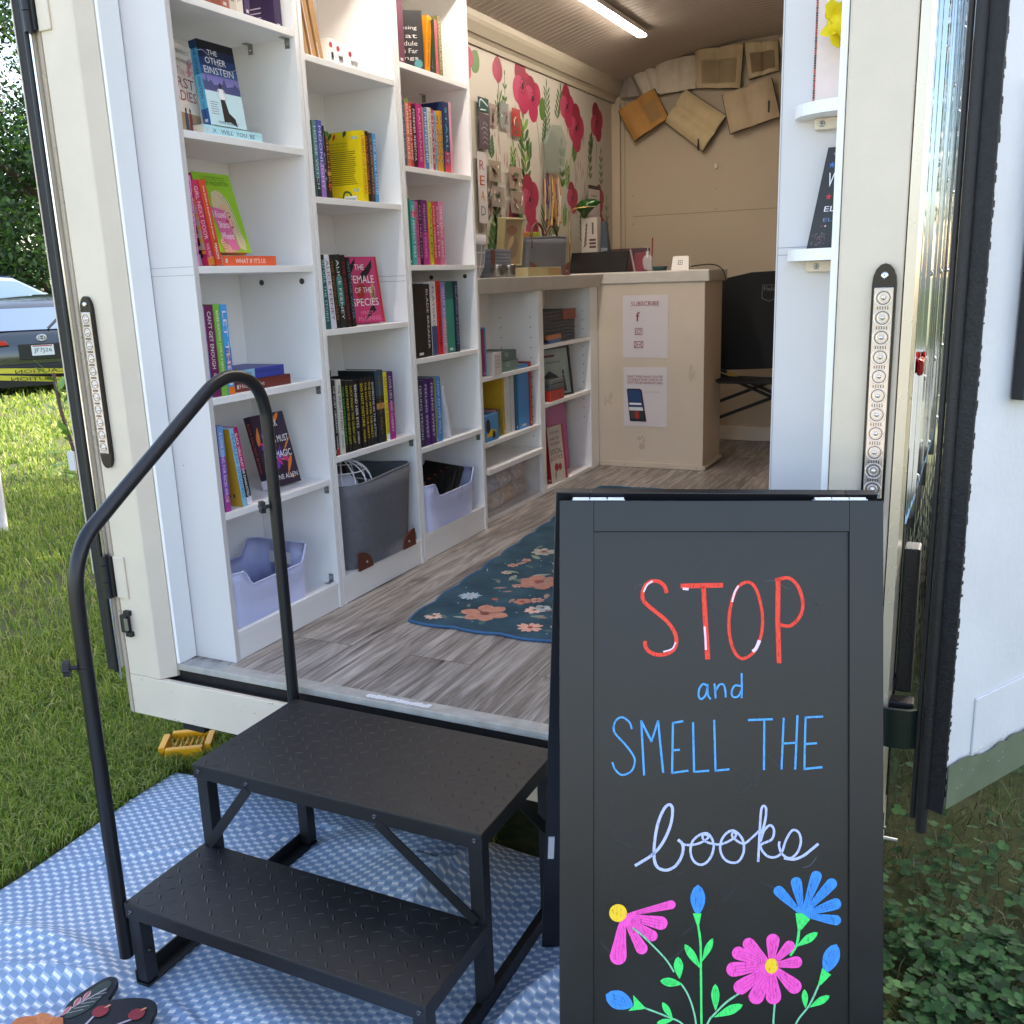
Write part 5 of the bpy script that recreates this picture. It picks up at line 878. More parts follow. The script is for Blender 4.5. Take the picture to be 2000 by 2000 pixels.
for j in range(0,24,2): B.tube([ov(.004,.62)[j],ov(.045,.86)[j],ov(.1,.96)[j],ov(.165,1.0)[j]],.002,wmat,5)
B.tube([c+Vector((0,.10*math.cos(R(a)),.165+.07*math.sin(R(a)))) for a in range(0,181,15)],.003,wmat,6); B.build('wire_frame',wk)
B=MB(); vs=[];
for z,f in ((.01,.58),(.045,.82),(.10,.92),(.165,.97),(.168,1.04),(.13,1.05)): vs+=ov(z,f)
B.add(vs,[(j*24+i,j*24+(i+1)%24,(j+1)*24+(i+1)%24,(j+1)*24+i) for j in range(5) for i in range(24)],mat('cloth_liner','#a8a4a8',.9),True); B.build('cloth_liner',wk)
# ================================================================ wallpaper + hanging things
FW=Fr((XL+.0015,0,0),(0,1,0),(0,0,1),(1,0,0))
wp=thing('wallpaper','cream wallpaper with pink poppies and green stems above the counter','wallpaper',(XL,4.5,.998)); B=MB(); B.box(XL+.0002,XL+.0014,3.362,5.648,1.0,1.964,mat('wallpaper_base','#aea698',.6)); PK=[ink('#962444'),ink('#841c34'),ink('#a43a56')]; GR1=[ink('#4c6c2c'),ink('#3c5a34'),ink('#6a8a3c')]; DK=ink('#2a1420')
def poppy(a,b,r,seed=0,e=.0006):
    rd=random.Random(seed)
    for k in range(4):
        q=rd.uniform(0,.5)+k*1.57; B.ell(FW,a+.5*r*math.cos(q)*.9,b+.55*r*math.sin(q),r*.62,r*.6,PK[k%3],e+k*.00012,q)
    B.ell(FW,a,b,r*.12,r*.16,DK,e+.0008)
    for k in range(9): q=k*.7; B.ell(FW,a+r*.27*math.cos(q),b+r*.3*math.sin(q),r*.04,r*.05,DK,e+.0009,n=6)
def stem(P,col=1,wd=.006): B.rib(FW,P,wd,GR1[col],.0004)
def spray(a,b,h,n,col=0,L=.07,wd=.028,tilt=0):
    stem([(a,b),(a+tilt*.5,b+h*.5),(a+tilt,b+h)],col,.005)
    for k in range(n):
        f=k/n; x=a+tilt*f; y=b+h*f; B.petal(FW,(x,y),(x+L*.7,y+L*.85),wd,GR1[(col+k)%3 if col!=1 else 1],.0005+.0001*(k%2)); B.petal(FW,(x,y),(x-L*.7,y+L*.85),wd,GR1[col],.0005+.0001*(k%2))
    B.petal(FW,(a+tilt,b+h),(a+tilt,b+h+L),wd,GR1[col],.0006)
for i,(a,b,r) in enumerate(((3.87,1.905,.075),(4.435,1.885,.115),(4.549,1.845,.10),(4.985,1.868,.10),(5.11,1.775,.115),(5.421,1.84,.10),(4.483,1.375,.115),(4.50,1.24,.08),(5.039,1.415,.08),(5.45,1.43,.075),(5.47,1.27,.08),(4.29,1.29,.06),(4.22,1.22,.05))): poppy(a,b-.01,r*.92,i)
B.petal(FW,(4.175,1.85),(4.175,1.965),.10,PK[1],.0006,bl=.8); B.petal(FW,(4.155,1.86),(4.14,1.94),.06,PK[0],.0007,bl=.8)
stem([(4.175,1.85),(4.18,1.78),(4.19,1.72)]); B.petal(FW,(4.18,1.77),(4.21,1.83),.014,GR1[0]); B.petal(FW,(3.93,1.86),(3.98,1.95),.09,GR1[0],.0005,bl=.9)
spray(4.72,1.70,.2,7,1,.055,.014); spray(4.85,1.78,.13,5,1,.05,.02,.05); spray(4.46,1.30,.42,9,0,.075,.034,-.03); spray(5.31,1.52,.2,5,0,.04,.018); spray(5.48,1.50,.16,4,0,.04,.018); spray(4.9,1.45,.2,4,0,.05,.035); spray(4.12,1.08,.3,6,1,.06,.026); spray(4.05,1.1,.12,4,1,.06,.03,.05); spray(4.68,1.10,.2,6,1,.1,.018); spray(4.8,1.2,.16,5,1,.07,.03)
for k in range(34):
    a=random.choice([random.uniform(4.55,5.6),random.uniform(3.95,4.5)]); b=random.uniform(1.0,1.75)
    h_=random.uniform(.06,.16); spray(a,b,h_,random.randint(3,5),random.choice([0,1,1,2]),random.uniform(.03,.05),random.uniform(.012,.022),random.uniform(-.03,.03))
for (a,b) in ((5.076,1.64),(4.66,1.80),(4.36,1.29),(5.18,1.30)): B.petal(FW,(a-.01,b-.05),(a+.01,b+.06),.075,GR1[0],.0006,bl=.8)
for P in ([(4.56,1.80),(4.6,1.7),(4.62,1.55)],[(5.09,1.68),(5.02,1.6),(5.0,1.5)],[(5.08,1.6),(5.1,1.3)],[(4.48,1.27),(4.5,1.05)],[(5.42,1.74),(5.40,1.6)]): stem(P,0,.005)
RDD=ink('#8a3038')
for k in range(75): a=random.uniform(4.0,4.45) if k<55 else random.uniform(4.9,5.3); b=random.uniform(1.2,1.75); l=random.uniform(.03,.09); B.petal(FW,(a,b+l),(a,b),.007,RDD,.0005)
B.build('paper_sheet',wp)
def hang(name,label,cat,a,b,w_,h_,col,draw=None,e=.02,grp=None):
    t=thing(name,label,cat,(XL+e,a,b),group=grp); B=MB(); F=Fr((XL+e,a,b),(0,1,0),(0,0,1),(1,0,0)); B.fbox(F,0,w_,0,h_,-.0008,0,mat('h'+col,col,.5,alpha=.6 if name=='sticker_sleeve' else None)); 
    if draw: draw(B,F)
    B.build('card_sheet',t); return t
def dr_read(B,F):
    for k,(ch,c) in enumerate(zip('READ',('#8a4a48','#a85030','#b07a30','#54686c'))): B.text(F,ch,.018,.225-k*.064,.045,.040,ink(c),.0008)
hang('read_sign','narrow white hanging sign with letters stacked down it','sign',3.905,1.235,.085,.30,'#b8b0b0',dr_read)
hang('hook_card','dark green header card with white scrolls on wall hooks','card',3.935,1.70,.10,.06,'#1c3c34',lambda B,F:(B.rib(F,[(.01,.02),(.02,.05),(.05,.045),(.09,.03)],.005,ink('#c8d4d0')),B.rib(F,[(.02,.01),(.07,.012)],.004,ink('#c8d4d0'))))
hang('earring_card','dark card with silver jewellery hanging under the green header','card',3.935,1.55,.10,.145,'#4a3c42',lambda B,F:[B.rib(F,[(.03+random.uniform(-.01,.01),.02+q*.02),(.05,.03+q*.02),(.08,.02+q*.02)],.003,ink('#9a9096')) for q in range(5)])
for i,(a,b,w_,h_,c,l) in enumerate(((4.06,1.66,.07,.09,'#a08f86','beige sticker card with dark dots'),(4.16,1.66,.09,.11,'#8f908c','grey green sticker card slanting'),(4.28,1.64,.09,.12,'#b02a28','red sticker card in a clear sleeve'),(4.02,1.42,.12,.09,'#9c8e78','olive printed sleeve in the second row'),(4.22,1.40,.13,.10,'#a48c78','tan printed sleeve in the second row'),(4.03,1.31,.13,.09,'#988c80','grey printed sleeve in the third row'),(4.22,1.29,.15,.10,'#9c8a7a','brown printed sleeve in the third row'))):
    hang('sticker_sleeve',l,'sleeve',a,b,w_,h_,c,lambda B,F,w_=w_,h_=h_:[B.petal(F,(random.uniform(.01,w_-.02),random.uniform(.01,h_-.02)),(random.uniform(.01,w_-.01),random.uniform(.01,h_-.01)),.012,ink(random.choice(['#5c4a3c','#40503c','#7a3c34','#d8ccc0']))) for q in range(8)],.012+.002*i,'sticker sleeves on the poppy wall')
# tassel bundle
ts=thing('tassel_bundle','bunch of tan and purple bookmark tassels hanging on the poppy wall','tassels',(XL+.02,4.72,1.3)); B=MB()
for k in range(26): a=4.62+random.uniform(0,.2); c=random.choice(['#a8743c','#c89c60','#8c5a34','#4a2050','#c8b8a4','#7c8878']); B.tube([(XL+.02,a,1.50),(XL+.025,a+random.uniform(-.02,.02),1.40),(XL+.02,a+random.uniform(-.03,.03),1.28+random.uniform(-.05,.05))],.004,mat('ts'+c,c,.8),5)
B.build('tassels',ts)
bagm=mat('glassy_bag','#8a9488',.3,alpha=.45)
cb_=thing('cellophane_bag','clear bag of grey feathers hanging above the tassels','bag',(XL+.03,4.75,1.6)); B=MB(); F=Fr((XL+.02,4.62,1.5),(0,1,0),(0,0,1),(1,0,0)); B.prism(F,[(.02,0),(.22,.02),(.26,.16),(.18,.24),(.08,.23),(0,.14)],0,.02,bagm); B.build('bag_film',cb_,.004)
pn=hang('pennant_card','hanging white pouch with dark top tapering down on the right of the wall','pennant',5.20,1.28,.18,.20,'#b4aaa4',lambda B,F:(B.rect(F,0,.18,.18,.2,ink('#2c2826')),[B.rect(F,.04,.13,.14-k*.018,.148-k*.018,ink('#77706c')) for k in range(4)]),.03)
# open books garland on end wall
gB='open books pinned along the top of the end wall'
OBK=[('o1',(-1.948,2.142),(-1.764,2.118),(-1.754,1.991),(-1.846,1.966),'blank open book at the left of the upper garland row'),('o2',(-1.789,2.157),(-1.54,2.16),(-1.547,1.991),(-1.76,1.978),'wide blank open book, second in the upper garland row'),('o3',(-1.555,2.185),(-1.285,2.185),(-1.299,1.964),(-1.544,1.99),'open book with printed columns in the upper garland row'),('o4',(-1.285,2.19),(-1.101,2.18),(-1.094,2.033),(-1.255,2.005),'open book with a folded page right of the printed one'),('o5',(-1.099,2.195),(-.92,2.19),(-.92,2.02),(-1.06,2.03),'open book at the far right of the upper garland row'),('l1',(-1.998,1.912),(-1.782,2.01),(-1.697,1.846),(-1.901,1.74),'amber aged open book in the lower garland row'),('l2',(-1.719,1.828),(-1.60,1.99),(-1.37,1.828),(-1.50,1.654),'open book tilted steeply in the middle of the lower garland row'),('l3',(-1.393,1.936),(-1.127,1.994),(-1.075,1.795),(-1.344,1.731),'open book with a black slot at the right of the lower garland row')]
DKE=mat('dark_cover','#241a14',.6)
for i,(k,a,b,c,d,l) in enumerate(OBK):
    e0=.02+.006*(i%3)+(.02 if k[0]=='l' else 0); t=thing('open_book',l,'book',((a[0]+c[0])/2,YB-e0,(a[1]+c[1])/2),group=gB)
    FBb=Fr((0,YB-e0,0),(1,0,0),(0,0,1),(0,-1,0)); A,Bb,C_,D_=[Vector(q) for q in (a,b,c,d)]
    cm=(A+Bb+C_+D_)/4; out=[cm+(q-cm)*1.03 for q in (A,Bb,C_,D_)]
    B=MB(); B.prism(FBb,[tuple(q) for q in out],-.004,0,DKE); B.build('cover',t)
    col={'l1':'#b98848','l2':'#c8b48c','l3':'#c0ab8c','o3':'#c8b490','o4':'#cbb995'}.get(k,'#d6cbb6'); pm=mat('page'+col,col,.8,var=.08,vscale=20)
    B=MB(); n=12; vs=[]
    for j in range(n+1):
        f_=j/n; tpv=A.lerp(Bb,f_); btv=D_.lerp(C_,f_); hgt=.004+.026*abs(math.sin(math.pi*f_*2))**.7*(1 if abs(f_-.5)>.02 else 0)
        vs+=[FBb.p(tpv.x,tpv.y,hgt),FBb.p(btv.x,btv.y,hgt)]
    B.add(vs,[(2*j,2*j+1,2*j+3,2*j+2) for j in range(n)],pm,True); B.add([vs[0],vs[1],FBb.p(D_.x,D_.y,0),FBb.p(A.x,A.y,0)],[(0,1,2,3)],pm); B.add([vs[-2],vs[-1],FBb.p(C_.x,C_.y,0),FBb.p(Bb.x,Bb.y,0)],[(0,1,2,3)],pm)
    tv=vs[0::2]; bv=vs[1::2]; B.add([FBb.p(D_.x,D_.y,0)]+bv+[FBb.p(C_.x,C_.y,0)],[tuple(range(len(bv)+2))],pm)
    ln=mat('faint_print','#8a7858',.8)
    if k in('o3','l1','o4'):
        for j in (range(2,11) if k!='l1' else range(7,11)):
            for q in range(4):
                f_=(j+q*.25)/n; tpv=A.lerp(Bb,f_); btv=D_.lerp(C_,f_); hgt=.0046+.026*abs(math.sin(math.pi*f_*2))**.7; p0=tpv.lerp(btv,.3); p1=tpv.lerp(btv,.88); dx_=.0012
                B.add([FBb.p(p0.x-dx_,p0.y,hgt+.0012),FBb.p(p0.x+dx_,p0.y,hgt+.0012),FBb.p(p1.x+dx_,p1.y,hgt+.0012),FBb.p(p1.x-dx_,p1.y,hgt+.0012)],[(0,1,2,3)],ln)
    if k in('l2','l3'):
        p=A.lerp(C_,.62) if k=='l3' else D_.lerp(A,.2); B.fbox(Fr(FBb.p(p.x+(.06 if k=='l3' else .02),p.y,.02),(1,0,0),(0,0,1),(0,-1,0)),0,.008,-.03,.03,0,.012,DKE)
    B.build('pages',t)
t=thing('rolled_page','grey rolled paper cone hanging at the left end of the garland','paper',(-1.95,YB-.05,2.05)); B=MB(); gm=mat('grey_paper','#9c9088',.7,var=.1)
B.add([(-1.945,YB-.03,2.14),(-2.01,YB-.02,2.02),(-1.985,YB-.05,1.985),(-1.93,YB-.07,1.98),(-1.875,YB-.04,1.985),(-1.88,YB-.02,2.0)],[(0,1,2),(0,2,3),(0,3,4),(0,4,5)],gm); B.build('paper_cone',t)
# ================================================================ folding chair
ch=thing('camping_chair','black folding camping chair behind the checkout counter','chair',(-1.13,5.3,0)); BF=mat('black_canvas','#0c0c0e',.85,var=.3,vscale=8,bump=.3)
B=MB(); FCh=Fr((-1.34,5.28,.5),(1,0,0),(0,.12,.99),None); B.prism(FCh,[(.0,.02),(.03,-.04),(.5,-.02),(.5,.47),(.38,.49),(.2,.485),(.05,.455),(0,.44)],-.012,.0,BF); B.build('backrest',ch,.004)
B=MB(); B.add([(-1.36,5.27,.44),(-.84,5.27,.42),(-.84,4.9,.44),(-1.20,4.9,.44),(-1.36,5.27,.43),(-.84,5.27,.41),(-.84,4.9,.43),(-1.20,4.9,.43)],[(0,1,2,3),(4,7,6,5),(0,4,5,1),(1,5,6,2),(2,6,7,3),(3,7,4,0)],BF); B.build('seat',ch)
for P in ([(-1.38,5.2,.52),(-.86,5.2,.30)],[(-1.38,5.22,.49),(-.86,5.22,.27)],[(-1.30,5.25,.285),(-.84,5.25,.47)],[(-1.30,5.25,.195),(-.84,5.25,.38)],[(-.86,5.2,.02),(-.86,5.2,.95)],[(-1.36,5.25,.02),(-1.36,5.25,.95)]):
    B=MB(); B.tube(P,.009,BLK,8); B.build('frame_tube',ch)
B=MB(); F=Fr((-1.29,5.185,.485),(.92,0,-.39),(.39,0,.92),(0,-1,0)); B.fbox(F,.07,.13,-.012,.012,.0,.004,mat('yellow_tag','#a88a20',.5)); B.build('warning_tag',ch)
B=MB(); B.text(FCh,'Field',.27,.385,.06,.022,ink('#5a5a5c'),.001); B.rib(FCh,[(.262,.345),(.262,.415),(.338,.415),(.338,.345),(.3,.33)],.003,ink('#5a5a5c'),.001,k=1,closed=True); B.build('badge',ch)
# ================================================================ rug
def rug():
    t=thing('floral_rug','blue scalloped rug with coral and white flowers on the plank floor','rug',(-1.25,3.3,0)); y0,y1,x0,x1=2.31,4.25,-1.58,-.72
    out=[]
    def edge(a,b,n,nx,ny):
        for k in range(n*6):
            f_=k/(n*6); s=.012*abs(math.sin(math.pi*f_*n)); out.append((a[0]+(b[0]-a[0])*f_+nx*s,a[1]+(b[1]-a[1])*f_+ny*s))
    edge((-1.49,2.30),(-.72,2.30),5,0,-1); edge((-.72,2.30),(-.80,4.27),11,1,0); edge((-.80,4.27),(-1.60,4.23),5,0,1); edge((-1.60,4.23),(-1.49,2.30),11,-1,0)
    F=Fr((0,0,0),(1,0,0),(0,1,0),(0,0,1)); RB=mat('rug_blue','#3c5462',.95,var=.3,vscale=9,bump=.6,bscale=300,spec=.1)
    B=MB(); B.prism(F,out,.0006,.007,RB); BE=MB(); BE.tube([(x,y,.0055) for x,y in out],.004,mat('rug_edge','#38628c',.9),6,closed=True); BE.build('edging',t)
    col=lambda c: mat('yarn'+c,c,.95,var=.15,vscale=50,spec=.1); rd=random.Random(5)
    def fl(x,y,r,c,n,cc='#8c3c30',st=1.0):
        for k in range(n): q=k*2*math.pi/n+rd.uniform(-.1,.1); B.petal(F,(x+.1*r*math.cos(q),y+.1*r*math.sin(q)),(x+r*math.cos(q)*rd.uniform(.85,1.1),y+r*math.sin(q)*st*rd.uniform(.85,1.1)),r*4.6/n,col(c),.0078+.00008*k)
        B.ell(F,x,y,r*.2,r*.2*st,col(cc),.0088)
    fl(-1.30,2.43,.075,'#c08a76',6,'#8c5450'); fl(-1.27,2.77,.085,'#b08072',6,'#8c5450'); fl(-1.13,3.05,.09,'#a8745c',7,'#983c30'); fl(-1.435,2.355,.03,'#d8b8a8',9,'#6c3c30'); fl(-1.12,2.37,.042,'#dcaa98',10,'#a85040'); fl(-1.02,2.40,.045,'#dcb0a0',6,'#8c5450'); fl(-1.42,2.56,.038,'#a8bccc',14,'#c8a488'); fl(-1.17,2.51,.035,'#dcb8a8',8,'#8c5450'); fl(-1.20,2.93,.035,'#b8b8b4',6,'#606060'); fl(-1.28,2.98,.035,'#b8b8b4',6,'#606060'); fl(-1.10,2.82,.035,'#b0b4b4',6,'#606060'); fl(-1.4,3.1,.05,'#a8a49c',7); fl(-1.2,3.35,.07,'#b8a898',7); fl(-1.35,3.6,.08,'#a87868',7); fl(-1.05,3.6,.07,'#a87868',6); fl(-1.2,3.9,.08,'#ac8070',7); fl(-1.45,3.95,.05,'#b0a8a0',7); fl(-.95,3.95,.06,'#b0a8a0',7); fl(-1.4,4.15,.05,'#ac8070',7); fl(-1.1,4.15,.06,'#ac8070',7); fl(-.9,3.2,.08,'#ac8070',6); fl(-.88,2.7,.07,'#a8745c',6); fl(-1.33,2.56,.012,'#b06c5c',6); fl(-1.24,2.57,.03,'#b88070',5); fl(-1.02,2.62,.04,'#b88070',4)
    for k in range(150):
        x,y=rd.uniform(x0+.10,x1-.05),rd.uniform(y0+.03,y1-.05); q=rd.uniform(0,6.28); L=rd.uniform(.03,.07); B.petal(F,(x,y),(x+L*math.cos(q),y+L*math.sin(q)),L*.4,col(rd.choice(['#6c7c74','#8c988c','#3a5c6c','#54706c','#9c8478'])),.0074+.00001*k)
    for k in range(34):
        x,y=rd.uniform(x0+.14,x1-.1),rd.uniform(y0+.05,y1-.1); fl(x,y,rd.uniform(.014,.032),rd.choice(['#c8b4a8','#b88c80','#a8b4b8','#c09c8c']),rd.choice([5,6,8]),'#7c5048')
    for k in range(140): x,y=rd.uniform(x0+.10,x1-.04),rd.uniform(y0+.03,y1-.05); B.ell(F,x,y,.003,.003,col('#9cb0b8'),.0076,n=6)
    B.build('rug_pile',t)
rug()
# ================================================================ right-hand bookcase and its wall shelves
rb=thing('bookcase','white bookcase end panel inside the right side of the door','bookcase',(-.24,2.3,0)); 
B=MB(); B.box(-.352,-.132,1.853,1.870,.001,2.06,mat('darkened_end_panel','#cfcbca',.4,var=.025,vscale=3,bump=.03,bscale=400)); F=Fr((0,1.853,0),(1,0,0),(0,0,1),(0,-1,0)); SE=mat('panel_seam','#8e8e92',.6); B.rect(F,-.349,-.132,1.021,1.0222,SE); B.rect(F,-.349,-.132,1.034,1.0352,SE); B.rect(F,-.3495,-.3485,.01,2.0,SE); B.build('side_panel',rb,.0008)  # same darkened white, outdoor light balanced through the colour
B=MB(); B.box(-.352,-.132,2.9,2.917,.001,2.06,WHITE); B.build('side_panel',rb)
for z in (.1,.42,.74,1.05,1.37,1.69,2.04): B=MB(); B.box(-.350,-.133,1.871,2.899,z-.018,z,WHITE); B.build('shelf',rb)
def wshelf(z,xl,label):
    t=thing('wall_shelf',label,'shelf',(-.25,1.85,z),group='rounded white wall shelves on the right panel'); B=MB(); F=Fr((0,0,0),(1,0,0),(0,1,0),(0,0,1))
    pts=[(xl+.09*(1-math.cos(R(a))),1.852-.085*math.sin(R(a))) for a in range(0,91,10)]+[(-.2285,1.767),(-.2285,1.852)]
    B.prism(F,pts,z-.020,z,WHITE); B.build('shelf_board',t,.006)
    B=MB(); B.box(xl+.035,-.2285,1.835,1.8525,z-.040,z-.0205,WPAINT); B.build('batten',t,.002); B=MB(); B.lathe(Fr((-.277,1.835,z-.030),(1,0,0),(0,0,1),(0,-1,0)),[(.0055,0),(.005,.0012),(.0015,.0008),(0,.0004)],STEEL,14); B.rib(Fr((-.277,1.8335,z-.030),(1,0,0),(0,0,1),(0,-1,0)),[(-.003,0),(.003,0)],.001,ink('#222222'),.0002,k=1); B.rib(Fr((-.277,1.8335,z-.030),(1,0,0),(0,0,1),(0,-1,0)),[(0,-.003),(0,.003)],.001,ink('#222222'),.0002,k=1); B.build('screw',t)
wshelf(1.270,-.325,'upper rounded shelf carrying the pink poster book'); wshelf(1.030,-.330,'lower rounded shelf carrying the black starred book')
t=thing('display_book','pale pink cover with floral border standing on the upper rounded shelf','book',(-.26,1.84,1.27)); F=Fr((-.296,1.843,1.2705),(1,.0,0),(.0,.03,.9995),(0,-1,0)); B=MB(); B.fbox(F,0,.066,0,.185,-.006,0,paper('#e2cfc6')); 
for k in range(46): B.rect(F,0,.0035,k*.004,k*.004+.0036,ink(random.choice(['#8c2c28','#2c4034','#b84430','#503028'])),.0006)
for k in range(16): B.rect(F,k*.004,k*.004+.0036,.181,.185,ink(random.choice(['#8c2c28','#2c4034','#b84430'])),.0006)
B.build('cover',t); B=MB(); 
t2=thing('yellow_flower','yellow cloth rose with small leaves hanging in front of the pink cover','flower',(-.25,1.82,1.38)); YM=mat('yellow_petals','#e6cf08',.6)
c=Vector((-.252,1.815,1.392))
for k in range(16):
    q=k*2.4; r0=.006+.0012*k; P=[]; d=Vector((math.cos(q)*.75,-.5+.05*k/16,math.sin(q)*1.0)).normalized(); s=d.orthogonal().normalized(); 
    pts=[c+d*r0*.2,c+d*r0+s*r0*.8,c+d*r0*1.75+s*r0*.35,c+d*r0*1.75-s*r0*.35,c+d*r0-s*r0*.8]; B.add(pts,[(0,1,2),(0,2,3),(0,3,4)],YM,True)
B.lathe(Fr(c,(1,0,0),(0,0,1),(0,-1,0)),[(.020,-.012),(.022,0),(.015,.012),(0,.016)],YM,14); B.build('petals',t2)
B=MB(); 
for k in range(9): q=random.uniform(-1.9,.2); d=Vector((math.cos(q),-.1,math.sin(q))); p=c+Vector((.012,0,-.028)); s=d.cross(Vector((0,1,0)))*.0035; B.add([p,p+d*.012+s,p+d*.024,p+d*.012-s],[(0,1,2,3)],mat('leaflet','#4c5c38',.6))
B.build('leaves',t2)
def art_vote(B,F):
    pass
t=thing('display_book','black book with red and blue stars leaning on the lower rounded shelf','book',(-.26,1.83,1.03)); u=Vector((1,0,0)); v=Vector((.16,.10,.98)).normalized(); F=Fr((-.292,1.815,1.0305),u,v,(0,-1,0)); B=MB(); B.add([F.p(0,0,0),F.p(.0635,0,0),F.p(.0365,.172,0),F.p(0,.172,0),F.p(0,0,-.012),F.p(.0635,0,-.012),F.p(.0365,.172,-.012),F.p(0,.172,-.012)],[(0,1,2,3),(7,6,5,4),(0,4,5,1),(1,5,6,2),(2,6,7,3),(3,7,4,0)],paper('#1c191b')); B.build('cover',t)
def star(F,a,b,r,c): 
    B.poly(F,[(a+(r if k%2==0 else r*.4)*math.sin(k*math.pi/5),b+(r if k%2==0 else r*.4)*math.cos(k*math.pi/5)) for k in range(10)],ink(c),.0008)
B=MB(); star(F,.013,.142,.006,'#3c70b4'); star(F,.019,.088,.006,'#c82c34'); B.text(F,'W',.0115,.105,.018,.024,ink('#f0ecf0'),.0008); B.text(F,'EL',.016,.063,.018,.009,ink('#e8e4e8'),.0008); B.text(F,'ELI',.018,.046,.018,.006,ink('#7088b0'),.0008); B.text(F,'THE TRUTH',.012,.158,.018,.004,ink('#c8c4c8'),.0008); star(F,.018,.038,.002,'#c82c34'); star(F,.024,.038,.002,'#e8e8e8')
for k in range(40): B.ell(F,random.uniform(.004,.03),.005+random.uniform(0,.022),.0007,.0005,ink(random.choice(['#b0a0a0','#a06060'])),.0008,n=5)
B.build('lettering',t)
# ================================================================ STEPS
SX0,SX1=-1.478,-.768; T1=(1.385,1.738,-.004); T2=(1.163,1.395,-.202)
st=thing('step_stool','black two-tread metal steps with one tall handrail','steps',(-1.12,1.45,GZ))
def tread(x0,x1,y0,y1,z,label):
    B=MB(); B.box(x0,x1,y0,y1,z-.0025,z,BLK); B.box(x0,x1,y0,y0+.0025,z-.034,z-.0027,BLK); B.box(x0,x1,y1-.0025,y1,z-.034,z-.0027,BLK); B.box(x0,x0+.0025,y0+.0027,y1-.0027,z-.034,z-.0027,BLK); B.box(x1-.0025,x1,y0+.0027,y1-.0027,z-.034,z-.0027,BLK)
    F=Fr((x0,y0,z),(1,0,0),(0,1,0),(0,0,1)); px=.0335; py=.0285; i=0; a=.022
    while a<x1-x0-.015:
        j=0; b=.016
        while b<y1-y0-.010:
            lug(B,F,a,b,R(38 if (i+j)%2 else -52),.0115,.0032,.0013,BLK); b+=py; j+=1
        a+=px; i+=1
    B.build('tread',st,.0012,label)
tread(SX0,SX1,*T1,'upper tread'); tread(SX0,SX1,*T2,'lower tread')
def leg(x,y,z0,z1,w_=.030): B=MB(); B.box(x,x+w_,y,y+w_,z0,z1,BLK); B.build('leg',st,.002)
for x in (SX0+.003,SX1-.033):
    leg(x,T1[0]+.004,GZ+.014,T1[2]-.003); leg(x,T1[1]-.034,GZ+.014,T1[2]-.003); leg(x,T2[0]+.004,GZ+.014,T2[2]-.003)
    B=MB(); B.box(x-.002,x+.032,T2[0]+.002,T1[1]-.004,GZ+.006,GZ+.011,BLK); B.box(x-.002 if x<-1 else x+.028,x+.002 if x<-1 else x+.032,T2[0]+.002,T1[1]-.004,GZ+.0112,GZ+.038,BLK); B.build('base_rail',st,.001)
def brace(p0,p1,w_=.022,t_=.003):
    B=MB(); p0=Vector(p0);p1=Vector(p1); d=(p1-p0); L=d.length; d.normalize(); n=Vector((0,-1,0)) if abs(d.y)<.3 else Vector((1,0,0)); v=n.cross(d); F=Fr(p0,d,v,n); B.fbox(F,0,L,-w_/2,w_/2,0,t_,BLK); B.build('brace',st)
brace((SX0+.02,T1[0]+.002,-.198),(SX0+.15,T1[0]+.002,-.035)); brace((SX1-.02,T1[0]+.002,-.196),(SX1-.235,T1[0]+.002,-.035)); brace((SX1-.01,T1[1]-.03,-.19),(SX1-.01,T1[0]+.18,-.035))
BM=mat('bolt','#54545a',.3,.8)
for a,y_,z in [(a,T1[0],z) for a,z in ((.015,-.020),(.148,-.022),(.472,-.022),(.695,-.020))]+[(a,T2[0],T2[2]-.018) for a in (.015,.695)]:
    B=MB(); B.lathe(Fr((SX0+a,y_,z),(1,0,0),(0,0,1),(0,-1,0)),[(.0055,0),(.005,.002),(.003,.003),(.0025,.0015),(0,.0015)],BM,10); B.build('bolt',st)
for z in (-.25,-.315): B=MB(); B.lathe(Fr((SX0+.033,T2[0]+.018,z),(0,1,0),(0,0,1),(1,0,0)),[(.006,0),(.006,.004),(0,.005)],BLK,10); B.build('bolt',st)
# scuffs and dust on the treads
for (y0_,y1_,z_) in (T1,T2):
    B=MB(); du=mat('dust_scuff','#3a3936',.8)
    for k in range(70):
        a,b=random.uniform(SX0+.03,SX1-.06),random.uniform(y0_+.01,y1_-.03); q=random.uniform(-.5,.5); l=random.uniform(.004,.035); B.rib(Fr((0,0,z_),(1,0,0),(0,1,0),(0,0,1)),[(a,b),(a+l*math.cos(q),b+l*math.sin(q))],random.uniform(.0006,.002),du,.0005,1)
    B.build('scuff_marks',st)['kind']='stuff'
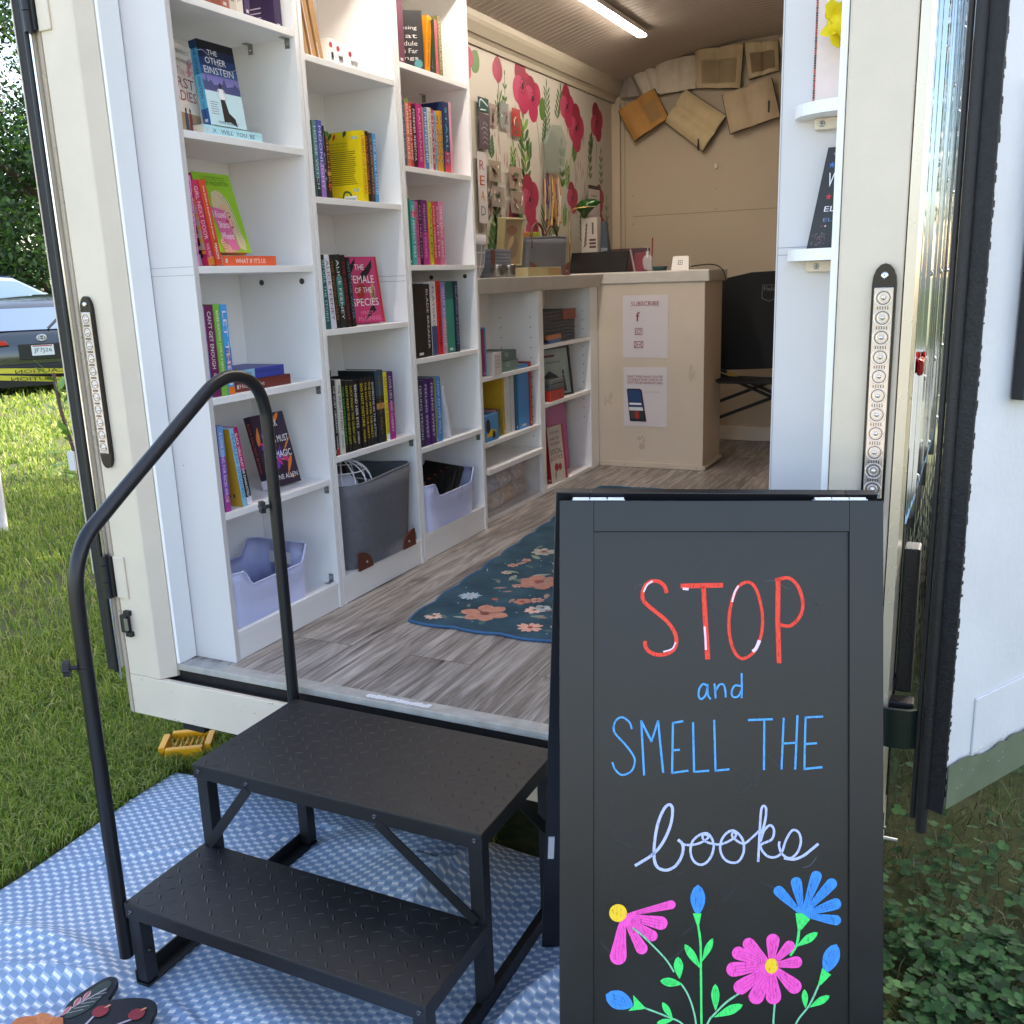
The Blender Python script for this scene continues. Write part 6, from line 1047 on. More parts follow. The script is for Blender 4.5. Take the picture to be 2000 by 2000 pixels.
# handrail
P=[(1.168,-.335),(1.170,0),(1.172,.25),(1.175,.43),(1.185,.495),(1.215,.548),(1.27,.588),(1.40,.672),(1.55,.768),(1.595,.793),(1.645,.806),(1.695,.798),(1.733,.770),(1.752,.725),(1.757,.66),(1.758,.35),(1.757,0),(1.756,-.05)]
xr=-1.497
pts=smooth_pts([Vector((xr,y,z)) for y,z in P],5)
B=MB(); B.tube(pts,.0145,mat('satin_black_tube','#17181c',.34,bump=.08,bscale=400),16); hr=B.build('handrail',st)
B=MB(); B.tube([(xr,1.171,.300),(xr,1.171,.304)],.0152,BLK,16); B.tube([(xr,1.758,.498),(xr,1.758,.502)],.0152,BLK,16); B.build('tube_joint',hr)
def knob(y,z,dx,dy):
    c=Vector((xr,y,z)); d=Vector((dx,dy,0)).normalized(); B=MB(); B.tube([c+d*.012,c+d*.028],.005,RUB,8)
    F=Fr(c+d*.026,d.cross(Vector((0,0,1))),(0,0,1),d); P=[]
    for k in range(36): a=2*math.pi*k/36; r=.0135+.0028*math.cos(6*a); P.append((r*math.cos(a),r*math.sin(a)))
    B.prism(F,P,0,.012,RUB,True); B.build('clamp_knob',hr,.0012)
knob(1.171,.305,-.75,-.66); knob(1.758,.487,-.55,-.83)
# ================================================================ ground mats
def plaid():
    m=bpy.data.materials.new('blue_woven_mat'); m.use_nodes=True; t=m.node_tree; b=t.nodes['Principled BSDF']; b.inputs['Roughness'].default_value=.6
    uv=t.nodes.new('ShaderNodeUVMap'); uv.uv_map='UVMap'; sp=t.nodes.new('ShaderNodeSeparateXYZ'); t.links.new(uv.outputs[0],sp.inputs[0])
    def M(op,a,b_=None,c=None):
        n=t.nodes.new('ShaderNodeMath'); n.operation=op
        for i,v in enumerate((a,b_,c)):
            if v is None: continue
            if isinstance(v,(int,float)): n.inputs[i].default_value=v
            else: t.links.new(v,n.inputs[i])
        return n.outputs[0]
    cx=M('MULTIPLY',sp.outputs[0],1/.0190); cy=M('MULTIPLY',sp.outputs[1],1/.0126)
    ry=M('FLOOR',cy); off=M('MULTIPLY',M('MODULO',M('ABSOLUTE',ry),2),1.0)
    px=M('FRACT',M('MULTIPLY',M('ADD',cx,off),.5))      # 0..1 over two cells
    fy=M('FRACT',cy)
    inx=M('LESS_THAN',px,.5)
    wy=M('MULTIPLY',M('GREATER_THAN',fy,.32),M('LESS_THAN',fy,.70)); wx=M('MULTIPLY',M('GREATER_THAN',px,.03),M('LESS_THAN',px,.47))
    white=M('MULTIPLY',M('MULTIPLY',inx,wy),wx)
    # teeth shading lines of the weave
    tooth=M('FRACT',M('MULTIPLY',sp.outputs[0],1/.0016)); 
    nz=t.nodes.new('ShaderNodeTexNoise'); nz.inputs['Scale'].default_value=9; 
    blu=t.nodes.new('ShaderNodeMix'); blu.data_type='RGBA'; blu.inputs[6].default_value=lin('#7f96b4'); blu.inputs[7].default_value=lin('#a0b3ca'); t.links.new(M('LESS_THAN',px,.5),blu.inputs[0])
    mx=t.nodes.new('ShaderNodeMix'); mx.data_type='RGBA'; t.links.new(white,mx.inputs[0]); t.links.new(blu.outputs[2],mx.inputs[6]); mx.inputs[7].default_value=lin('#eae9e8')
    t.links.new(mx.outputs[2],b.inputs['Base Color'])
    hgt=M('ADD',M('MULTIPLY',M('SINE',M('MULTIPLY',fy,6.283)),.5),M('MULTIPLY',M('SINE',M('MULTIPLY',tooth,6.283)),.35))
    bp=t.nodes.new('ShaderNodeBump'); bp.inputs['Strength'].default_value=.45; bp.inputs['Distance'].default_value=.0012; t.links.new(hgt,bp.inputs['Height']); t.links.new(bp.outputs[0],b.inputs['Normal']); return m
def bigmat():
    x0,x1,y0,y1=-2.05,-.30,-.4,1.885; nx,ny=260,300; X=np.linspace(x0,x1,nx); Y=np.linspace(y0,y1,ny); XX,YY=np.meshgrid(X,Y)
    Z=GZ+.006+.008*np.sin(XX*5+YY*2)*np.sin(YY*4.1+1)+.006*np.sin(XX*9-YY*7)
    def ridge(ax,ay,bx,by,h,w):
        dx,dy=bx-ax,by-ay; L=math.hypot(dx,dy); s=((XX-ax)*dx+(YY-ay)*dy)/L; d=((XX-ax)*dy-(YY-ay)*dx)/L; f=np.clip(s/L,0,1); return h*np.exp(-(d+.02*np.sin(s*9))**2/(2*w*w))*np.where((s>-.05)&(s<L+.05),np.sin(np.pi*np.clip(s/L,.0,1))**.5,0)
    Z+=ridge(-1.85,.9,-1.48,1.20,.035,.025)+ridge(-1.95,1.15,-1.5,1.18,.022,.02)+ridge(-1.9,.6,-1.75,1.1,.02,.03)+ridge(-1.40,1.22,-.75,1.1,.03,.06)+ridge(-1.15,1.85,-1.0,1.45,.05,.10)+ridge(-1.45,1.75,-.85,1.55,.02,.06)+ridge(-.72,1.2,-.55,1.75,.04,.05)+ridge(-1.3,1.5,-.9,1.75,.02,.05)
    Z+=ridge(-1.9,.95,-1.50,1.16,.018,.009)+ridge(-1.8,.55,-1.62,.98,.02,.010)+ridge(-1.42,1.16,-1.1,1.02,.016,.010)+ridge(-.74,1.25,-.62,1.6,.02,.010)+ridge(-1.05,1.5,-.98,1.85,.02,.012)+ridge(-2.0,1.4,-1.6,1.62,.010,.008)
    Z+=.05*np.exp(-((XX+1.12)**2/.05+(YY-1.80)**2/.012))+.02*np.exp(-((XX+1.75)**2/.02+(YY-1.72)**2/.03))
    # pressed flat under the step feet and rails
    for rx in (-1.46,-.785): k=np.exp(-((XX-rx)**2)/(2*.03**2))*((YY>1.12)&(YY<1.78)); Z=Z*(1-k)+(GZ+.002)*k
    for fx,fy in ((-1.46,1.18),(-.785,1.18),(-.38,1.2)): k=np.exp(-((XX-fx)**2+(YY-fy)**2)/(2*.05**2)); Z=Z*(1-k)+(GZ+.003)*k
    Z=np.maximum(Z,GZ-.002)
    XW=XX+.012*np.sin(YY*6)*(XX<-1.9)+ .0; YW=YY+.02*np.sin(XX*7)*(YY>1.7)
    V=np.stack([XW.ravel(),YW.ravel(),Z.ravel()],1); i=np.arange(nx*ny).reshape(ny,nx); F=np.stack([i[:-1,:-1].ravel(),i[:-1,1:].ravel(),i[1:,1:].ravel(),i[1:,:-1].ravel()],1)
    o=np_mesh('outdoor_mat',V,F,plaid(),4); me=o.data; uvl=me.uv_layers.new(name='UVMap')
    a=R(-2); U=(XX*math.cos(a)-YY*math.sin(a)+.012*np.sin(YY*8)).ravel(); W=(XX*math.sin(a)+YY*math.cos(a)+.010*np.sin(XX*7)).ravel(); li=F.ravel(); uvl.data.foreach_set('uv',np.stack([U[li],W[li]],1).astype(np.float32).ravel())
    me.polygons.foreach_set('use_smooth',np.ones(len(F),bool)); s=o.modifiers.new('thick','SOLIDIFY'); s.thickness=.003; s.offset=-1
    tag(o,'rumpled blue and white woven mat spread under the steps','mat')
bigmat()
def doormat():
    t=thing('doormat','black shaped doormat with orange flowers and berries at the frame bottom','doormat',(-1.4,.9,GZ)); z=GZ+.032
    F=Fr((.035,-.03,z),(1,0,0),(0,1,0),(0,0,1))
    out=[(-1.55,1.03),(-1.568,1.08),(-1.565,1.125),(-1.553,1.163),(-1.528,1.165),(-1.513,1.140),(-1.50,1.115),(-1.47,1.135),(-1.43,1.150),(-1.40,1.145),(-1.385,1.12),(-1.37,1.10),(-1.33,1.11),(-1.30,1.125),(-1.26,1.12),(-1.235,1.09),(-1.215,1.06),(-1.17,1.07),(-1.12,1.05),(-1.08,.98),(-1.06,.85),(-1.1,.72),(-1.2,.64),(-1.35,.6),(-1.5,.64),(-1.6,.72),(-1.62,.85),(-1.58,.96)]
    P=[tuple(p) for p in smooth_pts(out,3,True)]; DM=mat('doormat_rubber','#1d1e22',.8,var=.1,bump=.4,bscale=300); B=MB(); B.prism(F,P,-.012,0,DM); B.build('mat_base',t,.003)
    B=MB(); cc=lambda c:mat('flock'+c,c,.9,var=.15,vscale=80,bump=.5,bscale=500); e=.0015
    B.poly(F,[tuple(p) for p in smooth_pts([(-1.545,1.05),(-1.555,1.09),(-1.555,1.125),(-1.547,1.152),(-1.53,1.15),(-1.52,1.12),(-1.515,1.08),(-1.53,1.05)],3,True)],cc('#3a443e'),e)
    WL=cc('#c8bcc0'); B.rib(F,[(-1.555,1.04),(-1.545,1.08),(-1.527,1.135)],.0022,WL,e+.001)
    for k in range(5): B.rib(F,[(-1.545+k*.003,1.055+k*.015),(-1.523+k*.0015,1.075+k*.013)],.0012,WL,e+.001,k=1)
    for (b,tp,wd) in (((-1.548,1.045),(-1.553,1.072),.013),((-1.545,1.07),(-1.556,1.097),.014),((-1.543,1.09),(-1.552,1.118),.013)): B.petal(F,b,tp,wd,WL,e+.0012,bl=.2); B.petal(F,b,tp,wd*.6,cc('#b86468'),e+.0018,bl=.2)
    for P2 in ([(-1.50,1.02),(-1.485,1.04),(-1.45,1.045),(-1.425,1.08),(-1.41,1.10)],[(-1.485,1.04),(-1.49,1.075)],[(-1.45,1.045),(-1.41,1.052),(-1.38,1.058)],[(-1.485,1.04),(-1.45,1.02),(-1.42,1.0)]): B.rib(F,P2,.0045,cc('#b0a4b0'),e+.001)
    for (x,y) in ((-1.487,1.085),(-1.415,1.108),(-1.39,1.056),(-1.43,1.0)): B.ell(F,x,y,.016,.015,cc('#8c3038'),e+.002); B.petal(F,(x,y+.008),(x+.006,y+.021),.006,cc('#d89070'),e+.0026)
    for k in range(9): q=k*.7; B.petal(F,(-1.555,.985),(-1.555+.075*math.cos(q),.985+.06*math.sin(q)),.06,cc('#c47a4c' if k%2 else '#b86c40'),e+.0005+.0001*k)
    for k in range(7): q=k*.9; B.petal(F,(-1.33,.99),(-1.33+.055*math.cos(q),.99+.062*math.sin(q)),.05,cc('#c88c70' if k%2 else '#bc7e64'),e+.0005+.0001*k)
    B.poly(F,[tuple(p) for p in smooth_pts([(-1.33,1.08),(-1.30,1.112),(-1.265,1.108),(-1.24,1.08),(-1.22,1.04),(-1.28,1.03)],3,True)],cc('#344038'),e)
    for q in range(5): a=.3+q*.55; B.rib(F,[(-1.28,1.05),(-1.28+.035*math.cos(a),1.05+.04*math.sin(a))],.002,cc('#9ab0a8'),e+.001,k=1)
    for k in range(6): q=k*1.05; B.petal(F,(-1.19,1.02),(-1.19+.035*math.cos(q),1.02+.04*math.sin(q)),.03,cc('#b0a0b8'),e+.0005)
    B.build('raised_flowers',t)
doormat()
# ================================================================ CHALKBOARD SIGN
cs=thing('chalkboard_sign','black A-frame chalkboard sign reading stop and smell the books','sign',(-.35,1.4,GZ))
D_=1.5; px=D_/1868.
def scr(u,v,dep=0): # board point: u,v in photo pixels relative to the photo centre at the board plane; the board is parallel to that plane
    return Vector((0,0,1))+cf*(D_+dep)+cr*(u-1000)*px+cd*(v-1000)*px
o0=scr(1093.5,978); FS_=Fr(o0,cr,-cd,-cf); WB=632.5*px
# board frame: a across 0..WB, b downwards negative ; lower end meets the ground
LB=1.0
lowz=FS_.p(0,-LB).z
LB=LB*( (o0.z-GZ-.008)/(o0.z-lowz))
CB=mat('chalkboard_surface','#17181b',.36,var=.3,vscale=7,bump=.04,bscale=200); CFm=mat('sign_frame_black','#15161a',.34,var=.15,vscale=9)
px2=px
B=MB(); B.fbox(FS_,67*px,(1660-1093)*px,-LB+.06,-(1039-978)*px,-.012,-.005,CB); sm_=mat('board_smudge','#222428',.5)
for k in range(26):
    a,b=random.uniform(.08,.42),-random.uniform(.08,.75); q=random.uniform(0,3.1); l=random.uniform(.008,.05); B.rib(FS_,[(a,b),(a+l*.5*math.cos(q)+.004,b+l*.5*math.sin(q)),(a+l*math.cos(q),b+l*math.sin(q))],random.uniform(.0012,.004),sm_,-.0049,3,jit=.4)
B.build('writing_panel',cs)
for (a0,a1,b0,b1) in ((0,66.3*px,-LB,0),(WB-66.5*px,WB,-LB,0),(66.6*px,WB-66.8*px,-61*px,0),(66.6*px,WB-66.8*px,-LB+.03,-LB+.08)):
    B=MB(); B.fbox(FS_,a0,a1,b0,b1,-.016,0,CFm); B.build('frame_rail',cs,.0012)
# back leaf: hinged at the top, leaning the other way
hb=FS_.p(0,0,-.016); fwdh=Vector((cf.x,cf.y,0)).normalized(); dv=(fwdh*.262-cr*.038+Vector((0,0,-1.0))).normalized()
F2=Fr(hb+fwdh*.006+Vector((0,0,.012)),cr,-dv,-(cr.cross(-dv)).normalized()); L2=(F2.o.z-GZ-.008)/abs(dv.z)+cr.z*0
up=-dv; rr=cr.cross(up).normalized(); cr2=(cr-up*cr.dot(up)).normalized(); F2=Fr(F2.o,cr2,up,rr if rr.dot(cf)<0 else -rr)
for (a0,a1,b0,b1) in ((-.004,.05,-L2,0),(WB-.05,WB,-L2+.015,0),(.0502,WB-.0502,-.05,0),(.0502,WB-.0502,-L2+.05,-L2+.1)):
    B=MB(); B.fbox(F2,a0,a1,b0,b1,-.016,-.001,CFm); B.build('back_rail',cs,.0012)
B=MB(); B.fbox(F2,.05,WB-.05,-L2+.07,-.05,-.012,-.006,CB); B.build('back_panel',cs)
B=MB(); HW=mat('white_hinge','#d8dade',.3,.3)
for a0 in (25*px,(1100+1465/2.972-1093.5)*px):
    for k in range(3):
        L_=.082/3; p0=FS_.p(a0+k*L_+.001,.002,-.008); p1=FS_.p(a0+(k+1)*L_-.001,.002,-.008); B.tube([p0,p1],.0036,HW,8)
    B.fbox(FS_,a0,a0+.082,.0008,.002,-.018,.0,HW)
B.build('hinge',cs)
B=MB(); B.fbox(F2,.002,.014,-L2+.27,-L2+.33,-.001,.001,HW); B.build('hook_plate',cs)
def Z7(x,y): return ((1100+x/2.972-1093.5)*px,-(950+y/2.972-978)*px)
def Z8(x,y): return ((1100+x/2.972-1093.5)*px,-(1500+y/2.972-978)*px)
e=-.0046; 
def chalk(name,hexc,*a,**k):
    m=bpy.data.materials.new(name); m.use_nodes=True; t=m.node_tree; b=t.nodes['Principled BSDF']; b.inputs['Roughness'].default_value=.7
    tc=t.nodes.new('ShaderNodeTexCoord'); mp=t.nodes.new('ShaderNodeMapping'); mp.inputs['Scale'].default_value=(420,420,60); n=t.nodes.new('ShaderNodeTexNoise'); n.inputs['Scale'].default_value=1; n.inputs['Detail'].default_value=4
    r=t.nodes.new('ShaderNodeValToRGB'); e_=r.color_ramp.elements; c=lin(hexc); e_[0].position=.33; e_[0].color=tuple(q*.6 for q in c[:3])+(1,); e_[1].position=.42; e_[1].color=c; q=e_.new(.75); q.color=tuple(min(1,z*1.12+.02) for z in c[:3])+(1,)
    t.links.new(tc.outputs['Object'],mp.inputs[0]); t.links.new(mp.outputs[0],n.inputs['Vector']); t.links.new(n.outputs[0],r.inputs[0]); t.links.new(r.outputs[0],b.inputs['Base Color']); return m
RDc=chalk('red_chalk','#e8402c',.7,var=.12,vscale=120); BLc=chalk('blue_chalk','#4f9fe0',.7,var=.08,vscale=120); LVc=chalk('lilac_chalk','#b8bfe8',.7,var=.1,vscale=90)
PKc=chalk('pink_chalk','#fa52bc',.7,var=.16,vscale=80); GNc=chalk('green_chalk','#3ee06a',.7,var=.14,vscale=80); YLc=chalk('yellow_chalk','#f4c820',.7,var=.14,vscale=80); B2c=chalk('azure_chalk','#3a8cdc',.7,var=.16,vscale=80); STc=chalk('stem_chalk','#7cc89a',.7,var=.2,vscale=80)
B=MB()
def S7(L,w_,m,k=4,cl=False,ee=0): B.rib(FS_,[Z7(*p) for p in L],w_*px/2.972,m,e+ee,k,cl,.06)
SP=[(603,615),(590,580),(560,555),(525,550),(490,565),(468,600),(462,640),(480,680),(540,730),(600,780),(645,840),(660,890),(650,940),(610,972),(550,980),(500,960),(480,930),(478,905)]
S7(SP,22,RDc); S7([(692,580),(800,577),(925,575)],28,RDc,1); S7([(818,590),(830,800),(842,1000)],28,RDc,1)
S7([(1075,556),(1120,590),(1150,680),(1162,780),(1150,880),(1110,965),(1045,1003),(1000,965),(972,880),(966,780),(980,680),(1015,590)],18,RDc,4,True)
S7([(1252,545),(1250,780),(1258,1022)],28,RDc,1); S7([(1240,545),(1310,532),(1360,570),(1390,640),(1395,710),(1370,770),(1320,812),(1262,805)],20,RDc)
PWc=mat('pale_chalk','#f0d0e0',.7)
S7([(520,552),(490,572),(470,612)],10,PWc,ee=.0003); S7([(655,908),(635,945),(585,962)],9,PWc,ee=.0003); S7([(824,818),(828,870),(832,948)],12,PWc,ee=.0003); S7([(700,595),(728,598)],14,PWc,ee=.0003); S7([(1020,580),(1000,615),(985,670)],11,PWc,ee=.0003); S7([(1142,900),(1125,940),(1108,958)],20,PWc,ee=.0003)
S7([(415,603),(430,580),(475,565)],3,mat('chalk_smear','#50545a',.8),ee=-.0001); S7([(1170,552),(1230,550),(1310,598)],3,mat('chalk_smear','#50545a',.8),ee=-.0001)
B.build('lettering_stop',cs); B=MB()
for L in ([(838,1160),(815,1150),(793,1180),(790,1220),(805,1238),(830,1215),(842,1165)],[(842,1153),(843,1210),(858,1237)],[(882,1150),(886,1190),(888,1232)],[(888,1190),(910,1155),(935,1155),(945,1190),(947,1225)],[(1035,1162),(1000,1160),(982,1195),(990,1225),(1020,1222),(1037,1190)],[(1040,1090),(1041,1160),(1040,1230)]): S7(L,11,BLc)
B.build('lettering_and',cs); B=MB()
S7([(400,1410),(388,1375),(350,1345),(315,1355),(295,1395),(305,1440),(360,1500),(405,1560),(418,1600),(400,1655),(345,1680),(305,1650),(288,1608)],11,BLc)
for L in ([(472,1680),(455,1365),(515,1485),(553,1365),(583,1665)],[(697,1367),(640,1377),(635,1668),(727,1655)],[(635,1537),(678,1533)],[(757,1375),(763,1662),(848,1655)],[(880,1362),(888,1655),(966,1647)],None,[(1080,1360),(1218,1355)],[(1172,1360),(1170,1648)],[(1285,1350),(1272,1645)],[(1365,1335),(1352,1645)],[(1278,1497),(1360,1492)],[(1512,1340),(1412,1345),(1405,1645),(1507,1635)],[(1410,1500),(1476,1495)]):
    if L is None: B.build('lettering_smell',cs); B=MB(); continue
    for a,b in zip(L[:-1],L[1:]): S7([a,b],12,BLc,1)
B.build('lettering_the',cs); B=MB()
def S8(L,w_,m,k=5,cl=False,ee=0): B.rib(FS_,[Z8(*p) for p in L],w_*px/2.972,m,e+ee,k,cl,.06)
S8([(422,572),(520,510),(580,440),(625,340),(638,250),(622,218),(590,240),(555,320),(535,420),(530,520),(548,580),(600,600),(655,575),(690,520),(700,470),(690,440),(672,425)],17,LVc)
S8([(680,432),(705,450),(750,452),(800,440),(845,410),(832,392),(812,400),(828,432),(900,450),(950,438),(1000,408),(1005,385),(985,385),(992,412),(1050,445),(1100,410),(1142,370)],13,LVc,ee=.0001)
S8([(845,388),(875,440),(870,500),(840,550),(800,568),(760,545),(742,490),(755,430),(800,392)],14,LVc,5,True,.0002); S8([(1000,372),(1045,420),(1052,490),(1025,545),(985,556),(940,535),(915,480),(925,420),(960,378)],14,LVc,5,True,.0002)
S8([(1136,548),(1142,440),(1148,320),(1155,245),(1168,225),(1183,245),(1175,320),(1150,400)],14,LVc,ee=.0001); S8([(1150,430),(1170,370),(1205,338),(1228,365),(1215,420),(1150,455),(1180,510),(1225,525),(1270,500),(1300,420),(1335,368),(1370,378),(1385,430),(1365,495),(1320,530),(1275,505),(1258,460),(1260,435)],14,LVc,ee=.0002); S8([(1290,530),(1345,536),(1400,515),(1445,480),(1484,448)],16,LVc,ee=.0001)
S8([(1400,585),(1440,570),(1475,525)],5,mat('chalk_smear','#50545a',.8))
B.build('lettering_books',cs)
B=MB()
def pt8(b,t_,w_,m,ee=0,bl=.35):
    if bl!=.35 and bl!=.4: return B.petal(FS_,Z8(*b),Z8(*t_),w_*px/2.972,m,e+ee,9,bl)
    if m is GNc: return B.petal(FS_,Z8(*b),Z8(*t_),w_*px/2.972,m,e+ee,9,bl)
    p0,p1=Vector(b),Vector(t_); d=p1-p0; L=d.length; d/=L; q=Vector((-d.y,d.x)); r=w_*.46; P=[];Q=[]
    for k in range(6): f_=k/5; c=p0+d*(L-r)*f_; ww=r*(.16+.84*f_**.75)*(1+.03*math.sin(k*2.1+b[0])); P.append(c+q*ww); Q.append(c-q*ww)
    T=[p0+d*(L-r)+q*r*math.cos(a)+d*r*math.sin(a) for a in [math.pi*j/8 for j in range(1,8)]]
    B.poly(FS_,[Z8(*p) for p in P+T+Q[::-1]],m,e+ee)
def hatch(b,t_,w_,col,n=3):
    bb,tt=Vector(b),Vector(t_); d=(tt-bb); q=Vector((-d.y,d.x)).normalized()
    for k in range(n): o_=(k-(n-1)/2)*w_*.2; S8([tuple(bb+d*.25+q*o_*.6),tuple(bb+d*.6+q*o_),tuple(bb+d*.85+q*o_*.8)],1.1,col,3,ee=.0012)
HP=mat('pink_hatch','#8c1c68',.8); HB=mat('blue_hatch','#1c4c8c',.8); HG=mat('green_hatch','#1c7038',.8)
for k,(tp,w_) in enumerate((((655,795),55),((608,915),85),((545,1000),70),((475,1085),75),((315,1150),105))): pt8((350,865),tp,w_,PKc,.0001*k); hatch((350,865),tp,w_,HP)
B.ell(FS_,*Z8(320,848),52*px/2.972,52*px/2.972,YLc,e+.0008)
pt8((785,858),(785,684),95,B2c,0,.6); hatch((785,858),(785,690),90,HB); B.poly(FS_,[Z8(*p) for p in ((755,850),(805,850),(793,915),(777,915))],GNc,e+.0006)
S8([(785,912),(800,1020),(803,1200),(806,1486),(808,1700)],13,GNc); pt8((803,1175),(708,1030),52,GNc,.0003,.2); pt8((808,1132),(872,995),45,GNc,.0003,.2)
S8([(405,935),(450,970),(520,1035),(600,1120),(645,1190)],10,STc,ee=.0009); S8([(690,1265),(725,1320),(755,1400),(775,1500),(790,1700)],10,STc); pt8((678,1230),(668,1103),62,GNc,.0003); pt8((692,1262),(565,1243),58,GNc,.0004); hatch((692,1262),(565,1243),55,HG,3)
for k,(tp,w_) in enumerate((((1235,700),70),((1352,640),72),((1485,605),72),((1585,655),72),((1618,785),75),((1618,895),66))): pt8((1395,860),tp,w_,B2c,.0001*k); hatch((1395,860),tp,w_,HB)
B.poly(FS_,[Z8(*p) for p in ((1352,848),(1395,850),(1438,885),(1388,945),(1365,945))],GNc,e+.0009); S8([(1375,940),(1362,1030),(1325,1095)],15,GNc); pt8((1358,1045),(1483,962),55,GNc,.0003,.2)
for k,(tp,w_) in enumerate((((1225,970),85),((1340,1018),70),((1392,1130),75),((1378,1305),95),((1228,1380),100),((1105,1375),100),((1000,1305),95),((950,1180),95),((985,1068),85),((1055,1003),80))): pt8((1212,1155),tp,w_,PKc,.0001*k,.4); hatch((1212,1155),tp,w_,HP)
B.ell(FS_,*Z8(1212,1155),38*px/2.972,45*px/2.972,YLc,e+.0016); S8([(1233,1380),(1225,1486),(1222,1700)],11,STc)
pt8((1528,1195),(1592,1030),105,B2c,.0,.6); hatch((1528,1195),(1590,1040),95,HB); B.poly(FS_,[Z8(*p) for p in ((1508,1168),(1560,1208),(1500,1268),(1485,1262))],GNc,e+.0006); S8([(1492,1262),(1435,1385),(1360,1486),(1300,1650)],11,STc); pt8((1412,1402),(1405,1293),42,GNc,.0003); pt8((1435,1398),(1552,1330),50,GNc,.0003,.2)
pt8((888,1415),(886,1262),55,GNc,.0003); hatch((888,1415),(886,1270),55,HG,3); pt8((880,1455),(1047,1382),62,GNc,.0004,.2); S8([(1018,1322),(950,1370),(880,1440),(845,1486),(780,1650)],12,STc)
pt8((405,1390),(248,1325),120,B2c,.0,.6); hatch((405,1390),(255,1330),110,HB); B.poly(FS_,[Z8(*p) for p in ((408,1325),(475,1395),(470,1408),(380,1418),(412,1385))],GNc,e+.0006); S8([(470,1400),(600,1450),(700,1500),(760,1620)],10,STc); pt8((637,1465),(578,1368),42,GNc,.0003); pt8((640,1470),(545,1490),36,GNc,.0003)
B.build('chalk_flowers',cs)
# ================================================================ yellow levelling blocks, jack
YB_=mat('yellow_plastic','#e8a408',.4,var=.06,vscale=20,bump=.1)
def lev(x,y,rz,label):
    t=thing('levelling_block',label,'block',(x,y,GZ),(0,0,rz),'yellow levelling blocks',local=True); B=MB(); F=Fr((0,0,0),(1,0,0),(0,1,0),(0,0,1))
    B.prism(F,[(-.10,-.06),(-.07,-.09),(.07,-.09),(.10,-.06),(.10,.06),(.07,.09),(-.07,.09),(-.10,.06)],.0,.022,YB_)
    for (a,b,c,d) in ((-.10,-.075,-.065,.065),(.075,.10,-.065,.065),(-.07,.07,-.09,-.065),(-.07,.07,.065,.09)): B.box(a,b,c,d,.022,.05,YB_)
    for k in range(6): B.box(-.05+k*.02,-.042+k*.02,-.06,.06,.022,.034,YB_)
    B.build('block_body',t,.004); t.scale=(.78,.74,.9)
lev(-2.125,1.985,R(34),'yellow plastic levelling block under the left stabiliser jack'); lev(-.20,1.72,R(10),'yellow plastic levelling block peeking out right of the sign')
jk=thing('stabiliser_jack','black stabiliser jack beside the yellow block under the bumper','jack',(-1.90,2.02,GZ)); B=MB(); B.box(-1.97,-1.84,1.93,2.10,GZ,GZ+.02,UND); B.box(-1.93,-1.87,1.98,2.05,GZ+.02,-.125,UND); B.build('jack_body',jk,.002)
# ================================================================ fence post, caution tape, sapling
pp=thing('post','white pole carrying the caution tape at the left frame edge','post',(-5.30,3.70,GZ)); B=MB(); WP=mat('pvc_white','#dcd8dc',.4,var=.05); B.tube([(-5.28,3.70,GZ),(-5.28,3.72,.50),(-5.28,3.72,.585)],.035,WP,14); B.build('pole',pp); B=MB(); B.tube([(-5.28,3.72,.575),(-5.28,3.72,.595)],.038,WP,14); B.build('cap',pp)
YT=mat('caution_yellow','#d6cc3c',.35,alpha=.85); 
tp_=thing('caution_tape','yellow caution tape with reversed black lettering stretched from the pole','tape',(-4.8,4.0,.3))
def tape(p0,p1,w0,w1,tw,txt,nm):
    B=MB(); p0=Vector(p0);p1=Vector(p1); n=14; vs=[]
    for k in range(n+1):
        f_=k/n; p=p0.lerp(p1,f_)+Vector((0,0,-.03*math.sin(math.pi*f_))); a=tw*math.sin(f_*5); wd=(w0+(w1-w0)*f_)/2; d=Vector((math.sin(a)*.5,-math.sin(a)*.5,math.cos(a))).normalized()*wd; vs+=[p+d,p-d]
    B.add(vs,[(2*k,2*k+1,2*k+3,2*k+2) for k in range(n)],YT,True)
    d=(p1-p0); L=d.length; d.normalize(); m_=p0.lerp(p1,.165)+Vector((0,0,-.013)); F=Fr(m_,-d,(0,0,1),Vector((1,-.8,0)).normalized())
    B.text(F,txt,-.16,-.011,.30,.022,ink('#2c2810'),.02); B.build(nm,tp_)
tape((-5.26,3.76,.565),(-3.6,4.55,.60),.030,.034,.25,'CAUTION','tape_band'); tape((-5.26,3.73,.53),(-3.6,4.5,.52),.028,.036,.3,'CAUTION','tape_band')
B=MB(); 
for k in range(7): q=Vector((-4.80+random.uniform(-.03,.03),3.93,.56-k*.03)); B.tube([q,q+Vector((random.uniform(-.05,.05),.0,-.03)),q+Vector((random.uniform(-.03,.03),-.01,-.08))],[.012,.016,.006],YT,5)
B.build('tape_knot',tp_)
sp=thing('sapling','thin leafy sapling with a paper tag beside the folded left door','sapling',(-4.54,3.68,GZ)); B=MB(); S_=[(-4.54,3.68,GZ),(-4.55,3.72,-.2),(-4.60,3.74,.1),(-4.66,3.74,.35),(-4.70,3.76,.56)]; B.tube(smooth_pts([Vector(p) for p in S_],4),.010,mat('sapling_bark','#5c443c',.8),8)
B.build('trunk',sp); B=MB(); lm=mat('spring_leaf','#7ca048',.5)
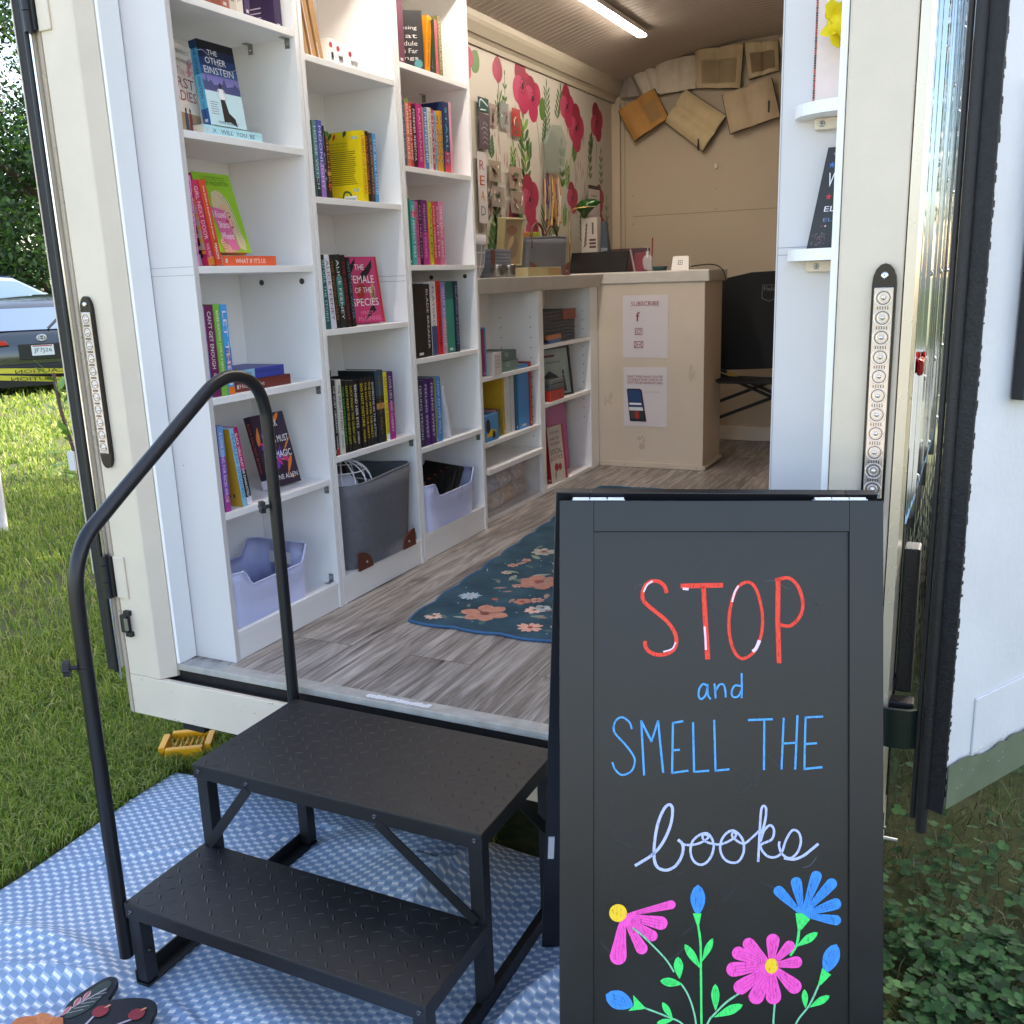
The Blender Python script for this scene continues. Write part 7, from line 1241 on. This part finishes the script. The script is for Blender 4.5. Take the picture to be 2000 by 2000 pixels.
for k in range(34):
    f_=random.uniform(.35,1); p=Vector(S_[0]).lerp(Vector(S_[-1]),f_)+Vector((-.0,.02,0)); d=Vector((random.uniform(-1,1),random.uniform(-1,1),random.uniform(-.1,.8))).normalized(); L=random.uniform(.05,.11); s=d.cross(Vector((0,0,1))).normalized()*L*.28; q=p+d*random.uniform(0,.10); B.add([q,q+d*L*.5+s,q+d*L,q+d*L*.5-s],[(0,1,2,3)],lm)
B.build('leaves',sp); B=MB(); B.box(-4.60,-4.55,3.69,3.70,.02,.13,WP); B.build('paper_tag',sp)
# ================================================================ parked cars
def car(loc,rz,col,label,kind='suv',plate=False,sc=1.0):
    t=thing('parked_car',label,'car',loc,(0,0,rz),'cars parked beyond the lawn',local=True); P_=mat('car_paint'+col,col,.18,.55,coat=1.0); GL=mat('car_glass','#b4c0c8',.04,.95); TR=mat('car_trim','#131416',.5)
    # local: +x forward, rear at x=0, width along y, z up
    W=.9
    prof=[(0.02,.35,.80),(0,.62,.86),(.02,.95,.88),(.10,1.02,.84),(.45,1.38,.68),(.75,1.50,.64),(1.6,1.56,.64),(2.3,1.50,.65),(3.1,1.04,.80),(4.1,.92,.80),(4.4,.72,.78),(4.42,.4,.76)]
    B=MB(); vs=[]
    for x,z,hw in prof: vs+=[(x,-hw,z),(x,-hw*.5,z+.02),(x,hw*.5,z+.02),(x,hw,z)]
    n=len(prof); B.add(vs,[(i*4+j,(i+1)*4+j,(i+1)*4+j+1,i*4+j+1) for i in range(n-1) for j in range(3)],P_,True)
    for s in (-1,1):
        lo=[(0.02,.3),(4.42,.3)]; side=[(0.02,.3),(0.0,.62),(.02,.95),(.3,.98),(3.1,.98),(4.1,.9),(4.4,.72),(4.42,.3)]
        y=s*W; v1=[(x,y,z) for x,z in side]; B.add(v1,[tuple(range(len(v1)))],P_)
        B.add([(0.02,s*.8,.35),(0,s*.86,.62),(.02,s*.88,.95),(.10,s*.84,1.02),(.3,s*.9,.98),(.02,s*.9,.95),(0,s*.9,.62),(.02,s*.9,.3)],[(0,1,6,7),(1,2,5,6),(2,3,4,5)],P_,True)
        B.add([(.10,s*.84,1.02),(.45,s*.68,1.38),(.75,s*.64,1.50),(1.6,s*.64,1.56),(2.3,s*.65,1.5),(3.1,s*.8,1.04),(3.1,s*.9,.98),(.3,s*.9,.98)],[(0,1,2,3,4,5,6,7)],P_)
    B.box(.05,4.4,-.88,.88,.22,.4,TR); B.build('body',t)
    B=MB(); B.add([(.115,-.70,1.05),(.115,.70,1.05),(.42,.56,1.37),(.42,-.56,1.37)],[(0,1,2,3)],GL); B.add([(.10,-.70,1.062),(.10,.70,1.062),(.41,.56,1.385),(.41,-.56,1.385)],[(0,1,2,3)],GL); B.build('rear_window',t)
    for s in (-1,1):
        B=MB(); B.add([(.42,s*.868,1.04),(3.0,s*.868,1.04),(2.35,s*.71,1.44),(1.6,s*.70,1.49),(.75,s*.71,1.44)],[(0,1,2,3,4)],GL); B.build('side_window',t)
        B=MB(); B.prism(Fr((-.012,s*.46,.86),(0,s,0),(0,0,1),(-1,0,0)),[(0,0),(.42,-.03),(.42,.10),(.05,.055)],-.02,.03,mat('tail_red','#b81418',.15,coat=.8)); B.build('tail_light',t)
        for x in (.8,3.5): B=MB(); B.lathe(Fr((x,s*.80,.33),(1,0,0),(0,0,1),(0,s,0)),[(0,-.1),(.3,-.1),(.33,-.07),(.33,.09),(.3,.11),(.22,.11),(.2,.08),(0,.08)],RUB,20); B.lathe(Fr((x,s*.80,.33),(1,0,0),(0,0,1),(0,s,0)),[(.2,.085),(.06,.12),(0,.125)],STEEL,10); B.build('wheel',t)
        B=MB(); B.box(2.62,2.78,s*.95-.09,s*.95+.09,1.0,1.14,P_); B.build('wing_mirror',t,.03)
    B=MB(); B.box(-.04,.06,-.86,.86,.36,.56,TR); B.build('bumper',t,.03)
    if plate:
        B=MB(); B.box(-.03,-.005,-.34,.34,.62,.86,TR); B.build('plate_recess',t,.01)
        F=Fr((-.035,.16,.68),(0,-1,0),(0,0,1),(-1,0,0)); B=MB(); B.fbox(F,0,.31,0,.155,0,.006,mat('plate_white','#d0d4da',.4)); B.text(F,'JF7J26',.03,.035,.25,.075,ink('#2c3c5c'),.008); B.rect(F,.02,.29,.135,.15,ink('#a03038'),.008); B.build('number_plate',t)
        B=MB(); F=Fr((-.008,0,.945),(0,-1,0),(0,0,1),(-1,0,0)); B.tube([F.p(.065*math.cos(q*.4),.045*math.sin(q*.4),.01) for q in range(16)],.006,CHROME,6,closed=True); B.tube([F.p(.03*math.cos(q*.4),.04*math.sin(q*.4),.012) for q in range(16)],.005,CHROME,6,closed=True); B.tube([F.p(.06*math.cos(q*.4),.015+.016*math.sin(q*.4),.012) for q in range(16)],.005,CHROME,6,closed=True); B.build('emblem',t)
        B=MB(); B.box(.02,.03,-.62,-.40,1.0,1.035,mat('sticker','#c8a0b0',.5)); B.build('sticker',t)
        B=MB(); B.tube([(.09,-.1,1.08),(.22,-.25,1.22),(.30,-.55,1.30)],.010,TR,6); B.build('wiper',t)
    return t
yaw=math.atan2(.64,-.77)
car((-12.9,10.2,-.60),yaw,'#3c4246','dark grey hatchback with its tail towards the trailer','suv',True)
car((-17.4,10.3,-.22),R(62),'#c8d0d8','silver white car parked behind the grey hatchback')
car((-19.8,12.2,-.15),R(50),'#2c3c68','blue car parked farthest back, only its roof and windows showing')
